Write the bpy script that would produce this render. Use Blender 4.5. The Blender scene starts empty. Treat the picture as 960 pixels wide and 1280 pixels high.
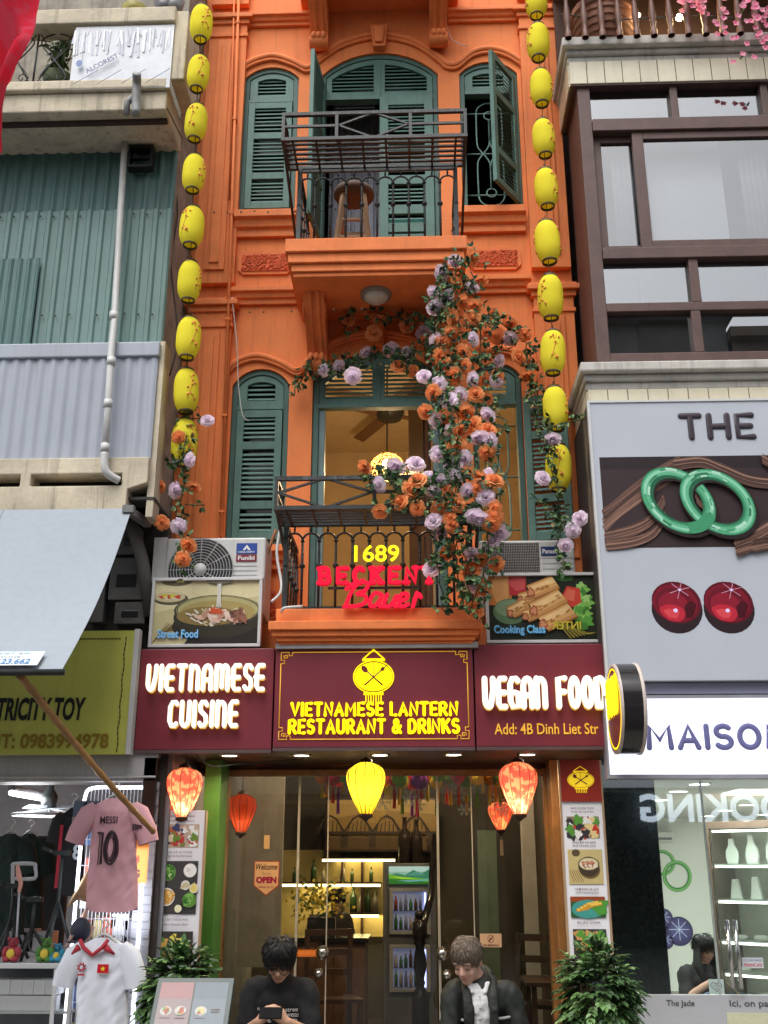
import bpy, bmesh, math, random
from math import sin, cos, pi, radians, atan2, sqrt
from mathutils import Vector, Matrix, Quaternion, noise as mnoise
random.seed(7)
S = bpy.context.scene
COL = S.collection
# ---------------------------------------------------------------- camera
FOC = 1300.0                      # focal length in photo pixels (photo 960 x 1280)
PITCH = math.atan(445 / 1300)
YAW = radians(2.0)
CAM = Vector((0.0, -7.5, 1.55))
cam_d = bpy.data.cameras.new('camera')
cam_o = bpy.data.objects.new('camera', cam_d)
COL.objects.link(cam_o)
cam_o.location = CAM
cam_o.rotation_euler = (pi / 2 + PITCH, 0, YAW)
cam_d.sensor_fit = 'VERTICAL'
cam_d.sensor_height = 36.0
cam_d.sensor_width = 27.0
cam_d.lens = FOC / 1280 * 36.0
cam_d.clip_start = 0.05
cam_d.clip_end = 500
S.camera = cam_o
# ---------------------------------------------------------------- sky and sun (overcast)
SUN_EL, SUN_AZ = radians(62), radians(200)
W = bpy.data.worlds.new('World')
S.world = W
W.use_nodes = True
wn = W.node_tree
wn.nodes.clear()
w_out = wn.nodes.new('ShaderNodeOutputWorld')
w_bg = wn.nodes.new('ShaderNodeBackground')
w_sky = wn.nodes.new('ShaderNodeTexSky')
w_sky.sky_type = 'NISHITA'
w_sky.sun_disc = False
w_sky.sun_elevation = SUN_EL
w_sky.sun_rotation = SUN_AZ
w_sky.air_density = 1.0
w_sky.dust_density = 4.0
w_hsv = wn.nodes.new('ShaderNodeHueSaturation')
w_hsv.inputs['Saturation'].default_value = 0.22
wn.links.new(w_sky.outputs[0], w_hsv.inputs['Color'])
wn.links.new(w_hsv.outputs[0], w_bg.inputs['Color'])
w_bg.inputs['Strength'].default_value = 0.15
wn.links.new(w_bg.outputs[0], w_out.inputs['Surface'])
sun_d = bpy.data.lights.new('sun', 'SUN')
sun_d.energy = 0.85
sun_d.angle = radians(40)
sun_d.color = (1.0, 0.97, 0.93)
sun_o = bpy.data.objects.new('sun', sun_d)
COL.objects.link(sun_o)
# the sky's sun_rotation turns clockwise from +Y seen from above
_sd = Vector((sin(SUN_AZ) * cos(SUN_EL), cos(SUN_AZ) * cos(SUN_EL), sin(SUN_EL)))
sun_o.rotation_euler = (-_sd).to_track_quat('-Z', 'Y').to_euler()
S.view_settings.view_transform = 'Standard'
S.view_settings.look = 'None'
S.view_settings.exposure = 0.78
S.view_settings.gamma = 1.0
S.view_settings.use_curve_mapping = False
S.render.film_transparent = False
S.cycles.max_bounces = 7
S.cycles.diffuse_bounces = 3
S.cycles.glossy_bounces = 3
S.cycles.transmission_bounces = 4
S.cycles.transparent_max_bounces = 12
S.cycles.sample_clamp_indirect = 3.0
S.cycles.caustics_reflective = False
S.cycles.caustics_refractive = False
S.cycles.use_denoising = True
# ---------------------------------------------------------------- pixel -> place
_F = Vector((-sin(YAW) * cos(PITCH), cos(YAW) * cos(PITCH), sin(PITCH)))
_R = Vector((cos(YAW), sin(YAW), 0))
_U = _R.cross(_F)
def P(px, py, Y):
  """the point of the vertical plane y = Y that the photograph shows at (px, py)"""
  d = _F * FOC + _R * (px - 480) - _U * (py - 640)
  return CAM + d * ((Y - CAM.y) / d.y)
def R(px0, py0, px1, py1, Y):
  """x0, x1, z0, z1 of an upright rectangle in the plane y = Y"""
  cx, cy = (px0 + px1) / 2, (py0 + py1) / 2
  return P(px0, cy, Y).x, P(px1, cy, Y).x, P(cx, py1, Y).z, P(cx, py0, Y).z
def MPP(py, Y):
  """metres per photo pixel near row py in the plane y = Y"""
  return (P(500, py, Y) - P(400, py, Y)).length / 100
# ---------------------------------------------------------------- materials
MATS = {}
def M(name, col, rough=0.6, metal=0.0, var=0.12, scale=6.0, bump=0.0, bscale=60.0, spec=0.4,
    streak=0.0, stain=None, emit=None, estr=0.0, trans=0.0, coat=0.0, hue=0.0):
  """a procedural material: base colour with noise variation, optional run-down stains, bump, emission"""
  if name in MATS:
    return MATS[name]
  m = bpy.data.materials.new(name)
  m.use_nodes = True
  nt = m.node_tree
  N, L = nt.nodes, nt.links
  N.clear()
  out = N.new('ShaderNodeOutputMaterial')
  b = N.new('ShaderNodeBsdfPrincipled')
  L.new(b.outputs[0], out.inputs[0])
  tc = N.new('ShaderNodeTexCoord')
  n1 = N.new('ShaderNodeTexNoise')
  n1.inputs['Scale'].default_value = scale
  n1.inputs['Detail'].default_value = 6
  n1.inputs['Roughness'].default_value = 0.65
  L.new(tc.outputs['Object'], n1.inputs['Vector'])
  rmp = N.new('ShaderNodeMapRange')
  rmp.inputs['From Min'].default_value = 0.3
  rmp.inputs['From Max'].default_value = 0.7
  rmp.inputs['To Min'].default_value = 1 - var
  rmp.inputs['To Max'].default_value = 1 + var
  L.new(n1.outputs['Fac'], rmp.inputs['Value'])
  mul = N.new('ShaderNodeVectorMath')
  mul.operation = 'SCALE'
  mul.inputs[0].default_value = col[:3]
  L.new(rmp.outputs[0], mul.inputs['Scale'])
  cur = mul.outputs[0]
  if streak > 0:
    mp = N.new('ShaderNodeMapping')
    mp.inputs['Scale'].default_value = (9, 9, 0.55)
    L.new(tc.outputs['Object'], mp.inputs['Vector'])
    n2 = N.new('ShaderNodeTexNoise')
    n2.inputs['Scale'].default_value = 1.6
    n2.inputs['Detail'].default_value = 5
    n2.inputs['Roughness'].default_value = 0.7
    L.new(mp.outputs[0], n2.inputs['Vector'])
    r2 = N.new('ShaderNodeMapRange')
    r2.inputs['From Min'].default_value = 0.52
    r2.inputs['From Max'].default_value = 0.75
    r2.inputs['To Max'].default_value = streak
    L.new(n2.outputs['Fac'], r2.inputs['Value'])
    mx = N.new('ShaderNodeMix')
    mx.data_type = 'RGBA'
    L.new(r2.outputs[0], mx.inputs['Factor'])
    L.new(cur, mx.inputs['A'])
    sc = stain or (0.08, 0.07, 0.06)
    mx.inputs['B'].default_value = (*sc, 1)
    cur = mx.outputs['Result']
  L.new(cur, b.inputs['Base Color'])
  b.inputs['Roughness'].default_value = rough
  b.inputs['Metallic'].default_value = metal
  b.inputs['Specular IOR Level'].default_value = spec
  if trans > 0:
    b.inputs['Transmission Weight'].default_value = trans
  if coat > 0:
    b.inputs['Coat Weight'].default_value = coat
    b.inputs['Coat Roughness'].default_value = 0.08
  if emit is not None:
    b.inputs['Emission Color'].default_value = (*emit[:3], 1)
    b.inputs['Emission Strength'].default_value = estr
  # roughness breakup
  rr = N.new('ShaderNodeMapRange')
  rr.inputs['To Min'].default_value = max(0.02, rough - 0.08)
  rr.inputs['To Max'].default_value = min(1, rough + 0.1)
  L.new(n1.outputs['Fac'], rr.inputs['Value'])
  L.new(rr.outputs[0], b.inputs['Roughness'])
  if bump > 0:
    n3 = N.new('ShaderNodeTexNoise')
    n3.inputs['Scale'].default_value = bscale
    n3.inputs['Detail'].default_value = 4
    L.new(tc.outputs['Object'], n3.inputs['Vector'])
    bp = N.new('ShaderNodeBump')
    bp.inputs['Strength'].default_value = bump
    bp.inputs['Distance'].default_value = 0.01
    L.new(n3.outputs['Fac'], bp.inputs['Height'])
    L.new(bp.outputs[0], b.inputs['Normal'])
  MATS[name] = m
  return m
def glass_mat(name, tint=(0.93, 0.96, 0.95), refl=0.09, rough=0.0, grime=0.0):
  """a thin pane: lets the view through, mirrors the street"""
  if name in MATS:
    return MATS[name]
  m = bpy.data.materials.new(name)
  m.use_nodes = True
  nt = m.node_tree
  N, L = nt.nodes, nt.links
  N.clear()
  out = N.new('ShaderNodeOutputMaterial')
  t = N.new('ShaderNodeBsdfTransparent')
  t.inputs[0].default_value = (*tint, 1)
  g = N.new('ShaderNodeBsdfGlossy')
  g.inputs['Roughness'].default_value = rough
  lw = N.new('ShaderNodeLayerWeight')
  lw.inputs['Blend'].default_value = 0.12
  ad = N.new('ShaderNodeMath')
  ad.operation = 'ADD'
  ad.use_clamp = True
  L.new(lw.outputs['Fresnel'], ad.inputs[0])
  ad.inputs[1].default_value = refl - 0.04
  mx = N.new('ShaderNodeMixShader')
  L.new(ad.outputs[0], mx.inputs[0])
  L.new(t.outputs[0], mx.inputs[1])
  L.new(g.outputs[0], mx.inputs[2])
  L.new(mx.outputs[0], out.inputs[0])
  MATS[name] = m
  return m
def emit_mat(name, col, s):
  if name in MATS:
    return MATS[name]
  m = bpy.data.materials.new(name)
  m.use_nodes = True
  nt = m.node_tree
  nt.nodes.clear()
  out = nt.nodes.new('ShaderNodeOutputMaterial')
  e = nt.nodes.new('ShaderNodeEmission')
  e.inputs[0].default_value = (*col, 1)
  e.inputs[1].default_value = s
  nt.links.new(e.outputs[0], out.inputs[0])
  MATS[name] = m
  return m
def silk_mat(name, col, thru=0.75, pat=None):
  """thin lantern cloth: diffuse outside, lets a bulb's light through; optional printed pattern"""
  if name in MATS:
    return MATS[name]
  m = bpy.data.materials.new(name)
  m.use_nodes = True
  nt = m.node_tree
  N, L = nt.nodes, nt.links
  N.clear()
  out = N.new('ShaderNodeOutputMaterial')
  d = N.new('ShaderNodeBsdfDiffuse')
  t = N.new('ShaderNodeBsdfTranslucent')
  mx = N.new('ShaderNodeMixShader')
  mx.inputs[0].default_value = thru
  L.new(d.outputs[0], mx.inputs[1])
  L.new(t.outputs[0], mx.inputs[2])
  L.new(mx.outputs[0], out.inputs[0])
  tc = N.new('ShaderNodeTexCoord')
  n = N.new('ShaderNodeTexNoise')
  n.inputs['Scale'].default_value = 22
  n.inputs['Detail'].default_value = 3
  L.new(tc.outputs['Object'], n.inputs['Vector'])
  r = N.new('ShaderNodeMapRange')
  r.inputs['From Min'].default_value = 0.47
  r.inputs['From Max'].default_value = 0.56
  L.new(n.outputs['Fac'], r.inputs['Value'])
  c = N.new('ShaderNodeMix')
  c.data_type = 'RGBA'
  L.new(r.outputs[0], c.inputs['Factor'])
  c.inputs['A'].default_value = (*col, 1)
  c.inputs['B'].default_value = (*(pat or col), 1)
  L.new(c.outputs['Result'], d.inputs[0])
  L.new(c.outputs['Result'], t.inputs[0])
  MATS[name] = m
  return m
# ---------------------------------------------------------------- mesh builder
class MB:
  def __init__(s):
    s.v, s.f, s.m = [], [], []
    s.smooth = []
  def add(s, verts, faces, mi=0, sm=False):
    b = len(s.v)
    s.v += [Vector(v) for v in verts]
    for f in faces:
      s.f.append(tuple(b + i for i in f))
      s.m.append(mi)
      s.smooth.append(sm)
    return s
  def box(s, x0, x1, y0, y1, z0, z1, mi=0):
    if x0 > x1: x0, x1 = x1, x0
    if y0 > y1: y0, y1 = y1, y0
    if z0 > z1: z0, z1 = z1, z0
    vs = [(x0, y0, z0), (x1, y0, z0), (x1, y1, z0), (x0, y1, z0), (x0, y0, z1), (x1, y0, z1), (x1, y1, z1), (x0, y1, z1)]
    return s.add(vs, [(0, 3, 2, 1), (4, 5, 6, 7), (0, 1, 5, 4), (1, 2, 6, 5), (2, 3, 7, 6), (3, 0, 4, 7)], mi)
  def obox(s, c, sx, sy, sz, rot=None, mi=0):
    """box of full sizes sx, sy, sz about c, turned by the matrix rot"""
    vs = []
    for k in ((-1, -1, -1), (1, -1, -1), (1, 1, -1), (-1, 1, -1), (-1, -1, 1), (1, -1, 1), (1, 1, 1), (-1, 1, 1)):
      v = Vector((k[0] * sx / 2, k[1] * sy / 2, k[2] * sz / 2))
      if rot is not None: v = rot @ v
      vs.append(v + Vector(c))
    return s.add(vs, [(0, 3, 2, 1), (4, 5, 6, 7), (0, 1, 5, 4), (1, 2, 6, 5), (2, 3, 7, 6), (3, 0, 4, 7)], mi)
  def bar(s, a, b, w, d=None, mi=0):
    """square bar from a to b"""
    a, b = Vector(a), Vector(b)
    q = (b - a).to_track_quat('Z', 'X').to_matrix()
    return s.obox((a + b) / 2, w, d or w, (b - a).length, q, mi)
  def prism(s, pts, y0, y1, mi=0):
    """outline of (x, z) points pushed from y0 (front) to y1"""
    n = len(pts)
    ar = sum(pts[i][0] * pts[(i + 1) % n][1] - pts[(i + 1) % n][0] * pts[i][1] for i in range(n))
    if ar < 0: pts = pts[::-1]
    vs = [(x, y0, z) for x, z in pts] + [(x, y1, z) for x, z in pts]
    fs = [tuple(range(n)), tuple(range(2 * n - 1, n - 1, -1))]
    fs += [(i, n + i, n + (i + 1) % n, (i + 1) % n) for i in range(n)]
    return s.add(vs, fs, mi)
  def xprism(s, pts, x0, x1, mi=0):
    """outline of (y, z) points pushed along x (mouldings)"""
    n = len(pts)
    vs = [(x0, y, z) for y, z in pts] + [(x1, y, z) for y, z in pts]
    fs = [tuple(range(n)), tuple(range(2 * n - 1, n - 1, -1))]
    fs += [(i, n + i, n + (i + 1) % n, (i + 1) % n) for i in range(n)]
    return s.add(vs, fs, mi)
  def holed(s, outer, holes, y0, y1, mi=0):
    """outline with holes in x, z pushed from y0 to y1"""
    bm = bmesh.new()
    ed = []
    for loop in [outer] + holes:
      vs = [bm.verts.new((x, y0, z)) for x, z in loop]
      for i in range(len(vs)):
        ed.append(bm.edges.new((vs[i], vs[(i + 1) % len(vs)])))
    bmesh.ops.triangle_fill(bm, use_beauty=True, use_dissolve=False, edges=ed, normal=(0, -1, 0))
    r = bmesh.ops.extrude_face_region(bm, geom=bm.faces[:])
    for g in r['geom']:
      if isinstance(g, bmesh.types.BMVert): g.co.y = y1
    bmesh.ops.recalc_face_normals(bm, faces=bm.faces[:])
    bm.verts.index_update()
    s.add([v.co.copy() for v in bm.verts], [tuple(v.index for v in f.verts) for f in bm.faces], mi)
    bm.free()
    return s
  def tube(s, pts, r, n=8, mi=0, sq=None, caps=True, closed=False, round_ends=False, ref=None):
    """tube along pts; r a number, a list, or a list of (a, b) half axes; sq = (axis, factor) flattens"""
    pts = [Vector(p) for p in pts]
    k = len(pts)
    rs = r if isinstance(r, (list, tuple)) else [r] * k
    if round_ends and not closed and k > 1:
      d0 = (pts[0] - pts[1]).normalized()
      d1 = (pts[-1] - pts[-2]).normalized()
      ra = rs[0] if not isinstance(rs[0], tuple) else min(rs[0])
      rb = rs[-1] if not isinstance(rs[-1], tuple) else min(rs[-1])
      sc = lambda q, f: tuple(t * f for t in q) if isinstance(q, tuple) else q * f
      pre = [(pts[0] + d0 * ra * 0.95, sc(rs[0], 0.3)), (pts[0] + d0 * ra * 0.6, sc(rs[0], 0.8))]
      post = [(pts[-1] + d1 * rb * 0.6, sc(rs[-1], 0.8)), (pts[-1] + d1 * rb * 0.95, sc(rs[-1], 0.3))]
      pts = [p for p, _ in pre] + pts + [p for p, _ in post]
      rs = [q for _, q in pre] + list(rs) + [q for _, q in post]
      k = len(pts)
    vs = []
    up = None
    for i, p in enumerate(pts):
      if closed:
        t = pts[(i + 1) % k] - pts[i - 1]
      else:
        t = pts[min(i + 1, k - 1)] - pts[max(i - 1, 0)]
      if t.length < 1e-9: t = Vector((0, 0, 1))
      t.normalize()
      if ref is not None:
        up = Vector(ref) - t * Vector(ref).dot(t)
        if up.length < 1e-6: up = t.orthogonal()
      elif up is None:
        up = t.orthogonal()
        if abs(t.y) < 0.9:
          up = Vector((0, 1, 0)) - t * t.y
      else:
        up = up - t * up.dot(t)
        if up.length < 1e-6: up = t.orthogonal()
      up.normalize()
      w = t.cross(up)
      ra, rb = rs[i] if isinstance(rs[i], tuple) else (rs[i], rs[i])
      for j in range(n):
        a = 2 * pi * j / n
        vs.append(p + w * (cos(a) * ra) + up * (sin(a) * rb))
    if sq:
      ax, fac = sq
      c = sum((p[ax] for p in pts)) / k
      for v in vs: v[ax] = c + (v[ax] - c) * fac
    fs = []
    for i in range(k if closed else k - 1):
      a, b = i * n, ((i + 1) % k) * n
      for j in range(n):
        fs.append((a + j, a + (j + 1) % n, b + (j + 1) % n, b + j))
    if caps and not closed:
      fs.append(tuple(range(n - 1, -1, -1)))
      fs.append(tuple(range((k - 1) * n, k * n)))
    return s.add(vs, fs, mi, True)
  def lathe(s, prof, c, n=20, mi=0, axis='z', sm=True, a0=0, a1=2 * pi, mat=None):
    """profile of (radius, height) turned about an axis through c"""
    c = Vector(c)
    vs = []
    full = abs(a1 - a0 - 2 * pi) < 1e-6
    cols = n if full else n + 1
    for r, h in prof:
      for j in range(cols):
        a = a0 + (a1 - a0) * j / n
        if axis == 'z': v = Vector((r * cos(a), r * sin(a), h))
        elif axis == 'y': v = Vector((r * cos(a), h, r * sin(a)))
        else: v = Vector((h, r * cos(a), r * sin(a)))
        if mat is not None: v = mat @ v
        vs.append(v + c)
    fs = []
    for i in range(len(prof) - 1):
      for j in range(n):
        k = (j + 1) % cols
        fs.append((i * cols + j, i * cols + k, (i + 1) * cols + k, (i + 1) * cols + j))
    return s.add(vs, fs, mi, sm)
  def ball(s, c, r, nu=12, nv=8, mi=0, rot=None):
    if not isinstance(r, (tuple, list)): r = (r, r, r)
    c = Vector(c)
    vs, fs = [], []
    for i in range(nv + 1):
      t = pi * i / nv
      for j in range(nu):
        a = 2 * pi * j / nu
        v = Vector((r[0] * sin(t) * cos(a), r[1] * sin(t) * sin(a), r[2] * cos(t)))
        if rot is not None: v = rot @ v
        vs.append(c + v)
    for i in range(nv):
      for j in range(nu):
        fs.append((i * nu + j, (i + 1) * nu + j, (i + 1) * nu + (j + 1) % nu, i * nu + (j + 1) % nu))
    return s.add(vs, fs, mi, True)
  def disc(s, c, ru, rv, y0, y1, n=28, mi=0, rot=0):
    """flat elliptical disc facing -y"""
    pts = []
    for j in range(n):
      a = 2 * pi * j / n
      x, z = ru * cos(a), rv * sin(a)
      pts.append((c[0] + x * cos(rot) - z * sin(rot), c[1] + x * sin(rot) + z * cos(rot)))
    return s.prism(pts, y0, y1, mi)
  def xf(s, mat, start=0):
    for i in range(start, len(s.v)): s.v[i] = mat @ s.v[i]
    return s
  def build(s, name, mats, parent=None, bevel=0.0, weld=False, kind=None):
    me = bpy.data.meshes.new(name)
    off = Vector((0, 0, 0))
    q = parent
    while q is not None:
      off += q.location
      q = q.parent
    me.from_pydata([v - off for v in s.v], [], s.f)
    if not isinstance(mats, (list, tuple)): mats = [mats]
    for m in mats: me.materials.append(m)
    me.polygons.foreach_set('material_index', s.m)
    me.polygons.foreach_set('use_smooth', s.smooth)
    me.update()
    o = bpy.data.objects.new(name, me)
    COL.objects.link(o)
    if parent is not None: o.parent = parent
    if kind: o['kind'] = kind
    if bevel > 0:
      b = o.modifiers.new('edge', 'BEVEL')
      b.width = bevel
      b.segments = 2
      b.limit_method = 'ANGLE'
      b.angle_limit = radians(50)
    return o
def thing(name, label, cat, loc=(0, 0, 0), group=None):
  o = bpy.data.objects.new(name, None)
  COL.objects.link(o)
  o.location = loc
  o.empty_display_size = 0.1
  return tag(o, label, cat, group)
def tag(o, label, cat, group=None):
  o['label'] = label
  o['category'] = cat
  if group: o['group'] = group
  return o
def struct(o):
  o['kind'] = 'structure'
  return o
def lone(mb, name, mats, label, cat, group=None, **k):
  """a thing that is one mesh, with its origin at its base centre"""
  n = len(mb.v)
  c = sum(mb.v, Vector()) / n
  c.z = min(v.z for v in mb.v)
  for i in range(n): mb.v[i] = mb.v[i] - c
  o = mb.build(name, mats, None, **k)
  o.location = c
  return tag(o, label, cat, group)
def dup(root, loc, label, rotz=None, scale=None, group=None):
  def cp(o, parent):
    c = o.copy()
    COL.objects.link(c)
    c.parent = parent
    for ch in o.children: cp(ch, c)
    return c
  r = cp(root, None)
  r.location = loc
  if rotz is not None: r.rotation_euler = (0, 0, rotz)
  if scale is not None: r.scale = scale if isinstance(scale, (tuple, list)) else (scale,) * 3
  r['label'] = label
  if group: r['group'] = group
  return r
def lamp(kind, name, loc, energy, col, parent, size=0.1, rot=None, spot=None):
  """the light of a real or added lamp"""
  d = bpy.data.lights.new(name, kind)
  d.energy = energy
  d.color = col
  if kind == 'AREA':
    d.size = size
  else:
    d.shadow_soft_size = size
  if spot: d.spot_size = spot; d.spot_blend = 0.6
  o = bpy.data.objects.new(name, d)
  COL.objects.link(o)
  off = Vector((0, 0, 0))
  q = parent
  while q is not None:
    off += q.location
    q = q.parent
  o.location = Vector(loc) - off
  if rot: o.rotation_euler = rot
  o.parent = parent
  return o
# ---------------------------------------------------------------- writing
def arc(cx, cy, rx, ry, a0, a1, n=10):
  return [(cx + rx * cos(radians(a0 + (a1 - a0) * i / n)), cy + ry * sin(radians(a0 + (a1 - a0) * i / n))) for i in range(n + 1)]
GL = {   # single-stroke capitals, (width, strokes) in a box of height 1
  'A': (.62, [[(0, 0), (.31, 1), (.62, 0)], [(.12, .33), (.5, .33)]]),
  'B': (.55, [[(0, 0), (0, 1)], [(0, 1)] + arc(.27, .76, .22, .24, 90, -90) + [(0, .52)], [(0, .52)] + arc(.3, .26, .25, .26, 90, -90) + [(0, 0)]]),
  'C': (.55, [arc(.32, .5, .32, .5, 50, 310, 16)]),
  'D': (.56, [[(0, 0), (0, 1)] + arc(.2, .5, .36, .5, 90, -90, 14) + [(0, 0)]]),
  'E': (.46, [[(.46, 1), (0, 1), (0, 0), (.46, 0)], [(0, .5), (.4, .5)]]),
  'F': (.45, [[(.45, 1), (0, 1), (0, 0)], [(0, .5), (.38, .5)]]),
  'G': (.58, [arc(.32, .5, .32, .5, 50, 300, 16) + [(.58, .12), (.58, .48), (.36, .48)]]),
  'H': (.56, [[(0, 0), (0, 1)], [(.56, 0), (.56, 1)], [(0, .5), (.56, .5)]]),
  'I': (.0, [[(0, 0), (0, 1)]]),
  'K': (.55, [[(0, 0), (0, 1)], [(.53, 1), (.05, .47)], [(.17, .6), (.55, 0)]]),
  'L': (.42, [[(0, 1), (0, 0), (.42, 0)]]),
  'M': (.74, [[(0, 0), (.05, 1), (.37, .35), (.69, 1), (.74, 0)]]),
  'N': (.58, [[(0, 0), (0, 1), (.58, 0), (.58, 1)]]),
  'O': (.64, [arc(.32, .5, .32, .5, 90, 450, 22)]),
  'R': (.55, [[(0, 0), (0, 1)] + arc(.26, .74, .25, .26, 90, -90) + [(0, .48)], [(.22, .48), (.55, 0)]]),
  'S': (.5, [arc(.26, .75, .24, .25, 40, 250, 10) + arc(.25, .26, .25, .26, 75, -145, 12)]),
  'T': (.56, [[(0, 1), (.56, 1)], [(.28, 1), (.28, 0)]]),
  'U': (.56, [[(0, 1)] + arc(.28, .3, .28, .3, 180, 360, 12) + [(.56, 1)]]),
  'V': (.6, [[(0, 1), (.3, 0), (.6, 1)]]),
  '&': (.66, [[(.66, 0), (.16, .66)] + arc(.28, .8, .15, .2, 200, -20, 10) + [(.36, .62), (.1, .42)] + arc(.24, .24, .22, .24, 150, 330, 10) + [(.64, .5)]]),
  # tall unicase forms of the two white words
  'n': (.42, [[(0, 0), (0, 1)], [(0, .72)] + arc(.21, .72, .21, .26, 150, 0, 8) + [(.42, 0)]]),
  'a': (.44, [[(0, 0), (0, .62)] + arc(.22, .68, .22, .32, 180, 0, 10) + [(.44, 0)], [(0, .4), (.44, .4)]]),
  'm': (.66, [[(0, 0), (0, 1)], [(0, .75)] + arc(.165, .78, .165, .22, 160, 0, 7) + [(.33, .1)], [(.33, .75)] + arc(.495, .78, .165, .22, 160, 0, 7) + [(.66, 0)]]),
  'u': (.42, [[(0, 1), (0, .3)] + arc(.21, .26, .21, .26, 180, 360, 10) + [(.42, 1)]]),
  'v': (.44, [[(0, 1), (0, .35)] + arc(.2, .3, .2, .3, 190, 300, 8) + [(.44, .6), (.44, 1)]]),
  'e': (.36, [[(.36, 1), (.1, 1), (0, .88), (0, .12), (.1, 0), (.36, 0)], [(-.08, .5), (.34, .5)]]),
  's': (.38, [[(.38, .88), (.28, 1), (.1, 1), (0, .86), (.04, .62), (.34, .4), (.38, .14), (.26, 0), (.08, 0), (0, .1)]]),
  'c': (.36, [[(.38, .92), (.3, 1), (.12, 1), (0, .8), (0, .2), (.12, 0), (.3, 0), (.38, .08)]]),
  'o': (.42, [arc(.21, .5, .21, .5, 90, 450, 20)]),
  'd': (.42, [[(0, 0), (0, 1), (.2, 1)] + arc(.2, .5, .22, .5, 90, -90, 12) + [(0, 0)]]),
  'g': (.42, [[(.42, .92), (.32, 1), (.12, 1), (0, .8), (0, .2), (.12, 0), (.42, 0), (.42, .5), (.24, .5)]]),
  'f': (.36, [[(.36, 1), (0, 1), (0, 0)], [(0, .52), (.32, .52)]]),
  'i': (.0, [[(0, 0), (0, 1)]]),
  't': (.42, [[(0, 1), (.42, 1)], [(.21, 1), (.21, 0)]]),
}
def strokes(mb, text, x0, x1, z0, z1, Y, thick, gap=.32, flat=.35, sp=.45, serif=0, shear=0, n=8, mi=0, mirror=False):
  """letters drawn with a round brush, fitted to the rectangle, standing proud of the plane y = Y"""
  h = z1 - z0 - thick
  pen, pos = 0.0, []
  for ch in text:
    if ch == ' ':
      pen += sp
      continue
    w, st = GL[ch]
    pos.append((pen, w, st))
    pen += w + gap
  pen -= gap
  sx = (x1 - x0 - thick - shear) / pen
  for px, w, st in pos:
    for s_ in st:
      def T(p):
        x = x0 + thick / 2 + (px + p[0]) * sx + shear * p[1]
        if mirror: x = x1 + x0 - x
        return Vector((x, Y, z0 + thick / 2 + p[1] * h))
      a = len(mb.v)
      mb.tube([T(p) for p in s_], thick / 2, n, mi, sq=(1, flat), round_ends=True)
      if serif:
        for e in (s_[0], s_[-1]):
          if e[1] in (0, 1):
            c = T(e)
            mb.tube([c + Vector((-serif, 0, 0)), c + Vector((serif, 0, 0))], thick * .36, n, mi, sq=(1, flat), round_ends=True)
  return mb
def txt(mb, s, x0, x1, z0, z1, Y, bold=0.0, shear=0.0, depth=0.002, mi=0, keep=False, mirror=False):
  """printed words fitted to a rectangle of the plane y = Y (keep: no horizontal stretching, centred)"""
  cu = bpy.data.curves.new('writing', 'FONT')
  cu.body = s
  cu.offset = bold
  cu.shear = shear
  cu.resolution_u = 3
  ob = bpy.data.objects.new('writing', cu)
  COL.objects.link(ob)
  dg = bpy.context.evaluated_depsgraph_get()
  me = bpy.data.meshes.new_from_object(ob.evaluated_get(dg))
  bpy.data.objects.remove(ob)
  bpy.data.curves.remove(cu)
  if len(me.vertices) == 0: return mb
  xs = [v.co.x for v in me.vertices]
  ys = [v.co.y for v in me.vertices]
  a, b, c, d = min(xs), max(xs), min(ys), max(ys)
  sz = (z1 - z0) / (d - c)
  sx = (x1 - x0) / (b - a)
  ox = x0
  if keep and sz < sx:
    ox = (x0 + x1) / 2 - sz * (b - a) / 2
    sx = sz
  vs = []
  for v in me.vertices:
    x = ox + (v.co.x - a) * sx
    if mirror: x = x0 + x1 - x
    vs.append((x, Y - depth, z0 + (v.co.y - c) * sz))
  fs = [tuple(p.vertices) for p in me.polygons]
  mb.add(vs, fs, mi)
  bpy.data.meshes.remove(me)
  return mb
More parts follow.
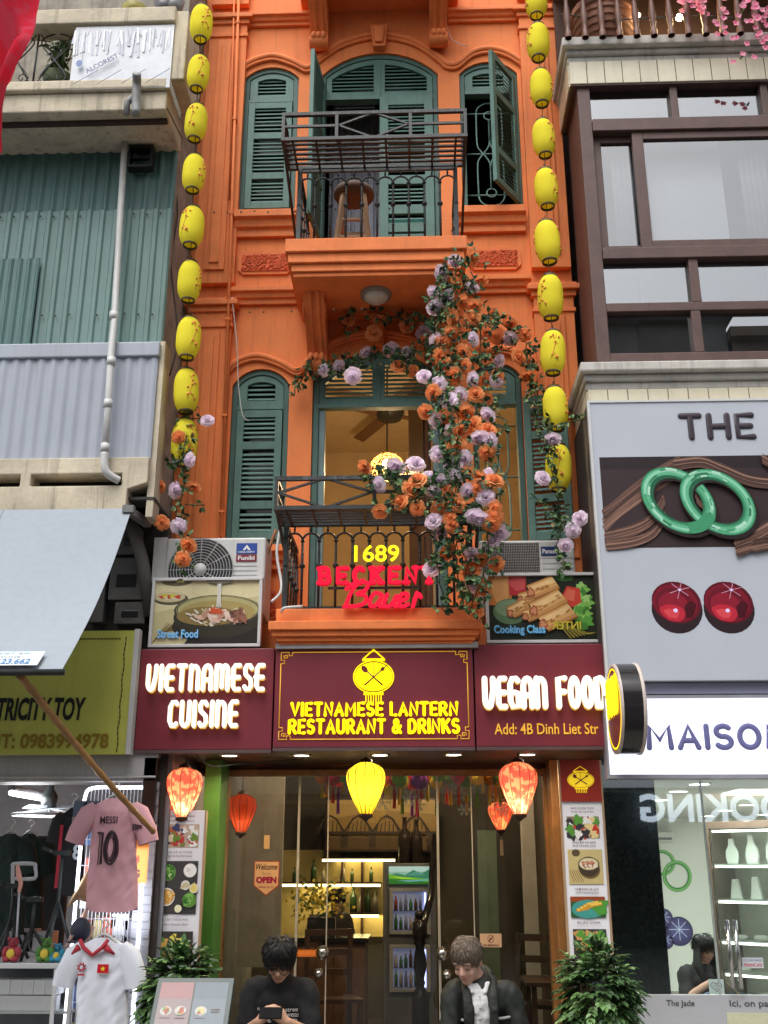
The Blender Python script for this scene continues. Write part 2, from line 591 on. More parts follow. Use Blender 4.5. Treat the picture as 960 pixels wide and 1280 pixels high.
class Pic:
  """a flat printed picture: shapes laid in thin ink layers, u right and v up in 0..1"""
  def __init__(s, x0, x1, z0, z1, Y, step=.00012):
    s.mb, s.mats, s.r, s.Y, s.st = MB(), [], (x0, x1, z0, z1), Y, step
    s.k = 0
  def mi(s, m):
    if m not in s.mats: s.mats.append(m)
    return s.mats.index(m)
  def q(s, u, v):
    x0, x1, z0, z1 = s.r
    return (x0 + (x1 - x0) * u, z0 + (z1 - z0) * v)
  def y(s):
    s.k += 1
    return s.Y - s.k * s.st
  def poly(s, pts, m):
    pts = [s.q(min(1, max(0, u)), min(1, max(0, v))) for u, v in pts]
    n = len(pts)
    if sum(pts[i][0] * pts[(i + 1) % n][1] - pts[(i + 1) % n][0] * pts[i][1] for i in range(n)) < 0: pts = pts[::-1]
    y = s.y()
    s.mb.add([(x, y, z) for x, z in pts], [tuple(range(n))], s.mi(m))
    return s
  def rect(s, u0, v0, u1, v1, m):
    return s.poly([(u0, v0), (u1, v0), (u1, v1), (u0, v1)], m)
  def ell(s, u, v, ru, rv, m, rot=0, n=26, wob=0, seed=0):
    x0, x1, z0, z1 = s.r
    asp = (x1 - x0) / (z1 - z0)
    rd = random.Random(seed)
    ph = [rd.uniform(0, 6.28) for _ in range(3)]
    out = []
    for j in range(n):
      a = 2 * pi * j / n
      k = 1 + wob * (sin(3 * a + ph[0]) + .6 * sin(5 * a + ph[1]) + .4 * sin(8 * a + ph[2]))
      dx, dz = ru * asp * cos(a) * k, rv * sin(a) * k
      out.append((u + (dx * cos(rot) - dz * sin(rot)) / asp, v + dx * sin(rot) + dz * cos(rot)))
    return s.poly(out, m)
  def ring(s, u, v, ru, rv, w, m, rot=0, n=40, a0=0, a1=360):
    x0, x1, z0, z1 = s.r
    asp = (x1 - x0) / (z1 - z0)
    y = s.y()
    vs, fs = [], []
    for j in range(n + 1):
      a = radians(a0 + (a1 - a0) * j / n)
      for f in (1, 1 - w):
        dx, dz = ru * asp * cos(a) * f, rv * sin(a) * f
        x, z = s.q(u + (dx * cos(rot) - dz * sin(rot)) / asp, v + dx * sin(rot) + dz * cos(rot))
        vs.append((x, y, z))
    for j in range(n): fs.append((2 * j + 1, 2 * j, 2 * j + 2, 2 * j + 3)[::-1])
    s.mb.add(vs, fs, s.mi(m))
    return s
  def line(s, pts, w, m):
    """a brush line of half width w (in v units)"""
    x0, x1, z0, z1 = s.r
    h = (z1 - z0) * w
    q = [Vector(s.q(*p)) for p in pts]
    y = s.y()
    vs, fs = [], []
    for i, p in enumerate(q):
      t = (q[min(i + 1, len(q) - 1)] - q[max(i - 1, 0)])
      t.normalize()
      nn = Vector((-t.y, t.x)) * h
      vs += [(p.x + nn.x, y, p.y + nn.y), (p.x - nn.x, y, p.y - nn.y)]
    for i in range(len(q) - 1): fs.append((2 * i + 1, 2 * i + 3, 2 * i + 2, 2 * i))
    s.mb.add(vs, fs, s.mi(m))
    return s
  def circ(s, u, v, r, m, sq=1.0, **k):
    x0, x1, z0, z1 = s.r
    return s.ell(u, v, r / ((x1 - x0) / (z1 - z0)), r * sq, m, **k)
  def text(s, t, u0, v0, u1, v1, m, **k):
    a, b = s.q(u0, v0), s.q(u1, v1)
    txt(s.mb, t, a[0], b[0], a[1], b[1], s.y(), depth=0, mi=s.mi(m), **k)
    return s
  def build(s, name, parent):
    return s.mb.build(name, s.mats, parent)
def smooth(pts, k=4):
  """Catmull-Rom through points"""
  pts = [Vector(p) for p in pts]
  out = []
  for i in range(len(pts) - 1):
    p0, p1, p2, p3 = pts[max(i - 1, 0)], pts[i], pts[i + 1], pts[min(i + 2, len(pts) - 1)]
    for j in range(k):
      t = j / k
      out.append(0.5 * ((2 * p1) + (p2 - p0) * t + (2 * p0 - 5 * p1 + 4 * p2 - p3) * t * t + (3 * p1 - p0 - 3 * p2 + p3) * t ** 3))
  out.append(pts[-1])
  return out
def ink(name, c, e=0.0, rough=0.35):
  """flat print colour given as sRGB 0-255"""
  l = tuple(((v / 255) / 12.92 if v <= 10 else (((v / 255) + .055) / 1.055) ** 2.4) for v in c)
  return M('ink_' + name, l, rough, var=.06, scale=30, emit=l if e else None, estr=e)
def lin(*c):
  return tuple(((v / 255) / 12.92 if v <= 10 else (((v / 255) + .055) / 1.055) ** 2.4) for v in c)
# ================================================================ the ground and the far side of the street
m_asphalt = M('asphalt', (.08, .08, .08), .85, var=.25, scale=3, bump=.4, bscale=90)
m_paving = M('paving', (.34, .32, .29), .8, var=.2, scale=2, bump=.3)
g = MB()
g.add([(-60, -60, 0), (60, -60, 0), (60, 40, 0), (-60, 40, 0)], [(0, 1, 2, 3)])
struct(g.build('ground', m_asphalt))
g = MB()
g.box(-30, 30, -2.2, 9, .004, .12)
struct(g.build('pavement', m_paving, bevel=.01))
# ================================================================ orange townhouse
m_orange = M('orange_paint', (.83, .235, .066), .72, var=.12, scale=2.2, bump=.12, bscale=45, streak=.55, stain=(.44, .1, .03))
m_orange_trim = M('orange_trim_paint', (.81, .22, .062), .7, var=.14, scale=5, bump=.15, bscale=30, streak=.25, stain=(.38, .08, .025))
m_green = M('green_shutter_paint', (.085, .18, .15), .55, var=.2, scale=7, bump=.15, bscale=80, streak=.35, stain=(.035, .07, .055))
m_greend = M('green_frame_paint', (.05, .115, .095), .55, var=.2, scale=7, bump=.15, bscale=80)
m_iron = M('black_iron', (.016, .02, .02), .45, var=.5, scale=14, bump=.25, bscale=90, spec=.5)
m_ironw = M('worn_iron', (.03, .032, .032), .5, var=.6, scale=20, bump=.25, bscale=90, streak=.7, stain=(.22, .22, .2))
m_darkroom = M('dark_room', (.02, .02, .022), .8)
m_pane = glass_mat('window_glass', (.85, .9, .9), .1)
m_darkpane = M('dark_window_pane', (.012, .015, .016), .12, spec=.6)
m_grille = M('green_grille_paint', (.14, .26, .22), .5, var=.15)
HX0, HX1 = P(213, 661, 0).x, P(738, 700, 0).x
ZT = P(480, -60, 0).z
ZB = P(480, 830, 0).z
house = thing('townhouse', 'narrow orange townhouse with green louvred shutters and iron balconies', 'townhouse', ((HX0 + HX1) / 2, 0, 0))
def arched(px0, py_top, py_spring, px1, py_bot, Y=0):
  x0, x1, z0, z1 = R(px0, py_top, px1, py_bot, Y)
  zs = P((px0 + px1) / 2, py_spring, Y).z
  return x0, x1, z0, zs, z1
def arch_pts(x0, x1, z0, zs, z1, n=14, inset=0.0):
  x0, x1, z0, zs, z1 = x0 + inset, x1 - inset, z0 + inset, zs, z1 - inset
  h = max(z1 - zs, .01)
  w = (x1 - x0) / 2
  r = (w * w + h * h) / (2 * h)
  cx, cz = (x0 + x1) / 2, z1 - r
  a = math.asin(min(1, w / r))
  return [(x0, z0), (x1, z0)] + [(cx + r * sin(a - 2 * a * i / n), cz + r * cos(a - 2 * a * i / n)) for i in range(n + 1)]
OP = {
  'L3': arched(302, 84, 98, 371, 266), 'C3': arched(399, 66, 94, 549, 306), 'R3': arched(576, 77, 92, 650, 261),
  'L2': arched(286, 461, 482, 359, 682), 'C2': arched(388, 439, 474, 558, 772), 'R2': arched(592, 453, 470, 656, 690),
}
wall = MB()
wall.holed([(HX0, ZB), (HX1, ZB), (HX1, ZT), (HX0, ZT)], [arch_pts(*OP[k]) for k in OP], 0, .22)
# side walls and back, so that rooms are dark
wall.box(HX0, HX0 + .12, .221, 6, 0, ZT)
wall.box(HX1 - .12, HX1, .221, 6, 0, ZT)
wall.build('wall', m_orange, house)
# ---- rooms behind
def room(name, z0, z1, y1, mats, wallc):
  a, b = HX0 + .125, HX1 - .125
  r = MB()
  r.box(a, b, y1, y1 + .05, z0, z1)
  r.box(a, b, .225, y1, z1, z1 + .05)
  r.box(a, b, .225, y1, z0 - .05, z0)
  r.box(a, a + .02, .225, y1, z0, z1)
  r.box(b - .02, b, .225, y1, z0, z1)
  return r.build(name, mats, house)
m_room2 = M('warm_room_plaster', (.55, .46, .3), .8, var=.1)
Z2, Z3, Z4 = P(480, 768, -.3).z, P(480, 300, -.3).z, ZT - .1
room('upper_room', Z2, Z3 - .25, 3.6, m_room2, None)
room('top_room', Z3 - .05, Z4, 2.6, M('dim_room_plaster', (.12, .12, .13), .8), None)
# ---- pilasters with raised panels
def zof(py, Y=0): return P(480, py, Y).z
def pil(pxa, pxb, pyref, pya, pyb):
  x0, x1 = P(pxa, pyref, -.06).x, P(pxb, pyref, -.06).x
  z0, z1 = zof(pyb, -.06), zof(pya, -.06)
  m = MB()
  m.box(x0, x1, -.06, -.002, z0, z1)
  w = x1 - x0
  m.box(x0 + w * .25, x1 - w * .25, -.078, -.06, z0 + .12, z1 - .2)
  m.box(x0 + w * .38, x1 - w * .38, -.092, -.078, z0 + .18, z1 - .26)
  m.build('pilaster', m_orange, house, bevel=.006)
  c = MB()
  for (dy, dz0, dz1) in ((.02, -.02, .03), (.05, .03, .075), (.03, .075, .10)):
    c.box(x0 - dy, x1 + dy, -.06 - dy, -.001, z1 + dz0, z1 + dz1)
  c.box(x0 - .012, x1 + .012, -.075, -.0015, z1 - .16, z1 - .125)
  c.build('pilaster_capital', m_orange_trim, house, bevel=.005)
pil(234, 287, 450, 384, 700)
pil(234, 287, 450, 24, 350)
pil(663, 712, 300, 372, 720)
pil(663, 712, 300, 24, 338)
pil(234, 287, 450, -60, 0)
pil(663, 712, 300, -60, 0)
# ---- string courses, sills, panels, arch mouldings
def course(px0, px1, pya, pyb, out=.09, name='string_course'):
  x0, x1, z0, z1 = R(px0, pya, px1, pyb, -.03)
  h = z1 - z0
  m = MB()
  m.xprism([(0.0005, z1), (0.0005, z0), (-out * .35, z0), (-out * .35, z0 + h * .3), (-out * .6, z0 + h * .36), (-out * .7, z0 + h * .62), (-out, z0 + h * .7), (-out, z1)], x0, x1)
  m.build(name, m_orange_trim, house, bevel=.004)
course(289, 372, 362, 380)
course(572, 664, 348, 366)
course(289, 392, 20, 32)
course(560, 664, 14, 26)
course(294, 371, 268, 296, .11, 'window_sill')
course(572, 657, 263, 290, .11, 'window_sill')
course(280, 366, 684, 712, .11, 'window_sill')
course(584, 660, 690, 716, .11, 'window_sill')
m_rosette = M('carved_orange_plaster', (.7, .12, .035), .7, var=.25, scale=40, bump=1.0, bscale=55)
for (a, b, c, d) in ((298, 316, 366, 344), (586, 311, 651, 338), (300, 735, 350, 775)):
  x0, x1, z0, z1 = R(a, b, c, d, 0)
  m = MB()
  e = .045
  m.prism([(x0, z0 + e), (x0 + e, z0), (x1 - e, z0), (x1, z0 + e), (x1, z1 - e), (x1 - e, z1), (x0 + e, z1), (x0, z1 - e)], -.018, -.001)
  m.box(x0 + .03, x1 - .03, -.026, -.018, z0 + .03, z1 - .03, 1)
  rd = random.Random(int(a))
  for i in range(170):
    cx, cz = rd.uniform(x0 + .045, x1 - .045), rd.uniform(z0 + .042, z1 - .042)
    rr = rd.uniform(.008, .018)
    pts = [(cx + rr * cos(t) * (1 - t / 9), -.028, cz + rr * sin(t) * (1 - t / 9)) for t in [k * .7 for k in range(8)]]
    m.tube(pts, .0045, 5, 1)
  m.build('carved_panel', [m_orange_trim, m_rosette], house)
def wave(pixels, r, y, name):
  pts = smooth([P(px, py, y) for px, py in pixels], 5)
  m = MB()
  m.tube(pts, (r), 8, ref=(0, 1, 0))
  return m
for lst in ([(296, 92), (312, 78), (340, 70), (366, 77), (385, 85), (402, 70), (432, 52), (473, 43), (516, 51), (546, 70), (558, 80), (572, 80), (590, 66), (612, 61), (634, 66), (656, 80)],
      [(278, 470), (296, 452), (322, 445), (350, 453), (372, 464), (388, 448), (425, 424), (473, 415), (520, 424), (556, 450), (574, 462), (590, 446), (622, 436), (648, 442), (660, 452)]):
  m = wave(lst, .03, -.012, 'x')
  m2 = wave([(a, b + 4.5) for a, b in lst], .016, -.014, 'x')
  m.add(m2.v, m2.f, 0, True)
  m.build('arch_moulding', m_orange_trim, house)
for (a, b, c, d) in ((463, 33, 485, 60), (462, 402, 484, 432)):
  x0, x1, z0, z1 = R(a, b, c, d, -.04)
  k = MB()
  k.prism([(x0 + .025, z0), (x1 - .025, z0), (x1, z1), (x0, z1)], -.07, -.001)
  k.prism([(x0 + .045, z0 + .03), (x1 - .045, z0 + .03), (x1 - .03, z1 - .04), (x0 + .03, z1 - .04)], -.095, -.07)
  k.build('keystone', m_orange_trim, house, bevel=.006)
# ---- window frames
def frame(key, w=.045, y0=.02, y1=.14, dark=True):
  x0, x1, z0, zs, z1 = OP[key]
  m = MB()
  m.holed(arch_pts(x0 + .002, x1 - .002, z0 + .002, zs, z1 - .002), [arch_pts(x0 + w, x1 - w, z0 + w, zs, z1 - w)], y0, y1)
  return m.build('window_frame', m_greend, house, bevel=.004)
def leaf(x0, x1, z0, z1, splits, y=0.0, t=.035, st=.055, pitch=.036, mat=None, arch=None):
  """louvred shutter leaf lying in the plane y; splits = fractions of height where a cross rail runs"""
  m = MB()
  zz = [0] + list(splits) + [1]
  if arch is None:
    m.box(x0, x0 + st, y, y + t, z0, z1)
    m.box(x1 - st, x1, y, y + t, z0, z1)
    for f in zz:
      c = z0 + (z1 - z0) * f
      a, b = (c, c + st * 1.1) if f == 0 else ((c - st * 1.1, c) if f == 1 else (c - st * .6, c + st * .6))
      m.box(x0 + st, x1 - st, y + .002, y + t - .002, a, b)
  for i in range(len(zz) - 1):
    a = z0 + (z1 - z0) * zz[i] + st
    b = z0 + (z1 - z0) * zz[i + 1] - st
    k = max(1, int((b - a) / pitch))
    rot = Matrix.Rotation(radians(60), 3, 'X')
    for j in range(k):
      c = a + (j + .5) * (b - a) / k
      m.obox(((x0 + x1) / 2, y + t / 2, c), x1 - x0 - 2 * st + .004, .027, .007, rot)
  return m
def fan(key, py_split, n_sec, parent, y=.03, st=.05, rails=True):
  """louvred arched fanlight above the cross rail"""
  x0, x1, z0, zs, z1 = OP[key]
  zc = P(480, py_split, 0).z
  i = .048
  m = MB()
  outer = arch_pts(x0 + i, x1 - i, zc, zs, z1 - i)
  holes = []
  wd = (x1 - x0 - 2 * i) / n_sec
  full = arch_pts(x0 + i, x1 - i, zc, zs, z1 - i, 40)
  def top(x):   # height of the arch at x
    h = z1 - i - zs
    w = (x1 - x0 - 2 * i) / 2
    r = (w * w + h * h) / (2 * h)
    d = x - (x0 + x1) / 2
    return z1 - i - r + sqrt(max(0, r * r - d * d))
  for s_ in range(n_sec):
    a, b = x0 + i + wd * s_ + st, x0 + i + wd * (s_ + 1) - st
    if n_sec == 1: a, b = a + .02, b - .02
    hole = [(a, zc + st), (b, zc + st)]
    for q in range(9):
      x = b + (a - b) * q / 8
      hole.append((x, max(top(x) - st * 1.1, zc + st + .01)))
    holes.append(hole)
    k = 7
    zt = max(p[1] for p in hole)
    rot = Matrix.Rotation(radians(60), 3, 'X')
    nn = max(3, int((zt - zc - st) / .036))
    for j in range(nn):
      c = zc + st + (j + .5) * (zt - zc - st) / nn
      xs = [a + (b - a) * q / 24 for q in range(25) if top(a + (b - a) * q / 24) - st * 1.1 > c]
      if len(xs) > 1:
        m.obox(((xs[0] + xs[-1]) / 2, y + .02, c), xs[-1] - xs[0] + .01, .027, .007, rot)
  m.holed(outer, holes, y, y + .035)
  m.box(x0 + i - .004, x1 - i + .004, y - .012, y + .06, zc - .03, zc - .0005)
  if n_sec == 2:
    c = (x0 + x1) / 2
    m.box(c - .012, c + .012, y - .008, y, zc, z1 - i - .02)
  return m.build('fanlight', m_green, parent, bevel=.002)
def backing(key, parent, z_lo=None, y=.16, mat=None):
  x0, x1, z0, zs, z1 = OP[key]
  m = MB()
  m.prism(arch_pts(x0 + .01, x1 - .01, (z_lo or z0) + .01, zs, z1 - .01), y, y + .01)
  return m.build('pane', mat or m_darkpane, parent)
# third floor left: closed
f = frame('L3')
x0, x1, z0, zs, z1 = OP['L3']
fan('L3', 119, 1, f)
leaf(x0 + .05, x1 - .05, z0 + .05, P(480, 121, 0).z - .03, (.3, .68)).build('shutter', m_green, f, bevel=.002)
backing('L3', f)
# second floor left: closed
f = frame('L2')
x0, x1, z0, zs, z1 = OP['L2']
fan('L2', 504, 1, f)
leaf(x0 + .05, x1 - .05, z0 + .05, P(480, 506, 0).z - .03, (.26, .72)).build('shutter', m_green, f, bevel=.002)
backing('L2', f)
# third floor centre: right leaf closed, left leaf swung out
f = frame('C3')
x0, x1, z0, zs, z1 = OP['C3']
zc = P(480, 118, 0).z - .03
fan('C3', 118, 2, f)
xm = (x0 + x1) / 2
lf = leaf(xm + .005, x1 - .05, z0 + .02, zc, (.1, .22, .42, .7), st=.075)
lf.build('shutter', m_green, f, bevel=.002)
teal = M('teal_glow', (.06, .42, .36), .5)  # teal glow behind the lower slats, put into the pane's colour
lt = MB()
lt.box(xm + .08, x1 - .125, .05, .055, z0 + .22 * (zc - z0) - .26, z0 + .22 * (zc - z0) - .05)
lt.build('pane', teal, f)
lw = x1 - .05 - xm - .005
hing = Vector((x0 + .03, .02, 0))
zl1 = P(395, 76, -.3).z
lo = leaf(0, lw, z0 + .02, zl1, (.33, .66), y=-.0175)
lo.xf(Matrix.Translation(hing) @ Matrix.Rotation(radians(-97), 4, 'Z'))
lo.build('shutter', m_green, f, bevel=.002)
mm = MB()
mm.prism(arch_pts(x0 + .01, x1 - .01, zc, zs, z1 - .01), .16, .17)
mm.build('pane', m_darkpane, f)
cur = MB()
cx0, cx1 = P(412, 200, .5).x, P(478, 200, .5).x
czt, czb = P(440, 138, .5).z, Z3
pts = [(cx0 + (cx1 - cx0) * i / 40, .5 + .025 * sin(i * 1.3) + .012 * sin(i * .6)) for i in range(41)]
for i in range(40):
  (xa, ya), (xb, yb) = pts[i], pts[i + 1]
  cur.add([(xa, ya, czb), (xb, yb, czb), (xb, yb, czt), (xa, ya, czt)], [(0, 1, 2, 3)], 0, True)
cur.build('curtain', M('pale_curtain', (.42, .43, .48), .9), house)
# third floor right: open with grille, right leaf swung out
def grille(key, zc, parent, y=.09):
  x0, x1, z0, zs, z1 = OP[key]
  a, b = x0 + .05, x1 - .05
  z0 += .05
  c = (a + b) / 2
  h = zc - z0
  r = .0075
  m = MB()
  w = (b - a) * .27
  for zz in (z0 + h * .13, z0 + h * .5, z0 + h * .87):
    m.tube([(a, y, zz), (b, y, zz)], r * .9, 6)
  for s_ in (-1, 1):
    m.tube(smooth([(c + s_ * w, y, z0 + h * .12), (c + s_ * w, y, z0 + h * .4), (c + s_ * w * .75, y, z0 + h * .47), (c + s_ * .015, y, z0 + h * .56), (c, y, z0 + h * .64), (c, y, z0 + h * .82)], 5), r, 6)
    m.tube(smooth([(c + s_ * w, y, z0 + h * .88), (c + s_ * w, y, z0 + h * .6), (c + s_ * w * .75, y, z0 + h * .53), (c + s_ * .015, y, z0 + h * .44), (c, y, z0 + h * .36), (c, y, z0 + h * .18)], 5), r, 6)
  for zz, s_ in ((z0 + h * .88, 1), (z0 + h * .12, -1)):
    m.tube([(c - w * cos(t), y, zz + s_ * w * .9 * sin(t)) for t in [pi * i / 12 for i in range(13)]], r, 6)
  for zz in (z0 + h * .15, z0 + h * .85):
    m.tube([(c + .042 * cos(t), y, zz + .042 * sin(t)) for t in [2 * pi * i / 16 for i in range(16)]], r, 6, closed=True)
  m.build('grille', m_grille, parent)
f = frame('R3')
x0, x1, z0, zs, z1 = OP['R3']
zc = P(480, 116, 0).z - .03
fan('R3', 115, 1, f)
grille('R3', zc, f)
lo = leaf(-(x1 - x0 - .1), 0, z0 + .05, P(630, 80, -.15).z, (.25, .7), y=-.0175)
lo.xf(Matrix.Translation((x1 - .03, .02, 0)) @ Matrix.Rotation(radians(56), 4, 'Z'))
lo.build('shutter', m_green, f, bevel=.002)
# second floor right: open with grille, leaf folded back over the wall
f = frame('R2')
x0, x1, z0, zs, z1 = OP['R2']
zc = P(480, 503, 0).z - .03
fan('R2', 502, 1, f)
grille('R2', zc, f)
xa, xb, za, zb = R(657, 494, 712, 675, -.1)
lo = leaf(0, xb - xa, za, zb, (.28, .72), y=-.0175)
lo.xf(Matrix.Translation((x1, -.06, 0)) @ Matrix.Rotation(radians(-14), 4, 'Z'))
lo.build('shutter', m_green, f, bevel=.002)
# second floor centre: open doorway
f = frame('C2', .05)
x0, x1, z0, zs, z1 = OP['C2']
zc = P(480, 505, 0).z
fan('C2', 503, 2, f)
j = MB()
for a, b in ((x0 + .05, x0 + .1), (x1 - .1, x1 - .05)):
  j = MB()
  j.box(a, b, .04, .12, z0, zc - .03)
  j.build('door_jamb', M('grey_green_door_paint', (.13, .2, .2), .5, var=.2), f, bevel=.004)
d = MB()
d.box(0, .03, 0, .5, 0, 2.1)
for (u0, u1, v0, v1) in ((.07, .43, .1, .7), (.07, .43, .85, 1.95)):
  d.box(-.012, 0, u0, u1, v0, v1, 1)
d.xf(Matrix.Translation((x1 - .14, .16, z0)) @ Matrix.Rotation(radians(18), 4, 'Z'))
d.build('door_leaf', [M('brown_door_wood', (.1, .05, .03), .5), M('brown_door_panel', (.06, .03, .02), .4)], f)
# ---- balconies
def slab(px0, px1, py_top, py_mid, py_bot, Yf):
  x0, x1, z0, z1 = R(px0, py_top, px1, py_bot, Yf)
  zm = P(480, py_mid, Yf).z
  m = MB()
  h = zm - z0
  m.box(x0, x1, Yf, .001, zm, z1)
  m.box(x0 + .02, x1 - .02, Yf + .025, .002, z0 + h * .55, zm)
  m.box(x0 + .045, x1 - .045, Yf + .05, .003, z0 + h * .2, z0 + h * .55)
  m.box(x0 + .06, x1 - .06, Yf + .07, .004, z0, z0 + h * .2)
  m.build('balcony_slab', m_orange_trim, house, bevel=.006)
  return x0, x1, z0, z1
B3 = slab(356, 584, 296, 312, 338, -.75)
B2a = R(345, 760, 592, 776, -.72)
m = MB()
m.box(B2a[0], B2a[1], -.72, .001, B2a[2] - .01, B2a[3])
m.build('balcony_slab', m_orange_trim, house, bevel=.006)
B2 = slab(335, 603, 775, 786, 802, -.78)
m = MB()
m.box(P(378, 15, 0).x, P(572, 15, 0).x, -.68, .001, P(480, 14, 0).z, P(480, 14, 0).z + .2)
m.build('balcony_slab', m_orange_trim, house, bevel=.006)
x0, x1, z0, z1 = R(344, 802, 598, 809, -.72)
m = MB()
m.box(x0, x1, -.7, -.1, z0, z1)
m.build('grey_ledge', M('grey_flashing', (.35, .34, .34), .5), house)
def bracket(cx, zt, depth=.42, w=.16, h=.42):
  m = MB()
  prof = []
  for i in range(13):
    t = i / 12
    prof.append((-depth * (1 - t) ** 1.1 - .05 - .04 * sin(t * 2 * pi), zt - h * t))
  pts = [(-.001, zt)] + prof + [(-.001, zt - h)]
  m.xprism(pts, cx - w / 2, cx + w / 2)
  m.xprism([(y - .018 if y < -.01 else y, z) for y, z in pts], cx - w * .28, cx - w * .1)
  m.xprism([(y - .018 if y < -.01 else y, z) for y, z in pts], cx + w * .1, cx + w * .28)
  for s_ in (-1, 1):
    m.lathe([(0, -.01), (.07, -.008), (.075, 0), (.05, .01), (0, .012)], (cx + s_ * (w / 2 + .002), -depth * .8, zt - .09), 14, 0, 'x')
  m.lathe([(0, -w * .52), (.062, -w * .52), (.07, 0), (.062, w * .52), (0, w * .52)], (cx, -.09, zt - h - .01), 14, 0, 'x')
  for s_ in (-.6, 0, .6):
    m.ball((cx + s_ * w * .45, -.15, zt - h + .02), (.028, .03, .04), 8, 6)
  m.build('bracket', m_orange_trim, house, bevel=.004)
zb3 = B3[2]
for px in (396, 560): bracket(P(px, 385, -.2).x, zb3)
for px in (398, 548): bracket(P(px, 20, -.2).x, P(480, 14, 0).z + .002)
def railing(name, x0, x1, zb, zt, Yf, nb, name2):
  """iron balustrade round a balcony, rings between the bars"""
  m = MB()
  r = .009
  def run(a, b, n):
    a, b = Vector(a), Vector(b)
    d = (b - a) / n
    H = zt - zb
    for i in range(n + 1):
      p = a + d * i
      m.tube([p + Vector((0, 0, 0)), p + Vector((0, 0, H * .80))], r, 6)
      for f_, s_ in ((.22, .7), (.5, 1.25), (.8, .9)):
        m.ball(p + Vector((0, 0, H * f_)), (.017 * s_, .017 * s_, .015 * s_ if f_ != .5 else .022), 8, 6)
      m.ball(p + Vector((0, 0, H * .64)), .011, 6, 4)
      if i < n:
        c = p + d / 2 + Vector((0, 0, H * .80))
        rr = d.length / 2
        u = d.normalized()
        m.tube([c + u * (-rr * cos(t)) + Vector((0, 0, min(rr, H * .16) * sin(t))) for t in [pi * k / 10 for k in range(11)]], r * .9, 6)
        m.tube([c + Vector((0, 0, min(rr, H * .16))), c + Vector((0, 0, H * .2))], r * .8, 6)
    for zz, ww in ((0.0, .022), (H, .03)):
      m.bar(a + Vector((0, 0, zz)), b + Vector((0, 0, zz)), ww, ww * .6)
  run((x0, Yf, zb), (x1, Yf, zb), nb)
  run((x0, Yf, zb), (x0, -.03, zb), 4)
  run((x1, Yf, zb), (x1, -.03, zb), 4)
  for x in (x0, x1):
    m.bar((x, Yf, zb - .01), (x, Yf, zt + .02), .032)
  return m.build('balustrade', m_iron, house)
def basket(x0, x1, Yi, Yo, zb, zt, px_posts, diamond):
  """flower basket hung on the rail: slatted tray, front rails, diamond"""
  m = MB()
  b = .028
  for y in (Yi, Yo):
    m.box(x0, x1, y - b / 2, y + b / 2, zb - b / 2, zb + b / 2)
  for x in (x0 + b / 2, x1 - b / 2):
    m.box(x - b / 2, x + b / 2, Yo + b / 2, Yi - b / 2, zb - b / 2 + .002, zb + b / 2 - .002)
  k = 6
  for i in range(1, k):
    y = Yi + (Yo - Yi) * i / k
    m.box(x0 + b, x1 - b, y - .012, y + .012, zb - .006, zb + .006)
  for i in range(0, 8):
    x = x0 + (x1 - x0) * (i + .5) / 8
    m.box(x - .008, x + .008, Yo, Yi, zb - .018, zb - .0075)
  zm = zb + (zt - zb) * .52
  m.box(x0, x1, Yo - b / 2, Yo + b / 2, zt - b / 2, zt + b / 2, 1)
  xs = [x0 + b / 2] + list(px_posts) + [x1 - b / 2]
  for x in xs: m.box(x - b / 2 + .002, x + b / 2 - .002, Yo - b / 2 + .001, Yo + b / 2 - .001, zb + b / 2, zt - b / 2)
  for i in range(len(xs) - 1):
    a, c = xs[i] + b / 2, xs[i + 1] - b / 2
    if i in diamond:
      for p, q in (((a, zm), ((a + c) / 2, zt)), (((a + c) / 2, zt), (c, zm)), ((c, zm), ((a + c) / 2, zb)), (((a + c) / 2, zb), (a, zm))):
        m.bar((p[0], Yo, p[1]), (q[0], Yo, q[1]), .014, .018)
    else:
      m.box(a, c, Yo - .008, Yo + .008, zm - .01, zm + .01)
  for x in (x0 + b / 2, x1 - b / 2):
    m.bar((x, Yo, zt - .003), (x, Yi, zt - .003), .022)
    m.bar((x, Yo, zm), (x, Yi, zm), .018)
    m.box(x - .012, x + .012, Yi - .012, Yi + .012, zb, zt)
    m.bar((x, Yo + .03, zb), (x, -.05, zb - .28), .02)
  return m.build('flower_basket', [m_iron, m_ironw], house)
rx0, rx1 = P(374, 255, -.68).x, P(570, 255, -.68).x
YI, YO = -.68, -1.02
railing('b3', rx0, rx1, B3[3] + .012, P(480, 212, -.68).z, -.68, 10, '')
zbk = P(480, 172, YO).z
xa, xb = P(352, 160, YO).x, P(584, 160, YO).x
basket(xa, xb, YI, YO, zbk, P(480, 141, YO).z, [P(421, 157, YO).x, P(513, 157, YO).x], (1,))
rx0, rx1 = P(357, 700, -.68).x, P(588, 700, -.68).x
railing('b2', rx0, rx1, B2a[3] + .012, P(480, 655, -.68).z, -.68, 11, '')
zbk = P(480, 634, YO).z
xa, xb = P(343, 615, YO).x, P(601, 615, YO).x
basket(xa, xb, YI, YO, zbk, P(480, 597, YO).z, [P(468, 615, YO).x, P(545, 615, YO).x], (0, 2))
# flush lamps under the slabs
for (px, py, Y, r) in ((470, 360, -.42, .105), (472, -6, -.34, .11)):
  p = P(px, py, Y)
  zt = B3[2] if py > 0 else P(480, 14, 0).z
  m = MB()
  m.lathe([(0, -.075), (r * .6, -.068), (r * .88, -.045), (r * .9, -.028)], (p.x, p.y, zt), 24, 0)
  m.lathe([(r * .9, -.03), (r * 1.12, -.03), (r * 1.15, 0)], (p.x, p.y, zt), 24, 1)
  m.build('ceiling_lamp', [M('frosted_glass', (.6, .6, .55), .3), M('lamp_rim', (.3, .25, .2), .4)], house)
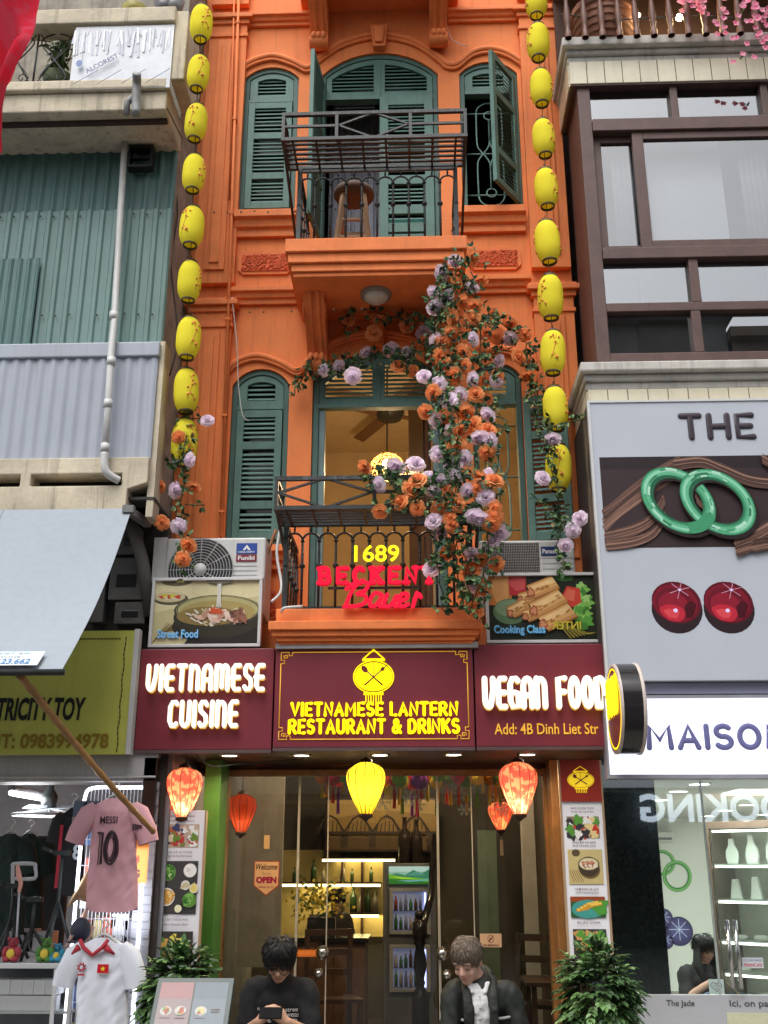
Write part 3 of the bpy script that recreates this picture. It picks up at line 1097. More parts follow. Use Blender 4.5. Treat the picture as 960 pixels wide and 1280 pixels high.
# painted pipes on the left pilaster and a loose white cable
m = MB()
m.tube([P(299, -20, -.1), P(276, 670, -.1)], .013, 8)
m.tube([P(293, -20, -.095), P(287, 250, -.095)], .008, 6)
for py in (30, 150, 268, 400, 520, 640):
  p = P(299 - (py + 20) * 23 / 690, py, -.09)
  m.box(p.x - .02, p.x + .02, -.115, -.06, p.z - .008, p.z + .008)
m.build('painted_pipe', m_orange_trim, house)
m = MB()
m.tube(smooth([P(290, 372, -.1), P(296, 430, -.1), P(298, 480, -.08), P(303, 518, -.07), P(311, 526, -.06)], 4), .004, 6)
m.tube(smooth([P(585, 58, -.03), P(565, 50, -.05), P(558, 30, -.05)], 3), .004, 5)
m.build('cable', M('cable_white', (.6, .6, .58), .5), house)
# ledge flashing pipe by the left AC
m = MB()
m.tube(smooth([P(353, 650, -.35), P(346, 690, -.35), P(352, 735, -.4), P(340, 752, -.6)], 5), .011, 8)
m.tube(smooth([P(345, 662, -.3), P(332, 700, -.3), P(330, 720, -.3)], 5), .012, 8, 1)
m.tube(smooth([P(352, 765, -.75), P(356, 760, -.78), P(378, 758, -.78)], 5), .01, 8)
m.build('refrigerant_pipe', [M('cable_white', (.6, .6, .58), .5), M('pipe_wrap', (.3, .13, .06), .7)], house)
# ================================================================ sign boards over the restaurant
m_maroon = M('maroon_sign_film', lin(118, 44, 54), .38, var=.08, scale=3, streak=.25, stain=lin(92, 44, 46))
m_signedge = M('sign_edge_steel', (.1, .06, .06), .4)
m_white_lit = emit_mat('lit_white_letter', (1.0, .94, .82), .95)
m_white_side = emit_mat('lit_letter_side', (1.0, .55, .1), .5)
m_gold = emit_mat('lit_gold_letter', lin(255, 225, 20), 1.15)
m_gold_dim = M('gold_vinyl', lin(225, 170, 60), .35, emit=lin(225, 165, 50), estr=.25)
m_soffit = M('brown_soffit', (.1, .055, .035), .35, var=.2)
SY = -.66
def board(px0, py0, px1, py1, Y, label, depth=.1):
  x0, x1, z0, z1 = R(px0, py0, px1, py1, Y)
  t = thing('sign_board', label, 'sign', ((x0 + x1) / 2, Y + depth / 2, z0))
  m = MB()
  m.box(x0, x1, Y, Y + depth, z0, z1)
  m.build('panel', m_maroon, t, bevel=.004)
  e = MB()
  e.box(x0, x1, Y - .002, Y + depth, z0 - .022, z0 - .0005)
  e.build('bottom_edge', m_signedge, t)
  return t, x0, x1, z0, z1
def halo_letters(t, px0, py0, px1, py1, text, Y, th, n=10, gap=.26):
  a = MB()
  x0, x1, z0, z1 = R(px0, py0, px1, py1, Y)
  strokes(a, text, x0, x1, z0, z1, Y - .055, th, gap=gap, flat=.3, n=n)
  a.build('lettering', m_white_lit, t)
  b = MB()
  strokes(b, text, x0, x1, z0 - .006, z1 - .006, Y - .026, th * .98, gap=gap, flat=.5, n=n)
  b.build('letter_backs', m_white_side, t)
  xm = (x0 + x1) / 2
t, *_ = board(172, 811, 341, 937, SY, 'maroon board lettered VIETNAMESE CUISINE in glowing white letters')
halo_letters(t, 185, 831, 333, 866, 'vietnamese', SY, .03, gap=.32)
halo_letters(t, 212, 876, 300, 911, 'cuisine', SY, .03, gap=.32)
t, x0, x1, z0, z1 = board(343, 808, 592, 934, SY - .012, 'wide maroon board in the middle with a gold lantern emblem and gold border')
m = MB()
strokes(m, 'VIETNAMESE LANTERN', *R(363, 877, 573, 896, SY - .012), SY - .022, .021, gap=.34, flat=.45)
strokes(m, 'RESTAURANT & DRINKS', *R(360, 898, 575, 918, SY - .012), SY - .022, .021, gap=.34, flat=.45)
m.build('lettering', m_gold, t)
def emblem(parent, cx, cz, w, h, Y, mg, mdark, name='emblem'):
  """lantern disc with crossed spoon and fork, roof hook and fringe"""
  m = MB()
  m.disc((cx, cz), w / 2, h / 2, Y - .006, Y - .001, 36)
  ring = [(cx + w * .53 * cos(a), Y - .005, cz + h * .56 * sin(a)) for a in [2 * pi * i / 40 for i in range(40)]]
  m.tube(ring, w * .014, 6, closed=True)
  zt = cz + h * .58
  m.box(cx - w * .3, cx + w * .3, Y - .009, Y - .002, zt - h * .035, zt + h * .05)
  m.tube([(cx - w * .26, Y - .006, zt + h * .06), (cx, Y - .006, zt + h * .36), (cx + w * .26, Y - .006, zt + h * .06)], w * .018, 6)
  zb = cz - h * .58
  m.box(cx - w * .26, cx + w * .26, Y - .009, Y - .002, zb - h * .05, zb + h * .04)
  for i in range(7):
    x = cx - w * .2 + w * .4 * i / 6
    m.box(x - w * .013, x + w * .013, Y - .006, Y - .003, zb - h * .3, zb - h * .06)
  m.build(name, mg, parent)
  d = MB()
  for s_ in (-1, 1):
    a = Vector((cx - s_ * w * .24, Y - .0085, cz + h * .26))
    b = Vector((cx + s_ * w * .24, Y - .0085, cz - h * .3))
    d.tube([a, b], [w * .016, w * .022], 6, sq=(1, .3))
    q = a + (a - b).normalized() * 0
    if s_ > 0:
      d.disc((q.x, q.z), w * .07, h * .14, Y - .0105, Y - .007, 18, rot=.7)
    else:
      d.disc((q.x - w * 0, q.z), w * .05, h * .08, Y - .0105, Y - .007, 14, rot=-.7)
      for k in (-.04, 0, .04):
        p0 = q + Vector((k * w * .7, 0, k * h * .7))
        d.tube([p0, p0 + Vector((w * .11, 0, h * .13))], w * .012, 5)
  d.tube([(cx, Y - .009, cz + h * .5), (cx, Y - .009, cz - h * .02)], w * .008, 5)
  d.build('emblem_cutlery', mdark, parent)
p = P(467, 846, SY - .012)
k = MPP(846, SY)
emblem(t, p.x, p.z, 47 * k, 36 * k, SY - .012, m_gold, m_maroon)
b = MB()
bx0, bx1, bz0, bz1 = R(350, 815, 585, 924, SY - .012)
yb = SY - .015
wd = .0035
def bl(pts): b.tube([(x, yb, z) for x, z in pts], wd, 4)
c = .075
bl([(bx0 + c, bz1), (bx1 - c, bz1)]); bl([(bx0 + c, bz0), (bx1 - c, bz0)])
bl([(bx0, bz0 + c), (bx0, bz1 - c)]); bl([(bx1, bz0 + c), (bx1, bz1 - c)])
for sx, X in ((1, bx0), (-1, bx1)):
  for sz, Z in ((1, bz0), (-1, bz1)):
    q = lambda u, v: (X + sx * u * c, Z + sz * v * c)
    bl([q(1, 0), q(1, .3), q(.7, .3), q(.7, 0), q(0, 0), q(0, .7), q(.3, .7), q(.3, 1), q(0, 1)])
    bl([q(.25, .25), q(.25, .5), q(.55, .5), q(.55, .25), q(.4, .25), q(.4, .38)])
b.build('gold_border', m_gold_dim, t)
t, *_ = board(594, 805, 764, 933, SY, 'maroon board lettered VEGAN FOOD with the address line below')
halo_letters(t, 602, 846, 758, 888, 'vegan food', SY, .037, gap=.28)
m = MB()
txt(m, 'Add: 4B Dinh Liet Str', *R(618, 904, 748, 918, SY), SY - .002, bold=.01)
m.build('address_line', m_gold_dim, t)
# round blade sign
bc = P(782, 886, -.95)
t = thing('blade_sign', 'round double sided sign with black rim sticking out beside the maroon boards', 'sign', (bc.x, bc.y, bc.z - .32))
hh = 55 * MPP(886, -.95)
m = MB()
m.lathe([(hh * .93, -.075), (hh, -.075), (hh * 1.0, -.06)], bc, 40, 1, 'x')
m.lathe([(hh * 1.0, -.06), (hh * 1.0, .055)], bc, 40, 0, 'x')
m.lathe([(hh * 1.0, .055), (hh * 1.02, .06), (hh * 1.02, .075), (hh * .9, .075), (0, .07)], bc, 40, 1, 'x')
m.build('rim', [M('black_gloss_rim', (.02, .018, .018), .15), M('cream_edge', (.55, .47, .42), .4)], t)
fc = MB()
fc.lathe([(0, -.073), (hh * .95, -.073)], bc, 40, 0, 'x')
fc.build('face', m_maroon, t)
yl = MB()
yl.lathe([(hh * .86, -.0745), (hh * .88, -.077), (hh * .9, -.0745)], bc, 40, 0, 'x')
tmp = MB()
strokes(tmp, 'FOOD', -.19, .19, -.05, .2, 0, .045, gap=.35, flat=.3)
rm = Matrix.Translation((bc.x - .08, bc.y, bc.z)) @ Matrix.Rotation(radians(-90), 4, 'Z')
tmp.xf(rm)
yl.add(tmp.v, tmp.f, 0, True)
tmp = MB()
txt(tmp, 'Open Daily', -.17, .17, -.15, -.09, 0)
txt(tmp, 'Dine In', -.15, .15, -.24, -.18, 0)
tmp.xf(rm)
yl.build('lettering', emit_mat('blade_gold', lin(255, 205, 30), 1.3), t)
br = MB()
br.bar((bc.x + .02, bc.y + hh * .9, bc.z + .12), (bc.x + .02, SY + .06, bc.z + .12), .03)
br.bar((bc.x + .02, bc.y + hh * .9, bc.z - .12), (bc.x + .02, SY + .06, bc.z - .12), .03)
br.build('bracket', m_iron, t)
# ---- framed food pictures standing on the boards
def framed(px0, py0, px1, py1, Y, label):
  x0, x1, z0, z1 = R(px0, py0, px1, py1, Y)
  t = thing('food_picture', label, 'picture', ((x0 + x1) / 2, Y, z0))
  m = MB()
  w = .022
  m.box(x0, x1, Y - .01, Y + .05, z0, z0 + w); m.box(x0, x1, Y - .01, Y + .05, z1 - w, z1)
  m.box(x0, x0 + w, Y - .009, Y + .049, z0 + w, z1 - w); m.box(x1 - w, x1, Y - .009, Y + .049, z0 + w, z1 - w)
  m.build('frame', M('white_aluminium', (.6, .6, .6), .35, var=.05), t, bevel=.003)
  bk = MB()
  bk.box(x0 + .005, x1 - .005, Y + .012, Y + .045, z0 + .005, z1 - .005)
  bk.build('back_panel', m_signedge, t)
  return t, Pic(x0 + w, x1 - w, z0 + w, z1 - w, Y + .011)
I = ink
t, p = framed(188, 722, 327, 809, -.5, 'framed photo of a noodle soup bowl lettered Street Food')
p.rect(0, 0, 1, 1, I('table_cream', (196, 186, 140)))
p.poly([(0, .5), (.35, .62), (1, .75), (1, 1), (0, 1)], I('table_light', (216, 206, 162)))
p.ell(.2, 1.02, .16, .1, I('bowl_shadow', (120, 110, 84)))
p.ell(.15, .72, .17, .1, I('saucer_rim', (90, 84, 62)))
p.ell(.14, .75, .15, .085, I('saucer', (200, 190, 150)))
for i in range(7): p.ell(.07 + .025 * i, .75 + .02 * sin(i * 2.1), .03, .03, I('garnish_%d' % (i % 3), ((190, 70, 40), (205, 190, 60), (215, 200, 170))[i % 3]), wob=.2, seed=i)
for i in range(12):
  p.line([(0 + .015 * i, .02 + .025 * i), (.14 + .02 * i, .34 - .012 * i)], .006, I('wicker_%d' % (i % 2), ((150, 125, 80), (96, 78, 50))[i % 2]))
p.ell(.62, .28, .44, .26, I('table_shadow', (44, 38, 30)))
p.poly([(.3, 0), (1, 0), (1, .3), (.4, .2)], I('table_dark', (40, 34, 28)))
p.ell(.61, .42, .42, .32, I('bowl_out', (52, 48, 36)))
p.ell(.61, .53, .42, .245, I('bowl_rim', (66, 60, 44)))
p.ell(.61, .54, .4, .225, I('bowl_in', (176, 168, 116)))
p.ring(.61, .54, .395, .215, .03, I('bowl_pattern', (72, 78, 60)))
p.ell(.61, .5, .36, .185, I('broth', (168, 150, 92)))
p.ell(.52, .44, .3, .15, I('broth_dark', (140, 118, 66)))
rd = random.Random(3)
for i in range(44):
  a, r = rd.uniform(0, 6.28), rd.uniform(0, .3)
  u, v = .62 + r * .9 * cos(a) * .95, .46 + r * .55 * sin(a)
  k = [(u + .06 * cos(a * 2 + q * .6) * q * .3, v + .03 * sin(q * 1.1 + a)) for q in range(5)]
  p.line(k, .011, I('noodle_%d' % (i % 3), ((232, 222, 200), (214, 200, 168), (242, 236, 222))[i % 3]))
for i in range(9):
  p.ell(.45 + .05 * i, .42 + .05 * sin(i * 1.7), .05, .04, I('meat_%d' % (i % 3), ((214, 178, 158), (188, 140, 118), (226, 200, 184))[i % 3]), rot=i, wob=.15, seed=i)
for i in range(8): p.ell(.8 + .02 * (i % 4) - .01, .5 - .025 * i * .6, .06, .035, I('beef_%d' % (i % 2), ((112, 72, 58), (146, 98, 78))[i % 2]), rot=i * .8, wob=.2, seed=i + 20)
for i in range(7): p.ell(.56 + .025 * (i % 4), .5 + .03 * (i // 4), .025, .03, I('chilli', (204, 84, 44)), rot=i, wob=.25, seed=i)
for i in range(5): p.line([(.6 + .008 * i, 1), (.605 + .006 * i, .74), (.6 + .01 * i, .58)], .006, I('pour_%d' % (i % 2), ((226, 224, 216), (186, 184, 172))[i % 2]))
p.ell(.62, 1.0, .13, .05, I('ladle', (120, 112, 100)))
p.text('Street Food', .055, .09, .44, .22, I('caption_blue', (70, 150, 215)), bold=.035)
p.text('Street Food', .05, .1, .435, .23, I('caption_pale', (150, 205, 240)), bold=.012)
p.build('picture', t)
t, p = framed(607, 716, 749, 804, -.5, 'framed photo of fried spring rolls lettered Cooking Class')
p.rect(0, 0, 1, 1, I('leaf_dark', (34, 40, 26)))
p.rect(0, .55, .22, 1, I('amber', (196, 120, 60)))
p.ell(.12, .8, .08, .3, I('amber_lt', (216, 158, 96)), wob=.1)
p.rect(.2, .7, .36, 1, I('red_blur', (186, 44, 52)))
p.ell(.28, .9, .08, .12, I('red_lt', (206, 84, 84)), wob=.1)
p.poly([(.42, .75), (.7, .9), (1, 1), (.4, 1)], I('dark_top', (26, 24, 22)))
p.ell(.72, .98, .1, .06, I('green_blur', (60, 110, 50)), wob=.1)
p.ell(.2, .45, .16, .2, I('bowl_green', (96, 128, 92)))
p.ell(.2, .5, .14, .13, I('bowl_green_lt', (128, 154, 116)))
rd = random.Random(9)
for i in range(46):
  a = rd.uniform(-1.3, 1.4)
  r = rd.uniform(.02, .22)
  p.ell(.82 + r * .6 * cos(a), .55 + r * 1.7 * sin(a), rd.uniform(.03, .07), rd.uniform(.05, .09), I('lettuce_%d' % (i % 4), ((92, 158, 62), (126, 186, 84), (66, 128, 48), (160, 206, 116))[i % 4]), rot=rd.uniform(0, 3), wob=.22, seed=i)
p.poly([(.67, .62), (.74, .84), (.86, .8), (.87, .58), (.78, .5)], I('tomato', (206, 66, 48)))
p.poly([(.69, .64), (.75, .8), (.82, .76), (.8, .6)], I('tomato_lt', (226, 110, 84)))
def roll(u0, v0, u1, v1, w):
  n = 9
  for j, (f, c) in enumerate(((1, (150, 96, 50)), (.86, (196, 142, 82)), (.62, (216, 168, 104)), (.3, (232, 196, 136)))):
    dx, dz = u1 - u0, v1 - v0
    L_ = sqrt(dx * dx * 2.6 + dz * dz)
    nx, nz = -dz / L_ / 1.6, dx * 1.6 / L_
    o = (1 - f) * w * .5
    pts = []
    for i in range(n + 1):
      tt = i / n
      pts.append((u0 + dx * tt + nx * (w * f + o) * 1.5 * (.92 + .08 * sin(tt * 9)), v0 + dz * tt + nz * (w * f + o)))
    for i in range(n + 1):
      tt = 1 - i / n
      pts.append((u0 + dx * tt - nx * (w * f - o) * 1.4, v0 + dz * tt - nz * (w * f - o)))
    p.poly(pts, I('roll_%d' % j, c))
  p.ell(u0, v0, w * .32, w * .6, I('roll_end', (168, 92, 56)), wob=.12, seed=int(u0 * 100))
  p.ell(u0, v0, w * .2, w * .38, I('roll_end_in', (206, 140, 100)), wob=.2, seed=int(u0 * 90))
  for k in range(9):
    tt, sd = rd.uniform(.1, .95), rd.uniform(-.6, .6)
    p.ell(u0 + (u1 - u0) * tt, v0 + (v1 - v0) * tt + sd * w * .6, .02, .012, I('roll_fleck', (178, 118, 62)), rot=.5, wob=.3, seed=k)
roll(.3, .62, .46, .7, .11)
roll(.2, .42, .36, .56, .1)
roll(.4, .74, .64, .9, .12)
roll(.34, .36, .46, .44, .1)
roll(.42, .45, .7, .68, .13)
roll(.5, .24, .78, .46, .13)
for i in range(16): p.line([(.62 + .02 * i, .3 - .015 * i), (.75 + .016 * i, .02 + .006 * i)], .006, I('mat_%d' % (i % 2), ((170, 160, 60), (90, 80, 30))[i % 2]))
p.text('Cooking Class', .045, .06, .52, .22, I('caption_blue2', (60, 140, 200)), bold=.035)
p.text('Cooking Class', .04, .07, .515, .23, I('caption_pale2', (130, 200, 235)), bold=.012)
p.text('INTER', .58, .16, .85, .28, I('reflected_yellow', (206, 190, 60)), bold=.02, mirror=True)  # mirrored word: a street sign's reflection painted into the print
p.build('picture', t)
# ---- air conditioning condensers behind the pictures
def condenser(px0, py0, px1, py1, Y, label, round_grille, rz):
  x0, x1, z0, z1 = R(px0, py0, px1, py1, Y)
  w, d, h = x1 - x0, .32, z1 - z0
  t = thing('air_conditioner', label, 'air conditioner', (0, 0, 0))
  b = MB()
  b.box(-w / 2, w / 2, 0, d, 0, h)
  b.build('casing', M('ac_cream_paint', (.58, .58, .56), .4, var=.06, streak=.3, stain=(.35, .33, .28)), t, bevel=.015)
  return t, w, d, h, x0, z0
m_wire = M('grille_wire', (.42, .42, .42), .4)
m_fan = M('fan_dark', (.03, .03, .03), .5)
t, w, d, h, x0, z0 = condenser(206, 672, 331, 768, -.44, 'pale air conditioner with round fan grille above the noodle soup picture', True, 0)
s_ = MB()
s_.box(-w / 2 - .1, -w / 2 - .002, .02, d - .02, .01, h + .012)
for i in range(3): s_.box(-w / 2 - .104, -w / 2 - .1, .05, d - .05, h * .2 + i * h * .25, h * .2 + i * h * .25 + .012)
s_.build('side_cover', M('ac_cream_paint', (.58, .58, .56), .4), t, bevel=.01)
kx = MPP(700, -.44)
fx, fz, fr = -w / 2 + 45 * kx, h - 43 * kx, 41 * kx
g_ = MB()
g_.lathe([(fr, -.002), (0, -.002)], (fx, 0, fz), 32, 1, 'y')
for i in range(11):
  r = fr * (i + 1) / 11
  g_.tube([(fx + r * cos(a), -.02 - .012 * (1 - r / fr), fz + r * sin(a)) for a in [2 * pi * j / 40 for j in range(40)]], .0028, 5, closed=True)
for i in range(12):
  a = 2 * pi * i / 12
  g_.tube([(fx + fr * .2 * cos(a), -.03, fz + fr * .2 * sin(a)), (fx + fr * cos(a), -.018, fz + fr * sin(a))], .003, 5)
g_.lathe([(0, -.036), (fr * .2, -.034), (fr * .2, -.02)], (fx, 0, fz), 16, 2, 'y')
g_.build('fan_grille', [m_wire, m_fan, M('grille_hub', (.5, .5, .48), .4)], t)
lp = Pic(w / 2 - 37 * kx, w / 2 - 11 * kx, h - 32 * kx, h - 8 * kx, -.003, .0006)
lp.rect(0, .42, 1, 1, I('label_blue', (40, 70, 150)))
lp.poly([(.3, .62), (.5, .92), (.7, .62), (.58, .62), (.5, .74), (.42, .62)], I('label_white', (225, 225, 225)))
lp.text('HOA PHAT', .1, .47, .9, .57, I('label_white', (225, 225, 225)), bold=.02)
lp.rect(0, 0, 1, .38, I('label_maroon', (120, 30, 45)))
lp.text('Funiki', .1, .08, .9, .32, I('label_white', (225, 225, 225)), bold=.02)
lp.build('label', t)
v = MB()
for i in range(3): v.box(w / 2 - 40 * kx, w / 2 - 10 * kx, -.003, -.0005, h - (38 + 6 * i) * kx, h - (37 + 6 * i) * kx)
v.build('louvre_lines', m_wire, t)
t.location = (x0 + w / 2, -.44, z0)
t, w, d, h, x0, z0 = condenser(600, 675, 720, 768, -.44, 'beige air conditioner with square mesh grille above the spring roll picture', False, 0)
g_ = MB()
ga, gb = -w / 2 + .02, w / 2 - 44 * kx
g_.box(ga, gb, -.003, -.0005, .03, h - .025, 1)
for i in range(26): g_.tube([(ga, -.012, .03 + (h - .055) * i / 25), (gb, -.012, .03 + (h - .055) * i / 25)], .0022, 4)
for i in range(34): g_.tube([(ga + (gb - ga) * i / 33, -.015, .03), (ga + (gb - ga) * i / 33, -.015, h - .025)], .0016, 4)
g_.build('fan_grille', [M('grille_beige', (.3, .27, .25), .5), m_fan], t)
v = MB()
for i in range(3): v.box(gb + .02, w / 2 - .01, -.003, -.0005, h - (24 + 7 * i) * kx, h - (23 + 7 * i) * kx)
v.build('louvre_lines', m_wire, t)
lp = Pic(gb + .015, gb + 33 * kx, h - 21 * kx, h - 9 * kx, -.003, .0006)
lp.rect(0, 0, 1, 1, I('label_navy', (24, 48, 100)))
lp.text('Panasonic', .06, .25, .94, .75, I('label_white', (225, 225, 225)), bold=.02)
lp.build('label', t)
t.location = (x0 + w / 2, -.44, z0)
# ---- red script sign on the balcony
m_redlet = emit_mat('red_neon_face', lin(232, 30, 58), .85)
m_redside = emit_mat('red_neon_side', (.5, .004, .02), .8)
YN = -.74
x0, x1, z0, z1 = R(397, 680, 544, 762, YN)
t = thing('letter_sign', 'red and yellow lettered sign fixed to the front of the lower balcony', 'sign', ((x0 + x1) / 2, YN, z0))
m = MB()
txt(m, '1689', *R(443, 682, 499, 703, YN), YN - .012, bold=.012, depth=.003)
m.build('number', emit_mat('yellow_neon', lin(255, 232, 30), 1.4), t)
for dy, mat, nm, dz in ((-.03, m_redlet, 'lettering', 0), (-.008, m_redside, 'letter_backs', -.004)):
  m = MB()
  a = R(398, 708, 545, 732, YN)
  strokes(m, 'BECKENT', a[0], a[1], a[2] + dz, a[3] + dz, YN + dy, .033, gap=.55, flat=.4, serif=.017)
  q = lambda px, py: P(px, py, YN + dy) + Vector((0, 0, dz))
  th = .0135
  # B a u e r in a slanting brush hand
  T_ = lambda pts, r=th: m.tube(smooth([q(*p_) for p_ in pts], 4), r, 8, sq=(1, .45), round_ends=True)
  T_([(432, 757), (438, 742), (445, 731)])
  T_([(433, 736), (441, 730), (452, 727), (460, 730), (456, 738), (446, 742), (456, 744), (457, 752), (447, 757), (430, 758)])
  T_([(477, 743), (469, 741), (463, 749), (463, 757), (470, 756), (476, 747), (478, 742), (474, 756), (479, 758)])
  T_([(484, 743), (480, 755), (485, 758), (491, 753), (496, 743), (492, 755), (496, 758)])
  T_([(500, 751), (508, 748), (509, 742), (502, 743), (498, 752), (502, 758), (510, 755)])
  T_([(516, 758), (521, 741)])
  T_([(518, 749), (523, 742), (526, 746)])
  m.build(nm, mat, t)
s_ = MB()
for px in (430, 512):
  a = P(px, 722, YN)
  s_.box(a.x - .01, a.x + .01, YN + .004, -.69, a.z - .008, a.z + .008)
a, b = P(440, 722, YN), P(505, 745, YN)
s_.box(P(410, 735, YN).x, P(525, 735, YN).x, YN + .0, YN + .01, P(480, 736, YN).z, P(480, 733, YN).z)
s_.build('mounting_rail', m_iron, t)
# ---- pendant lamp upstairs
pc = P(484, 577, 1.2)
t = thing('pendant_lamp', 'lit rattan dome pendant lamp hanging in the open upper doorway', 'lamp', (pc.x, pc.y, pc.z - .15))
r = 24 * MPP(577, 1.2)
m = MB()
m_rattan = M('rattan', (.45, .26, .07), .6, var=.2)
for k in range(20):
  a = 2 * pi * k / 20
  m.tube([(pc.x + r * sin(q) * cos(a), pc.y + r * sin(q) * sin(a), pc.z - .12 + r * 1.15 * cos(q)) for q in [pi / 2 * (i / 8) for i in range(9)]], .003, 4)
for i in range(1, 9):
  q = pi / 2 * i / 8
  m.tube([(pc.x + r * sin(q) * cos(a), pc.y + r * sin(q) * sin(a), pc.z - .12 + r * 1.15 * cos(q)) for a in [2 * pi * j / 24 for j in range(24)]], .003 if i < 8 else .008, 4, closed=True)
m.build('lamp_shade', m_rattan, t)
m = MB()
m.ball((pc.x, pc.y, pc.z - .02), .045, 12, 8)
m.build('bulb', emit_mat('warm_bulb', (1, .72, .3), 9), t)
m = MB()
m.tube([(pc.x, pc.y, pc.z - .12 + r * 1.15), (pc.x, pc.y, Z3 - .26)], .008, 6)
m.lathe([(0, -.06), (.06, -.05), (.09, 0)], (pc.x, pc.y, Z3 - .25), 16)
m.build('cord', m_iron, t)
lamp('POINT', 'bulb_light', (pc.x, pc.y, pc.z - .1), 42, (1, .68, .34), t, .06)
# ceiling fan behind it
fc = P(487, 517, 2.1)
t = thing('ceiling_fan', 'dark ceiling fan behind the rattan lamp upstairs', 'fan', (fc.x, fc.y, Z3 - .5))
m = MB()
m.lathe([(0, -.25), (.12, -.24), (.15, -.17), (.1, -.1), (.03, -.08), (.03, 0)], (fc.x, fc.y, Z3 - .26), 18)
m.build('motor', m_iron, t)
for k in range(4):
  m = MB()
  a = k * pi / 2 + .5
  m.obox((fc.x + .42 * cos(a), fc.y + .42 * sin(a), Z3 - .45), .62, .12, .012, Matrix.Rotation(a, 3, 'Z') @ Matrix.Rotation(.2, 3, 'X'))
  m.build('blade', M('fan_wood', (.12, .06, .03), .5), t)
# ================================================================ yellow paper lanterns on two strings
m_yel = silk_mat('yellow_lantern_cloth', (1.0, .9, .075), .35)
m_red_ink = M('red_brush_ink', (.75, .26, .05), .6)
m_rim = M('dark_lantern_rim', (.09, .06, .035), .5)
m_cord = M('brown_cord', (.12, .07, .03), .8)
def make_yellow(r, h, seed):
  t = thing('paper_lantern', 'yellow', 'lantern', (0, 0, 0))
  prof = []
  n = 30
  for i in range(n + 1):
    f = i / n
    s_ = f * 2 - 1
    rr = r * (1 - .42 * abs(s_) ** 3.2)
    rr *= 1 + .017 * (1 if i % 2 else -1)
    prof.append((rr, h * s_ * .5))
  b = MB()
  b.lathe(prof, (0, 0, 0), 28)
  b.build('body', m_yel, t)
  rd = random.Random(seed)
  def onskin(a, z):
    s_ = z / (h * .5)
    rr = r * (1 - .42 * abs(s_) ** 3.2) * 1.014
    return (rr * cos(a), rr * sin(a), z)
  for side in (-pi / 2 + .25, pi / 2 + .25):
    k = MB()
    # a plum branch with blossoms in red brush
    br = [(-.3, -.3), (-.1, -.12), (.05, .06), (.02, .22), (.2, .34)]
    for pts in (br, [(-.1, -.12), (.2, -.2), (.36, -.33)], [(.05, .06), (.3, .1)], [(.02, .22), (-.2, .3)]):
      k.tube([onskin(side + u, v * h) for u, v in pts], .0026, 4)
    for q in range(9):
      u, v = rd.uniform(-.3, .4), rd.uniform(-.34, .36)
      c = Vector(onskin(side + u, v * h))
      k.ball(c, (.009, .009, .01), 6, 4)
    k.build('painted_branch', m_red_ink, t)
  for s_, nm in ((1, 'rim'), (-1, 'rim')):
    m = MB()
    m.lathe([(r * .55, 0), (r * .6, s_ * .004), (r * .6, s_ * .018), (r * .5, s_ * .018), (r * .5, 0)], (0, 0, s_ * h * .5 - s_ * .006), 20)
    m.build(nm, m_rim, t)
  m = MB()
  for a in (0, pi / 2): m.tube([(r * .55 * cos(a), r * .55 * sin(a), h * .5 + .02), (0, 0, h * .5 + .05), (-r * .55 * cos(a), -r * .55 * sin(a), h * .5 + .02)], .003, 4)
  m.tube([(0, 0, h * .5 + .05), (0, 0, h * .5 + .075)], .004, 5)
  m.build('hanger', m_cord, t)
  return t
LY = -.5
left_l = [(254, -33), (251.6, 30), (248, 92), (245, 153.5), (242.3, 217), (239.8, 284), (236.8, 352), (235.6, 423), (232.8, 489), (230.6, 553)]
right_l = [(668, -52), (670.3, 1), (672.6, 53), (676.5, 110), (679.7, 173), (682.8, 236), (684.4, 303), (688, 372), (691, 441), (694.3, 511), (698, 585)]
ordw = ['', 'topmost', 'second', 'third', 'fourth', 'fifth', 'sixth', 'seventh', 'eighth', 'ninth', 'lowest']
src = None
for nm, lst, wd in (('left', left_l, 30), ('right', right_l, 31)):
  pts = []
  for i, (px, py) in enumerate(lst):
    ly = -1.25 + .68 * max(0, py) / 553 if nm == 'left' else LY
    p = P(px, py, ly)
    pts.append(p)
    if i == 0: continue
    side = 'beside the tin clad building' if nm == 'left' else 'beside the brown bay window'
    which = ordw[i] if i < len(lst) - 1 else 'lowest'
    lab = f'{which} yellow paper lantern of the string {side}'
    k = MPP(py, ly) / MPP(300, LY) * MPP(300, LY) / MPP(py, LY)
    if src is None:
      src = make_yellow(15 * MPP(300, LY), 47 * MPP(300, LY) * 1.12, 5)
      src.scale = (k, k, k)
      src.location = p
      src.rotation_euler = (0, 0, .4)
      src['label'] = lab
      src['group'] = 'yellow paper lanterns on strings'
    else:
      o = dup(src, p, lab, rotz=random.uniform(0, 6.28), scale=k * random.uniform(.95, 1.05))
      o.rotation_euler = (random.uniform(-.05, .05), random.uniform(-.05, .05), random.uniform(0, 6.28))
  m = MB()
  m.tube([P(lst[0][0], -120, -1.3 if nm == 'left' else LY)] + pts + [P(lst[-1][0] + 1, lst[-1][1] + 60, LY)], .0035, 5)
  lone(m, 'cord', m_cord, f'thin cord carrying the yellow lanterns {"beside the tin clad building" if nm == "left" else "beside the brown bay window"}', 'cord', 'lantern cords')
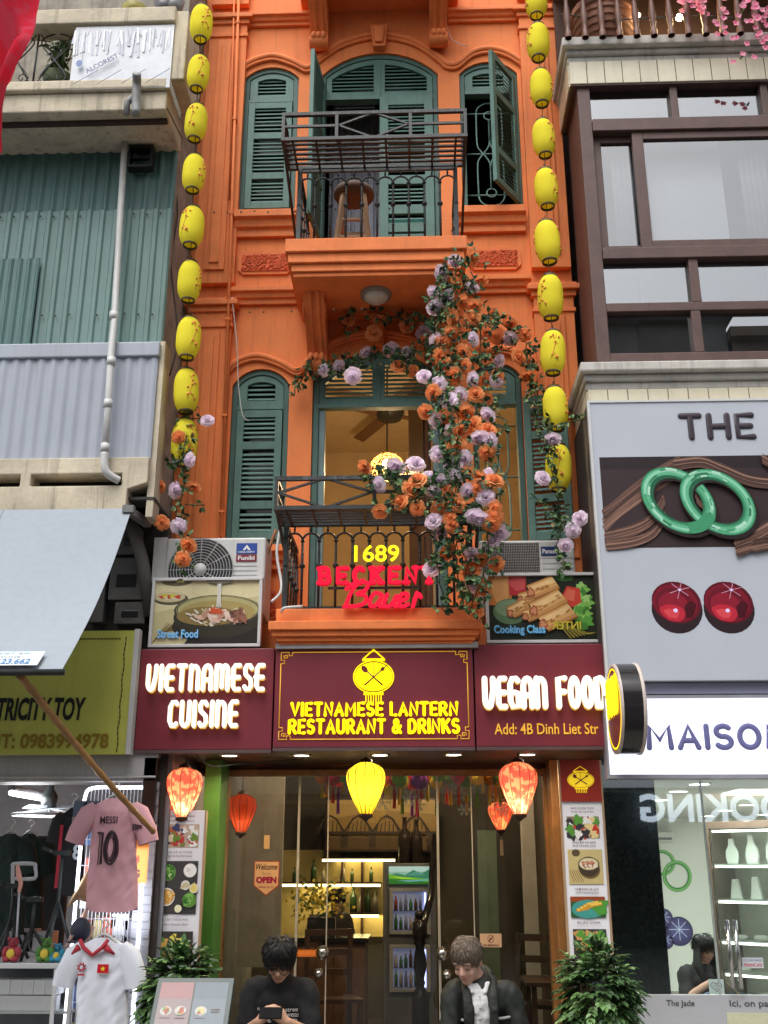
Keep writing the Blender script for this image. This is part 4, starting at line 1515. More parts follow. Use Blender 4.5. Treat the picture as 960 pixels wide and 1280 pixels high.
# ================================================================ silk lanterns of the restaurant
m_ribw = M('lantern_rib_wire', (.05, .02, .01), .5)
def silk(px, py_top, py_bot, wpx, Y, cloth, label, energy, col, tail=False, zcord=None, bulb_f=.3, em=12):
  c0, c1 = P(px, py_top, Y), P(px, py_bot, Y)
  h = c0.z - c1.z
  r = wpx / 2 * MPP((py_top + py_bot) / 2, Y)
  t = thing('silk_lantern', label, 'lantern', (c0.x, Y, c1.z), 'silk lanterns at the restaurant front')
  prof = [(.3, 1.0), (.34, .985), (.62, .95), (.85, .88), (.97, .79), (1.0, .7), (.97, .6), (.88, .48), (.74, .34), (.58, .2), (.43, .08), (.36, .02), (.34, 0)]
  N_ = 12
  b = MB()
  vs, fs = [], []
  seg = N_ * 4
  for pr, pz in prof:
    for j in range(seg):
      a = 2 * pi * j / seg
      f = 1 - .045 * abs(sin(a * N_ / 2)) * (1 if .05 < pz < .97 else 0)
      vs.append((c0.x + r * pr * f * cos(a), Y + r * pr * f * sin(a), c1.z + h * pz))
  for i in range(len(prof) - 1):
    for j in range(seg):
      fs.append((i * seg + j, i * seg + (j + 1) % seg, (i + 1) * seg + (j + 1) % seg, (i + 1) * seg + j))
  b.add(vs, fs, 0, True)
  b.build('body', cloth, t)
  w = MB()
  for j in range(N_):
    a = 2 * pi * j / N_
    w.tube([(c0.x + r * pr * 1.006 * cos(a), Y + r * pr * 1.006 * sin(a), c1.z + h * pz) for pr, pz in prof], .0028, 4)
  w.build('rib', m_ribw, t)
  e = MB()
  e.lathe([(r * .36, -.004), (r * .36, -.02), (r * .2, -.03), (r * .08, -.045), (0, -.05)], (c0.x, Y, c1.z), 14)
  e.build('bottom_cap', m_ribw, t)
  e = MB()
  e.lathe([(r * .32, 0), (r * .32, .016), (r * .1, .03), (.004, .035)], (c0.x, Y, c0.z), 14)
  e.tube([(c0.x, Y, c0.z + .03), (c0.x, Y, zcord or c0.z + .12)], .003, 5)
  e.build('hanger', m_ribw, t)
  if tail:
    q = MB()
    q.tube([(c0.x, Y, c1.z - .05), (c0.x, Y, c1.z - .075)], .002, 4)
    q.box(c0.x - .012, c0.x + .012, Y - .002, Y + .002, c1.z - .19, c1.z - .075)
    q.build('paper_tag', M('paper_tag', (.6, .45, .3), .7), t)
  q = MB()
  q.ball((c0.x, Y, c1.z + h * bulb_f), .024, 10, 8)
  q.build('bulb', emit_mat('lantern_bulb', (1, .75, .3), em), t)
  lamp('POINT', 'bulb_light', (c0.x, Y, c1.z + h * bulb_f), energy, col, t, .03)
  return t
m_redsilk = silk_mat('red_silk', (.85, .13, .12), .75, (.95, .42, .3))
m_yelsilk = silk_mat('yellow_silk', (.9, .68, .05), .8)
zs_ = P(480, 938, SY).z
LYY = -.5
silk(231.5, 960, 1021, 47, LYY, m_redsilk, 'glowing red silk lantern hanging above the left menu banner', 5, (1, .74, .36), zcord=zs_, bulb_f=.24)
silk(457.5, 953, 1017, 49, LYY, m_yelsilk, 'glowing yellow silk lantern hanging in the middle of the shopfront', 4.5, (1, .8, .35), zcord=zs_, bulb_f=.5)
silk(647, 953, 1017, 48, LYY, m_redsilk, 'glowing red silk lantern hanging near the right menu banner', 5, (1, .74, .36), zcord=zs_, bulb_f=.24)
# ================================================================ artificial rose vines
m_rose_o = silk_mat('orange_rose_petal', (1.0, .38, .14), .42, (1.0, .48, .22))
m_rose_p = silk_mat('lilac_rose_petal', (.97, .8, .95), .42, (.98, .88, .96))
m_leaf = [M('vine_leaf', (.05, .12, .04), .55, var=.35, scale=20), M('vine_leaf_light', (.14, .22, .08), .55, var=.3, scale=20), M('vine_leaf_dark', (.02, .045, .022), .55, var=.3, scale=20), M('vine_leaf_dry', (.22, .19, .07), .6, var=.3, scale=20)]
m_stem = M('vine_stem', (.06, .08, .03), .7)
def rose_mesh(name, mat, seed):
  rd = random.Random(seed)
  m = MB()
  # nested cupped petals turning round a closed heart, facing +z
  for ring, (n, rad, hgt, open_, wid) in enumerate(((3, .18, .62, -.15, 1.0), (4, .36, .6, .05, .9), (5, .58, .52, .3, .85), (6, .82, .38, .65, .85), (6, 1.0, .15, 1.05, .9))):
    for k in range(n):
      a0 = 2 * pi * k / n + ring * .7 + rd.uniform(-.15, .15)
      half = pi / n * (1.45 if ring < 4 else 1.25) * wid
      vs = []
      U, V = 6, 4
      for i in range(V + 1):
        v = i / V
        rr = rad * (.35 + .65 * v) + open_ * .16 * v * v
        zz = -.35 + (hgt + .35) * (v ** .8) - (open_ * .28 * max(0, v - .65) / .35)
        for j in range(U + 1):
          u = j / U * 2 - 1
          w = half * (.55 + .45 * sin(pi * min(1, v * .62 + .2)))
          edge = 1 - .1 * v * u * u
          a = a0 + u * w
          r2 = rr * (1 + .05 * u)
          vs.append(Vector((r2 * cos(a), r2 * sin(a), zz * edge - .12 * v * u * u)))
      fs = []
      for i in range(V):
        for j in range(U):
          q = i * (U + 1) + j
          fs.append((q, q + 1, q + U + 2, q + U + 1))
      m.add(vs, fs, 0, True)
  m.ball((0, 0, .2), (.24, .24, .42), 10, 6)
  for q in range(2): m.tube([(.25 * (1 - t / 14) * cos(t + q * pi), .25 * (1 - t / 14) * sin(t + q * pi), .5 + t * .016) for t in [k * .7 for k in range(12)]], .035, 4)
  m.lathe([(0, -.5), (.3, -.42), (.5, -.3), (.3, -.2)], (0, 0, 0), 8, 1)
  me = bpy.data.meshes.new(name)
  me.from_pydata(m.v, [], m.f)
  me.materials.append(mat)
  me.materials.append(m_leaf[0])
  me.polygons.foreach_set('material_index', m.m)
  me.polygons.foreach_set('use_smooth', m.smooth)
  return me
ROSE = {'O': rose_mesh('rose_flower', m_rose_o, 1), 'P': rose_mesh('rose_flower', m_rose_p, 2)}
def add_leaf(mb, c, d, nrm, ln, wd, mi):
  """one folded pointed leaf"""
  d = d.normalized()
  s_ = d.cross(nrm)
  if s_.length < 1e-4: s_ = d.orthogonal()
  s_.normalize()
  nn = s_.cross(d)
  k = [(0, 0, 0), (.3, .5, .08), (.65, .42, .06), (1, 0, -.1), (.65, -.42, .06), (.3, -.5, .08), (.5, 0, -.03)]
  vs = [c + d * (a * ln) + s_ * (b * wd) + nn * (z * ln) for a, b, z in k]
  mb.add(vs, [(0, 6, 1), (1, 6, 2), (2, 6, 3), (3, 6, 4), (4, 6, 5), (5, 6, 0)], mi, False)
def rvec(rd):
  while True:
    v = Vector((rd.uniform(-1, 1), rd.uniform(-1, 1), rd.uniform(-1, 1)))
    if .05 < v.length < 1: return v.normalized()
def vine(label, stems, roses, seed, loc, rsize=.055, extra=None):
  rd = random.Random(seed)
  t = thing('rose_vine', label, 'flowers', loc, 'artificial rose vines')
  sm, lm = MB(), MB()
  for pts, dens, spread in stems:
    wp = smooth([P(*q) for q in pts], 6)
    jit = [p + Vector((rd.uniform(-.02, .02), rd.uniform(-.02, .02), 0)) for p in wp]
    sm.tube(jit, .0045, 5)
    L_ = 0
    for i in range(len(jit) - 1):
      seg = jit[i + 1] - jit[i]
      n = seg.length * dens
      n = int(n) + (1 if rd.random() < n - int(n) else 0)
      for _ in range(n):
        p = jit[i] + seg * rd.random()
        o = rvec(rd)
        o.y = -abs(o.y) * .8 + .15
        tip = p + o * rd.uniform(.3, 1) * spread
        if rd.random() < .25: sm.tube([p, tip], .002, 4)
        for q in range(3):
          d = (o + rvec(rd) * 1.1 + Vector((0, 0, -.3)))
          add_leaf(lm, tip, d, rvec(rd) + Vector((0, -1.2, .6)), rd.uniform(.032, .056), rd.uniform(.02, .034), rd.choices((0, 1, 2, 3), (5, 3, 4, .7))[0])
  sm.build('stem', m_stem, t)
  lo = lm.build('leaves', m_leaf, t)
  lo['kind'] = 'stuff'
  for kind, px, py, Y in roses:
    c = P(px, py, Y)
    o = bpy.data.objects.new('rose_flower', ROSE[kind])
    COL.objects.link(o)
    o.parent = t
    o.location = c - Vector(loc)
    d = (CAM - c).normalized() * 1.0 + rvec(rd) * .75 + Vector((0, 0, -.1 + .25 * rd.random()))
    o.rotation_mode = 'QUATERNION'
    o.rotation_quaternion = d.to_track_quat('Z', 'Y') @ Quaternion((0, 0, 1), rd.uniform(0, 6.28))
    s_ = rsize * rd.uniform(.85, 1.12)
    o.scale = (s_, s_, s_)
    sb = MB()
  return t
def ymain(x, y):
  if x < 538 and y < 470: return -.16
  if x > 598 and 385 < y < 505: return -.25 if x > 600 else -.5
  if y < 330: return -.84
  if y < 600: return -.8 - .25 * (y - 330) / 270
  if y < 660: return -1.08
  return -1.0 + .15 * (y - 660) / 110
main_r = [('O', 436, 400), ('P', 458, 441), ('P', 489, 438), ('P', 510, 442), ('P', 404, 463), ('P', 424, 459), ('O', 499, 457), ('O', 516, 464), ('O', 479, 384), ('O', 509, 408), ('O', 535, 402), ('P', 544, 385), ('P', 530, 416), ('P', 547, 426), ('O', 531, 428), ('O', 551, 445), ('O', 555, 455), ('P', 548, 481), ('O', 541, 491), ('O', 565, 417), ('P', 561, 501), ('P', 575, 494), ('P', 547, 526), ('P', 564, 538), ('O', 577, 539), ('O', 571, 559), ('P', 548, 567), ('P', 520, 579), ('O', 455, 585), ('O', 521, 600), ('P', 568, 598), ('P', 551, 602), ('O', 559, 614), ('P', 543, 617), ('O', 500, 627), ('O', 521, 635), ('O', 475, 640), ('O', 550, 636), ('O', 562, 647), ('P', 541, 650), ('P', 551, 666), ('P', 539, 710), ('P', 569, 327), ('P', 553, 342), ('O', 453, 373), ('P', 560, 373), ('O', 592, 322), ('O', 579, 378), ('O', 593, 383), ('O', 564, 394), ('O', 591, 398), ('O', 617, 393), ('O', 607, 415), ('P', 591, 424), ('O', 622, 420), ('O', 577, 440), ('O', 580, 457), ('O', 606, 475), ('P', 621, 476), ('O', 607, 498), ('O', 582, 516), ('P', 609, 519), ('O', 610, 536), ('P', 612, 552), ('O', 609, 567), ('P', 580, 573), ('O', 656, 418), ('O', 658, 471), ('O', 599, 598), ('P', 609, 594), ('O', 618, 600), ('P', 585, 614), ('P', 607, 620), ('O', 619, 637), ('O', 617, 648), ('O', 615, 657), ('P', 600, 650), ('P', 625, 667), ('P', 616, 677), ('P', 591, 692), ('O', 620, 705), ('P', 592, 731), ('O', 604, 734), ('O', 594, 762)]
stems = [
  ([(598, 322, -.84), (572, 332, -.84), (558, 378, -.85), (574, 430, -.88), (570, 500, -.95), (572, 560, -1.02), (570, 620, -1.08), (580, 690, -1.0), (592, 770, -.86)], 80, .15),
  ([(590, 340, -.84), (600, 400, -.8), (604, 470, -.82), (610, 530, -.9), (608, 600, -1.04), (612, 680, -1.0), (596, 750, -.9)], 66, .14),
  ([(552, 345, -.84), (548, 400, -.86), (552, 470, -.92), (556, 540, -1.0), (562, 600, -1.06)], 75, .1),
  ([(366, 492, -.12), (384, 466, -.14), (430, 456, -.16), (480, 442, -.17), (530, 438, -.2), (562, 430, -.5)], 85, .1),
  ([(428, 412, -.12), (448, 382, -.2), (482, 394, -.2), (530, 402, -.3), (566, 384, -.7)], 62, .09),
  ([(500, 452, -.17), (530, 470, -.2), (560, 480, -.5)], 44, .08),
  ([(590, 395, -.7), (630, 408, -.3), (656, 430, -.2), (664, 462, -.2), (672, 494, -.25)], 75, .1),
  ([(598, 445, -.3), (620, 440, -.25), (640, 436, -.2)], 34, .07),
  ([(452, 592, -1.06), (490, 600, -1.06), (535, 606, -1.07), (575, 598, -1.07)], 80, .09),
  ([(478, 632, -1.06), (520, 622, -1.07), (560, 632, -1.07), (600, 640, -1.05)], 75, .09),
  ([(548, 645, -1.05), (546, 690, -1.0), (556, 768, -.88)], 34, .06),
  ([(560, 640, -1.05), (572, 700, -.98), (578, 760, -.9)], 70, .08),
]
_r = random.Random(44)
for (px, py) in [(571, 352), (584, 361), (602, 352), (575, 402), (598, 436), (559, 428), (589, 474), (566, 470), (593, 492), (596, 548), (560, 522), (590, 530), (596, 610), (572, 580), (578, 630), (588, 646), (572, 656), (605, 702), (583, 712), (566, 690), (534, 470), (538, 515), (624, 452), (634, 405), (470, 606), (490, 584), (508, 612), (538, 596), (446, 470), (468, 416), (525, 374), (462, 388), (496, 380), (520, 392), (474, 402), (540, 366), (640, 424), (648, 446), (628, 470)]:
  main_r.append((_r.choice('OOP'), px + _r.uniform(-7, 7), py))
pm = P(580, 760, -.85)
vine('large cascade of orange and lilac roses falling over both balconies', stems, [(k, x, y, ymain(x, y)) for k, x, y in main_r], 11, (pm.x, -.85, pm.z))
vine('short rose vine trailing down over the lowest yellow lantern beside the tin clad building',
   [([(232, 505, -.58), (230, 560, -.66), (228, 620, -.6), (226, 660, -.62), (232, 715, -.8)], 44, .06), ([(233, 515, -.6), (250, 528, -.6)], 26, .05), ([(226, 570, -.66), (212, 580, -.6), (206, 570, -.6)], 26, .05), ([(230, 630, -.6), (256, 632, -.6)], 20, .04)],
   [('P', 259, 525, -.62), ('O', 223, 547, -.68), ('P', 236, 575, -.68), ('O', 200, 607, -.6), ('P', 220, 613, -.62), ('O', 241, 610, -.62), ('O', 203, 653, -.62), ('P', 223, 658, -.64), ('O', 235, 682, -.8), ('O', 228, 699, -.82)], 5, (P(228, 710, -.6).x, -.6, P(228, 710, -.6).z), .05)
vine('short lilac rose vine trailing over the lowest yellow lantern beside the brown bay window',
   [([(668, 500, -.3), (690, 535, -.64), (688, 570, -.64), (698, 630, -.6), (700, 690, -.62), (706, 712, -.8)], 40, .055), ([(700, 530, -.6), (720, 526, -.6), (742, 522, -.62)], 30, .03), ([(670, 620, -.6), (690, 640, -.6), (712, 660, -.6)], 26, .04), ([(675, 545, -.5), (668, 505, -.3), (676, 480, -.25)], 30, .06)],
   [('P', 691, 550, -.68), ('P', 679, 597, -.66), ('P', 724, 648, -.64), ('P', 716, 663, -.64), ('P', 707, 682, -.8)], 8, (P(700, 715, -.6).x, -.6, P(700, 715, -.6).z), .053)
# ================================================================ tin clad building on the left
m_cream = M('stained_cream_plaster', (.56, .49, .37), .85, var=.25, scale=3, bump=.4, bscale=30, streak=.85, stain=(.16, .135, .1))
m_creamd = M('dirty_plaster', (.3, .27, .22), .9, var=.35, scale=5, bump=.4, bscale=25, streak=.7, stain=(.07, .06, .05))
m_teal = M('teal_tin', (.08, .165, .155), .5, var=.14, scale=1.5, bump=.05, streak=.6, stain=(.045, .07, .06), spec=.5)
m_teal2 = M('faded_teal_tin', (.13, .225, .21), .5, var=.14, scale=1.5, bump=.05, streak=.55, stain=(.07, .11, .095), spec=.5)
m_greytin = M('grey_blue_tin', (.34, .37, .43), .45, var=.08, scale=2, spec=.5, streak=.35, stain=(.2, .2, .22))
m_rusttin = M('old_roof_tin', (.16, .16, .16), .6, var=.3, scale=8, streak=.5, stain=(.08, .06, .05))
m_pvc = M('white_pvc_pipe', (.55, .55, .54), .4, var=.1, streak=.6, stain=(.26, .25, .23))
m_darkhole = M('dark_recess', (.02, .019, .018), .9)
LX1 = P(207, 400, -.6).x
tin = thing('tin_clad_house', 'old building clad in teal and grey corrugated tin with a cream balcony on top', 'house', (LX1 - 2, 0, 0))
def zz(py, Y): return P(100, py, Y).z
b = MB()
zbot = zz(640, -.5)
b.box(-7, LX1 - .01, -.58, 4, zbot, zz(-60, -.5))
b.build('wall', m_creamd, tin)
def sheet(x0, x1, y, z0, z1, mat, name, pitch=.1, amp=.016, trap=True, hump=None):
  m = MB()
  n = int((x1 - x0) / pitch * 8)
  vs = []
  rows = 5
  for i in range(n + 1):
    x = x0 + (x1 - x0) * i / n
    ph = (x / pitch) % 1
    if trap:
      a = 0 if ph < .55 else (ph - .55) / .1 if ph < .65 else 1 if ph < .9 else (1 - ph) / .1
    else:
      a = .5 + .5 * sin(ph * 2 * pi)
    for r in range(rows):
      z = z0 + (z1 - z0) * r / (rows - 1)
      w = .006 * mnoise.noise(Vector((x * 1.3, z * 1.1, 3)))
      zj = z + (.008 * mnoise.noise(Vector((x * 3, 0, 9))) if r in (0,) else 0)
      vs.append((x, y - amp * a + w, zj))
  fs = []
  for i in range(n):
    for r in range(rows - 1):
      q = i * rows + r
      fs.append((q, q + rows, q + rows + 1, q + 1))
  m.add(vs, fs, 0, not trap)
  return m.build(name, mat, tin)
zj = zz(266, -.62)
sheet(-5, LX1, -.61, zj - .12, zz(150, -.62), m_teal, 'tin_sheet', .105)
sheet(-5, LX1 + .005, -.64, zz(432, -.64), zj, m_teal2, 'tin_sheet', .105)
sheet(-5, P(45, 370, -.68).x, -.675, zz(432, -.68), zz(322, -.68), m_teal, 'tin_sheet', .07)
gx1 = P(194, 500, -.76).x
sheet(-5, gx1, -.76, zz(585, -.78), zz(440, -.78), m_greytin, 'tin_sheet', .092, .014, False)
b = MB()
b.box(-5, gx1 + .01, -.79, -.60, zz(446, -.79), zz(428, -.79))
b.build('ridge_flashing', m_greytin, tin, bevel=.01)
# screws
m = MB()
rd = random.Random(4)
for i in range(46):
  x = -5 + i * .105 + .08
  for zq in (zj - .05, zz(395, -.64)):
    if rd.random() < .7: m.ball((x, -.657, zq + rd.uniform(-.006, .006)), .008, 6, 4)
m.build('sheet_screws', M('rust_screw', (.09, .06, .04), .7), tin)
# cream ledge with slots
zt_, zb_ = zz(572, -.8), zz(637, -.8)
xr = P(158, 620, -.8).x
b = MB()
zs0, zs1 = zz(607, -.8), zz(592, -.8)
holes = []
for (pa, pb) in ((-60, 25), (38, 152)):
  a, c = P(pa, 600, -.8).x, P(pb, 600, -.8).x
  holes.append([(a, zs0), (c, zs0), (c, zs1), (a, zs1)])
b.holed([(-5, zb_), (xr, zb_), (xr, zz(612, -.8)), (gx1, zz(604, -.8)), (gx1, zt_), (-5, zt_)], holes, -.8, -.62)
b.build('ledge', m_cream, tin, bevel=.008)
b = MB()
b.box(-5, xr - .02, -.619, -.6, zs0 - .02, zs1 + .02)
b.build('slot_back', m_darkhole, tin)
b = MB()
sx0 = gx1 + .01
b.box(sx0 - .02, P(205, 540, -.6).x, -.745, -.575, zz(655, -.6), zz(432, -.7))
b.build('side_wall', m_cream, tin)
# roof over the teal wall
b = MB()
zr0, zr1 = zz(165, -.62), zz(141, -1.05)
n = 420
xs0, xs1 = -5, LX1 + .02
vs, fs = [], []
for i in range(n + 1):
  x = xs0 + (xs1 - xs0) * i / n
  w = .014 * sin(x / .085 * 2 * pi)
  vs += [(x, -1.08, zr1 + w), (x, -.58, zr1 + .12 + w), (x, -1.08, zr1 + w + .006), (x, -.58, zr1 + .126 + w)]
for i in range(n):
  q = 4 * i
  fs += [(q, q + 1, q + 5, q + 4), (q + 2, q + 6, q + 7, q + 3), (q, q + 4, q + 6, q + 2)]
b.add(vs, fs, 0, True)
b.build('tin_awning', m_rusttin, tin)
b = MB()
b.box(xs0, xs1 - .02, -1.0, -.96, zr1 - .055, zr1 - .018)
b.build('awning_batten', M('dark_wood_batten', (.05, .03, .025), .8), tin)
# top balcony
zl0, zl1 = zz(139, -1.1), zz(116, -1.1)
xl = P(208, 125, -1.1).x
b = MB()
b.box(-5, xl, -1.1, -.58, zl0, zl1)
b.box(-5, xl + .0, -1.14, -.6, zl1 + .001, zl1 + .09)
b.build('balcony_slab', m_cream, tin, bevel=.012)
zr = zz(38, -1.08)
b = MB()
b.box(-5, P(222, 28, -1.08).x, -1.16, -.98, zz(36, -1.1), zz(18, -1.1))
b.build('parapet_rail', m_cream, tin, bevel=.01)
b = MB()
b.box(P(216, 80, -1.08).x, P(233, 80, -1.08).x, -1.12, -.6, zl1 + .0905, zz(17, -1.1) - .02)
b.build('parapet_post', m_cream, tin, bevel=.01)
b = MB()
b.box(LX1 - .35, LX1 + .03, -.575, -.2, zz(-60, -.5), zz(-75, -.5))
b.build('coping', m_cream, tin)
# balcony ironwork
m = MB()
ga, gb = -3.6, P(92, 75, -1.05).x
gz0, gz1 = zl1 + .095, zz(38, -1.05)
for i in range(9):
  x = gb - i * .3
  m.tube([(x, -1.05, gz0), (x, -1.05, gz1)], .008, 5)
  for s_ in (-1, 1):
    m.tube(smooth([(x - .15, -1.05, gz0 + .02), (x - .15 + s_ * .1, -1.05, gz0 + .12), (x - .15 - s_ * .12, -1.05, gz1 - .12), (x - .15, -1.05, gz1 - .02)], 6), .006, 5)
    m.tube([(x - .15 + s_ * (.05 - .012 * k * .5) * cos(k * .8) + s_ * .06, -1.05, gz0 + .1 + (.05 - .005 * k) * sin(k * .8)) for k in range(9)], .005, 4)
  m.tube([(x, -1.05, gz0), (x - .3, -1.05, gz1)], .005, 4)
  m.tube([(x, -1.05, gz1), (x - .3, -1.05, gz0)], .005, 4)
for z in (gz0, gz1): m.bar((ga, -1.05, z), (gb, -1.05, z), .018)
m.build('balcony_grille', m_iron, tin)
# film covered board
x0, x1, z0, z1 = R(91, 33, 215, 111, -1.13)
m = MB()
m.box(x0, x1, -1.135, -1.12, z0, z1)
m.build('cladding_board', M('protective_film', (.62, .64, .68), .3, var=.1, scale=12), tin)
pp = Pic(x0, x1, z0, z1, -1.1355)
rd = random.Random(2)
for i in range(70):
  u = rd.random()
  v = .95 - rd.random() * .05
  l_ = rd.uniform(.08, .45)
  pp.line([(u, v), (u + rd.uniform(-.03, .03), v - l_)], rd.uniform(.004, .016), I('film_%d' % (i % 3), ((236, 238, 242), (188, 192, 204), (214, 216, 224))[i % 3]))
tm = MB()
pp.build('film_wrinkles', tin)
q = MB()
txt(q, 'ALCOREST', 0, (x1 - x0) * .36, 0, .045, 0, bold=.02)
q.xf(Matrix.Translation((x0 + .18 * (x1 - x0), -1.162, z0 + .12)) @ Matrix.Rotation(radians(-33), 4, 'Y'))
q.build('film_lettering', I('film_blue', (70, 74, 120)), tin)
m = MB()
for i in range(4):
  a, c = x0 + (x1 - x0) * (.05 + .24 * i), z0 + .02
  m.tube([(a, -1.165, c), (a + .18, -1.165, c + .13)], .0025, 4)
m.disc((x0 + .09 * (x1 - x0), z0 + .22), .025, .03, -1.166, -1.163, 10)
m.build('film_marks', I('film_blue2', (96, 120, 170)), tin)
# pipes
m = MB()
m.tube([P(157, 162, -.72), P(149, 290, -.74), P(143, 400, -.78), P(139, 440, -.86), P(135, 510, -.86), P(131, 568, -.86)], .026, 10)
m.tube(smooth([P(131, 566, -.86), P(131, 585, -.86), P(137, 594, -.84), P(149, 601, -.8)], 5), .028, 10)
for px, py, Y in ((142, 395, -.78), (139, 452, -.86), (135, 505, -.86), (131.5, 560, -.86)):
  p_ = P(px, py, Y)
  m.tube([p_ + Vector((0, 0, -.03)), p_ + Vector((0, 0, .03))], .032, 10)
m.build('drain_pipe', m_pvc, tin)
m = MB()
m.tube(smooth([P(170, 143, -1.17), P(170, 120, -1.17), P(171, 105, -1.18), P(171, 92, -1.24)], 4), .034, 10)
m.tube([P(158, 143, -1.17), P(159, 128, -1.17), P(166, 122, -1.17)], .026, 10)
m.build('waste_pipe', M('grey_pipe', (.25, .25, .25), .5, var=.3, streak=.5), tin)
x0, x1, z0, z1 = R(162, 187, 193, 214, -.66)
m = MB()
m.holed([(x0, z0), (x1, z0), (x1, z1), (x0, z1)], [[(x0 + .02, z0 + .02), (x1 - .02, z0 + .02), (x1 - .02, z1 - .02), (x0 + .02, z1 - .02)]], -.72, -.64)
m.box(x0 + .02, x1 - .02, -.7, -.66, (z0 + z1) / 2 - .008, (z0 + z1) / 2 + .008)
m.build('vent_box', M('black_plastic', (.015, .015, .016), .4), tin)
# two bowls and a pot on the parapet
ztop = zz(18, -1.1)
for px, r, h, col, lab in ((168, .1, .06, (.4, .35, .1), 'yellow bowl standing on the cream parapet rail'), (205, .085, .11, (.12, .11, .12), 'small dark pot on the cream parapet rail'), (217, .08, .13, (.2, .2, .2), 'grey pot at the right end of the cream parapet rail')):
  m = MB()
  c = P(px, 18, -1.07)
  m.lathe([(0, .004), (r * .6, 0), (r, h), (r * .92, h), (r * .55, .02), (0, .02)], (c.x, -1.07, ztop + .001), 20)
  lone(m, 'plant_pot', M('glazed_%d' % px, col, .4), lab, 'pot')
# dark service recess under the ledge, meter boxes
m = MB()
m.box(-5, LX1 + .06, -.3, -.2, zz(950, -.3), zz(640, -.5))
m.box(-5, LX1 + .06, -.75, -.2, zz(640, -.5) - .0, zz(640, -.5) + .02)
m.build('recess_wall', M('mottled_dark_wall', (.07, .065, .06), .9, var=.5, scale=4, bump=.3), tin)  # dark mottled colour for the wall behind the meter boxes
m = MB()
for (a, b_, c, d) in ((140, 700, 182, 752), (146, 755, 184, 782), (118, 660, 136, 780), (150, 662, 176, 696)):
  x0, x1, z0, z1 = R(a, b_, c, d, -.36)
  m = MB()
  m.box(x0, x1, -.42, -.301, z0, z1)
  m.box(x0 + .05, x1 - .05, -.426, -.42, z0 + (z1 - z0) * .3, z0 + (z1 - z0) * .6, 1)
  m.build('meter_box', [M('meter_grey', (.11, .105, .1), .6, var=.3), M('meter_glass', (.02, .02, .02), .2)], tin, bevel=.005)
m = MB()
m.tube([P(163, 650, -.5), P(178, 700, -.46), P(188, 770, -.42)], .045, 12)
m.build('conduit', M('grey_duct', (.13, .125, .12), .6), tin)
m = MB()
m.bar(P(157, 636, -.85), P(185, 655, -.5), .05)
m.bar(P(154, 637, -.9), P(168, 637, -.9), .05)
m.build('awning_beam', m_rusttin, tin)
# ================================================================ grey canvas awning with its pole
ax = P(165, 633, -.88).x
best = min((abs(P(77, 842, -.9 - i * .02).x - ax), -.9 - i * .02) for i in range(120))[1]
top = P(120, 636, -.88)
bot = P(60, 838, best)
aw = thing('awning', 'pale grey canvas awning with a black bottom pole over the toy shop', 'awning', (ax - 1, (top.y + bot.y) / 2, bot.z))
m = MB()
NU, NV = 40, 18
for s_, off in ((0, 0), (1, .004)):
  vs, fs = [], []
  for i in range(NU + 1):
    u = i / NU
    x = ax - 2.6 * (1 - u)
    for j in range(NV + 1):
      v = j / NV
      sag = -.10 * sin(pi * v) * (1 + .2 * sin(x * 2.0))
      tight = .03 * sin(pi * v) * u ** 8
      y = top.y + (bot.y - top.y) * v
      z = top.z + (bot.z - top.z) * v + sag + .012 * sin(x * 7 + v * 3) * sin(pi * v)
      vs.append((x + tight * 0, y + off, z))
  for i in range(NU):
    for j in range(NV):
      q = i * (NV + 1) + j
      f = (q, q + 1, q + NV + 2, q + NV + 1)
      fs.append(f if s_ == 0 else f[::-1])
  m.add(vs, fs, 0, True)
for f_ in (.33, .66):
  x = ax - 2.6 * (1 - f_)
  m.tube([(x, top.y + (bot.y - top.y) * j / 12 - .003, top.z + (bot.z - top.z) * j / 12 - .10 * sin(pi * j / 12) * (1 + .2 * sin(x * 2.0)) + .012 * sin(x * 7 + j / 4) * sin(pi * j / 12)) for j in range(13)], .006, 5)
m.build('canvas', silk_mat('grey_canvas', (.47, .52, .575), .33, (.455, .505, .56)), aw)
m = MB()
m.tube([(ax - 2.6, bot.y - .01, bot.z - .012), (ax + .02, bot.y - .01, bot.z - .012)], .018, 10)
m.build('bottom_pole', m_iron, aw)
q0, q1 = P(-30, 816, best + .12), P(72, 816, best + .12)
pw = MB()
W_, H_ = q1.x - q0.x - .06, .14
pw.box(0, W_, -.003, .0, 0, H_)
pt = MB()
txt(pt, '0982.123.662', .03, W_ - .05, .012, .062, -.003, bold=.015)
pb = MB()
txt(pb, 'HOTLINE', .1, W_ - .12, .072, .092, -.003, bold=.01)
pc_ = MB()
txt(pc_, 'MAY BAT MAI CHE  SO 1 HA NOI', .06, W_ - .08, .108, .128, -.003)
vv = (bot - top)
def awz(v): return top.z + (bot.z - top.z) * v - .10 * sin(pi * v)
tilt = atan2((awz(.995) - awz(.9)), (bot.y - top.y) * .095)
slope = Vector((0, (bot.y - top.y) * .095, awz(.995) - awz(.9))).normalized()
X_ = Vector((1, 0, 0))
Zl = -slope
Yl = Zl.cross(X_)
mt = Matrix((X_, Yl, Zl)).transposed().to_4x4()
if Yl.y > 0 or True:
  pass
base = Vector((q0.x, bot.y, bot.z)) + Zl * .012 - Yl * .024
mt = Matrix.Translation(base) @ mt
for mm_, nm, mat in ((pw, 'phone_label', I('paper_white', (214, 222, 228))), (pt, 'phone_number', I('phone_blue', (60, 120, 180))), (pb, 'label_words', I('phone_grey', (150, 160, 170))), (pc_, 'label_heading', I('phone_teal', (60, 140, 150)))):
  mm_.xf(mt)
  mm_.build(nm, mat, aw)
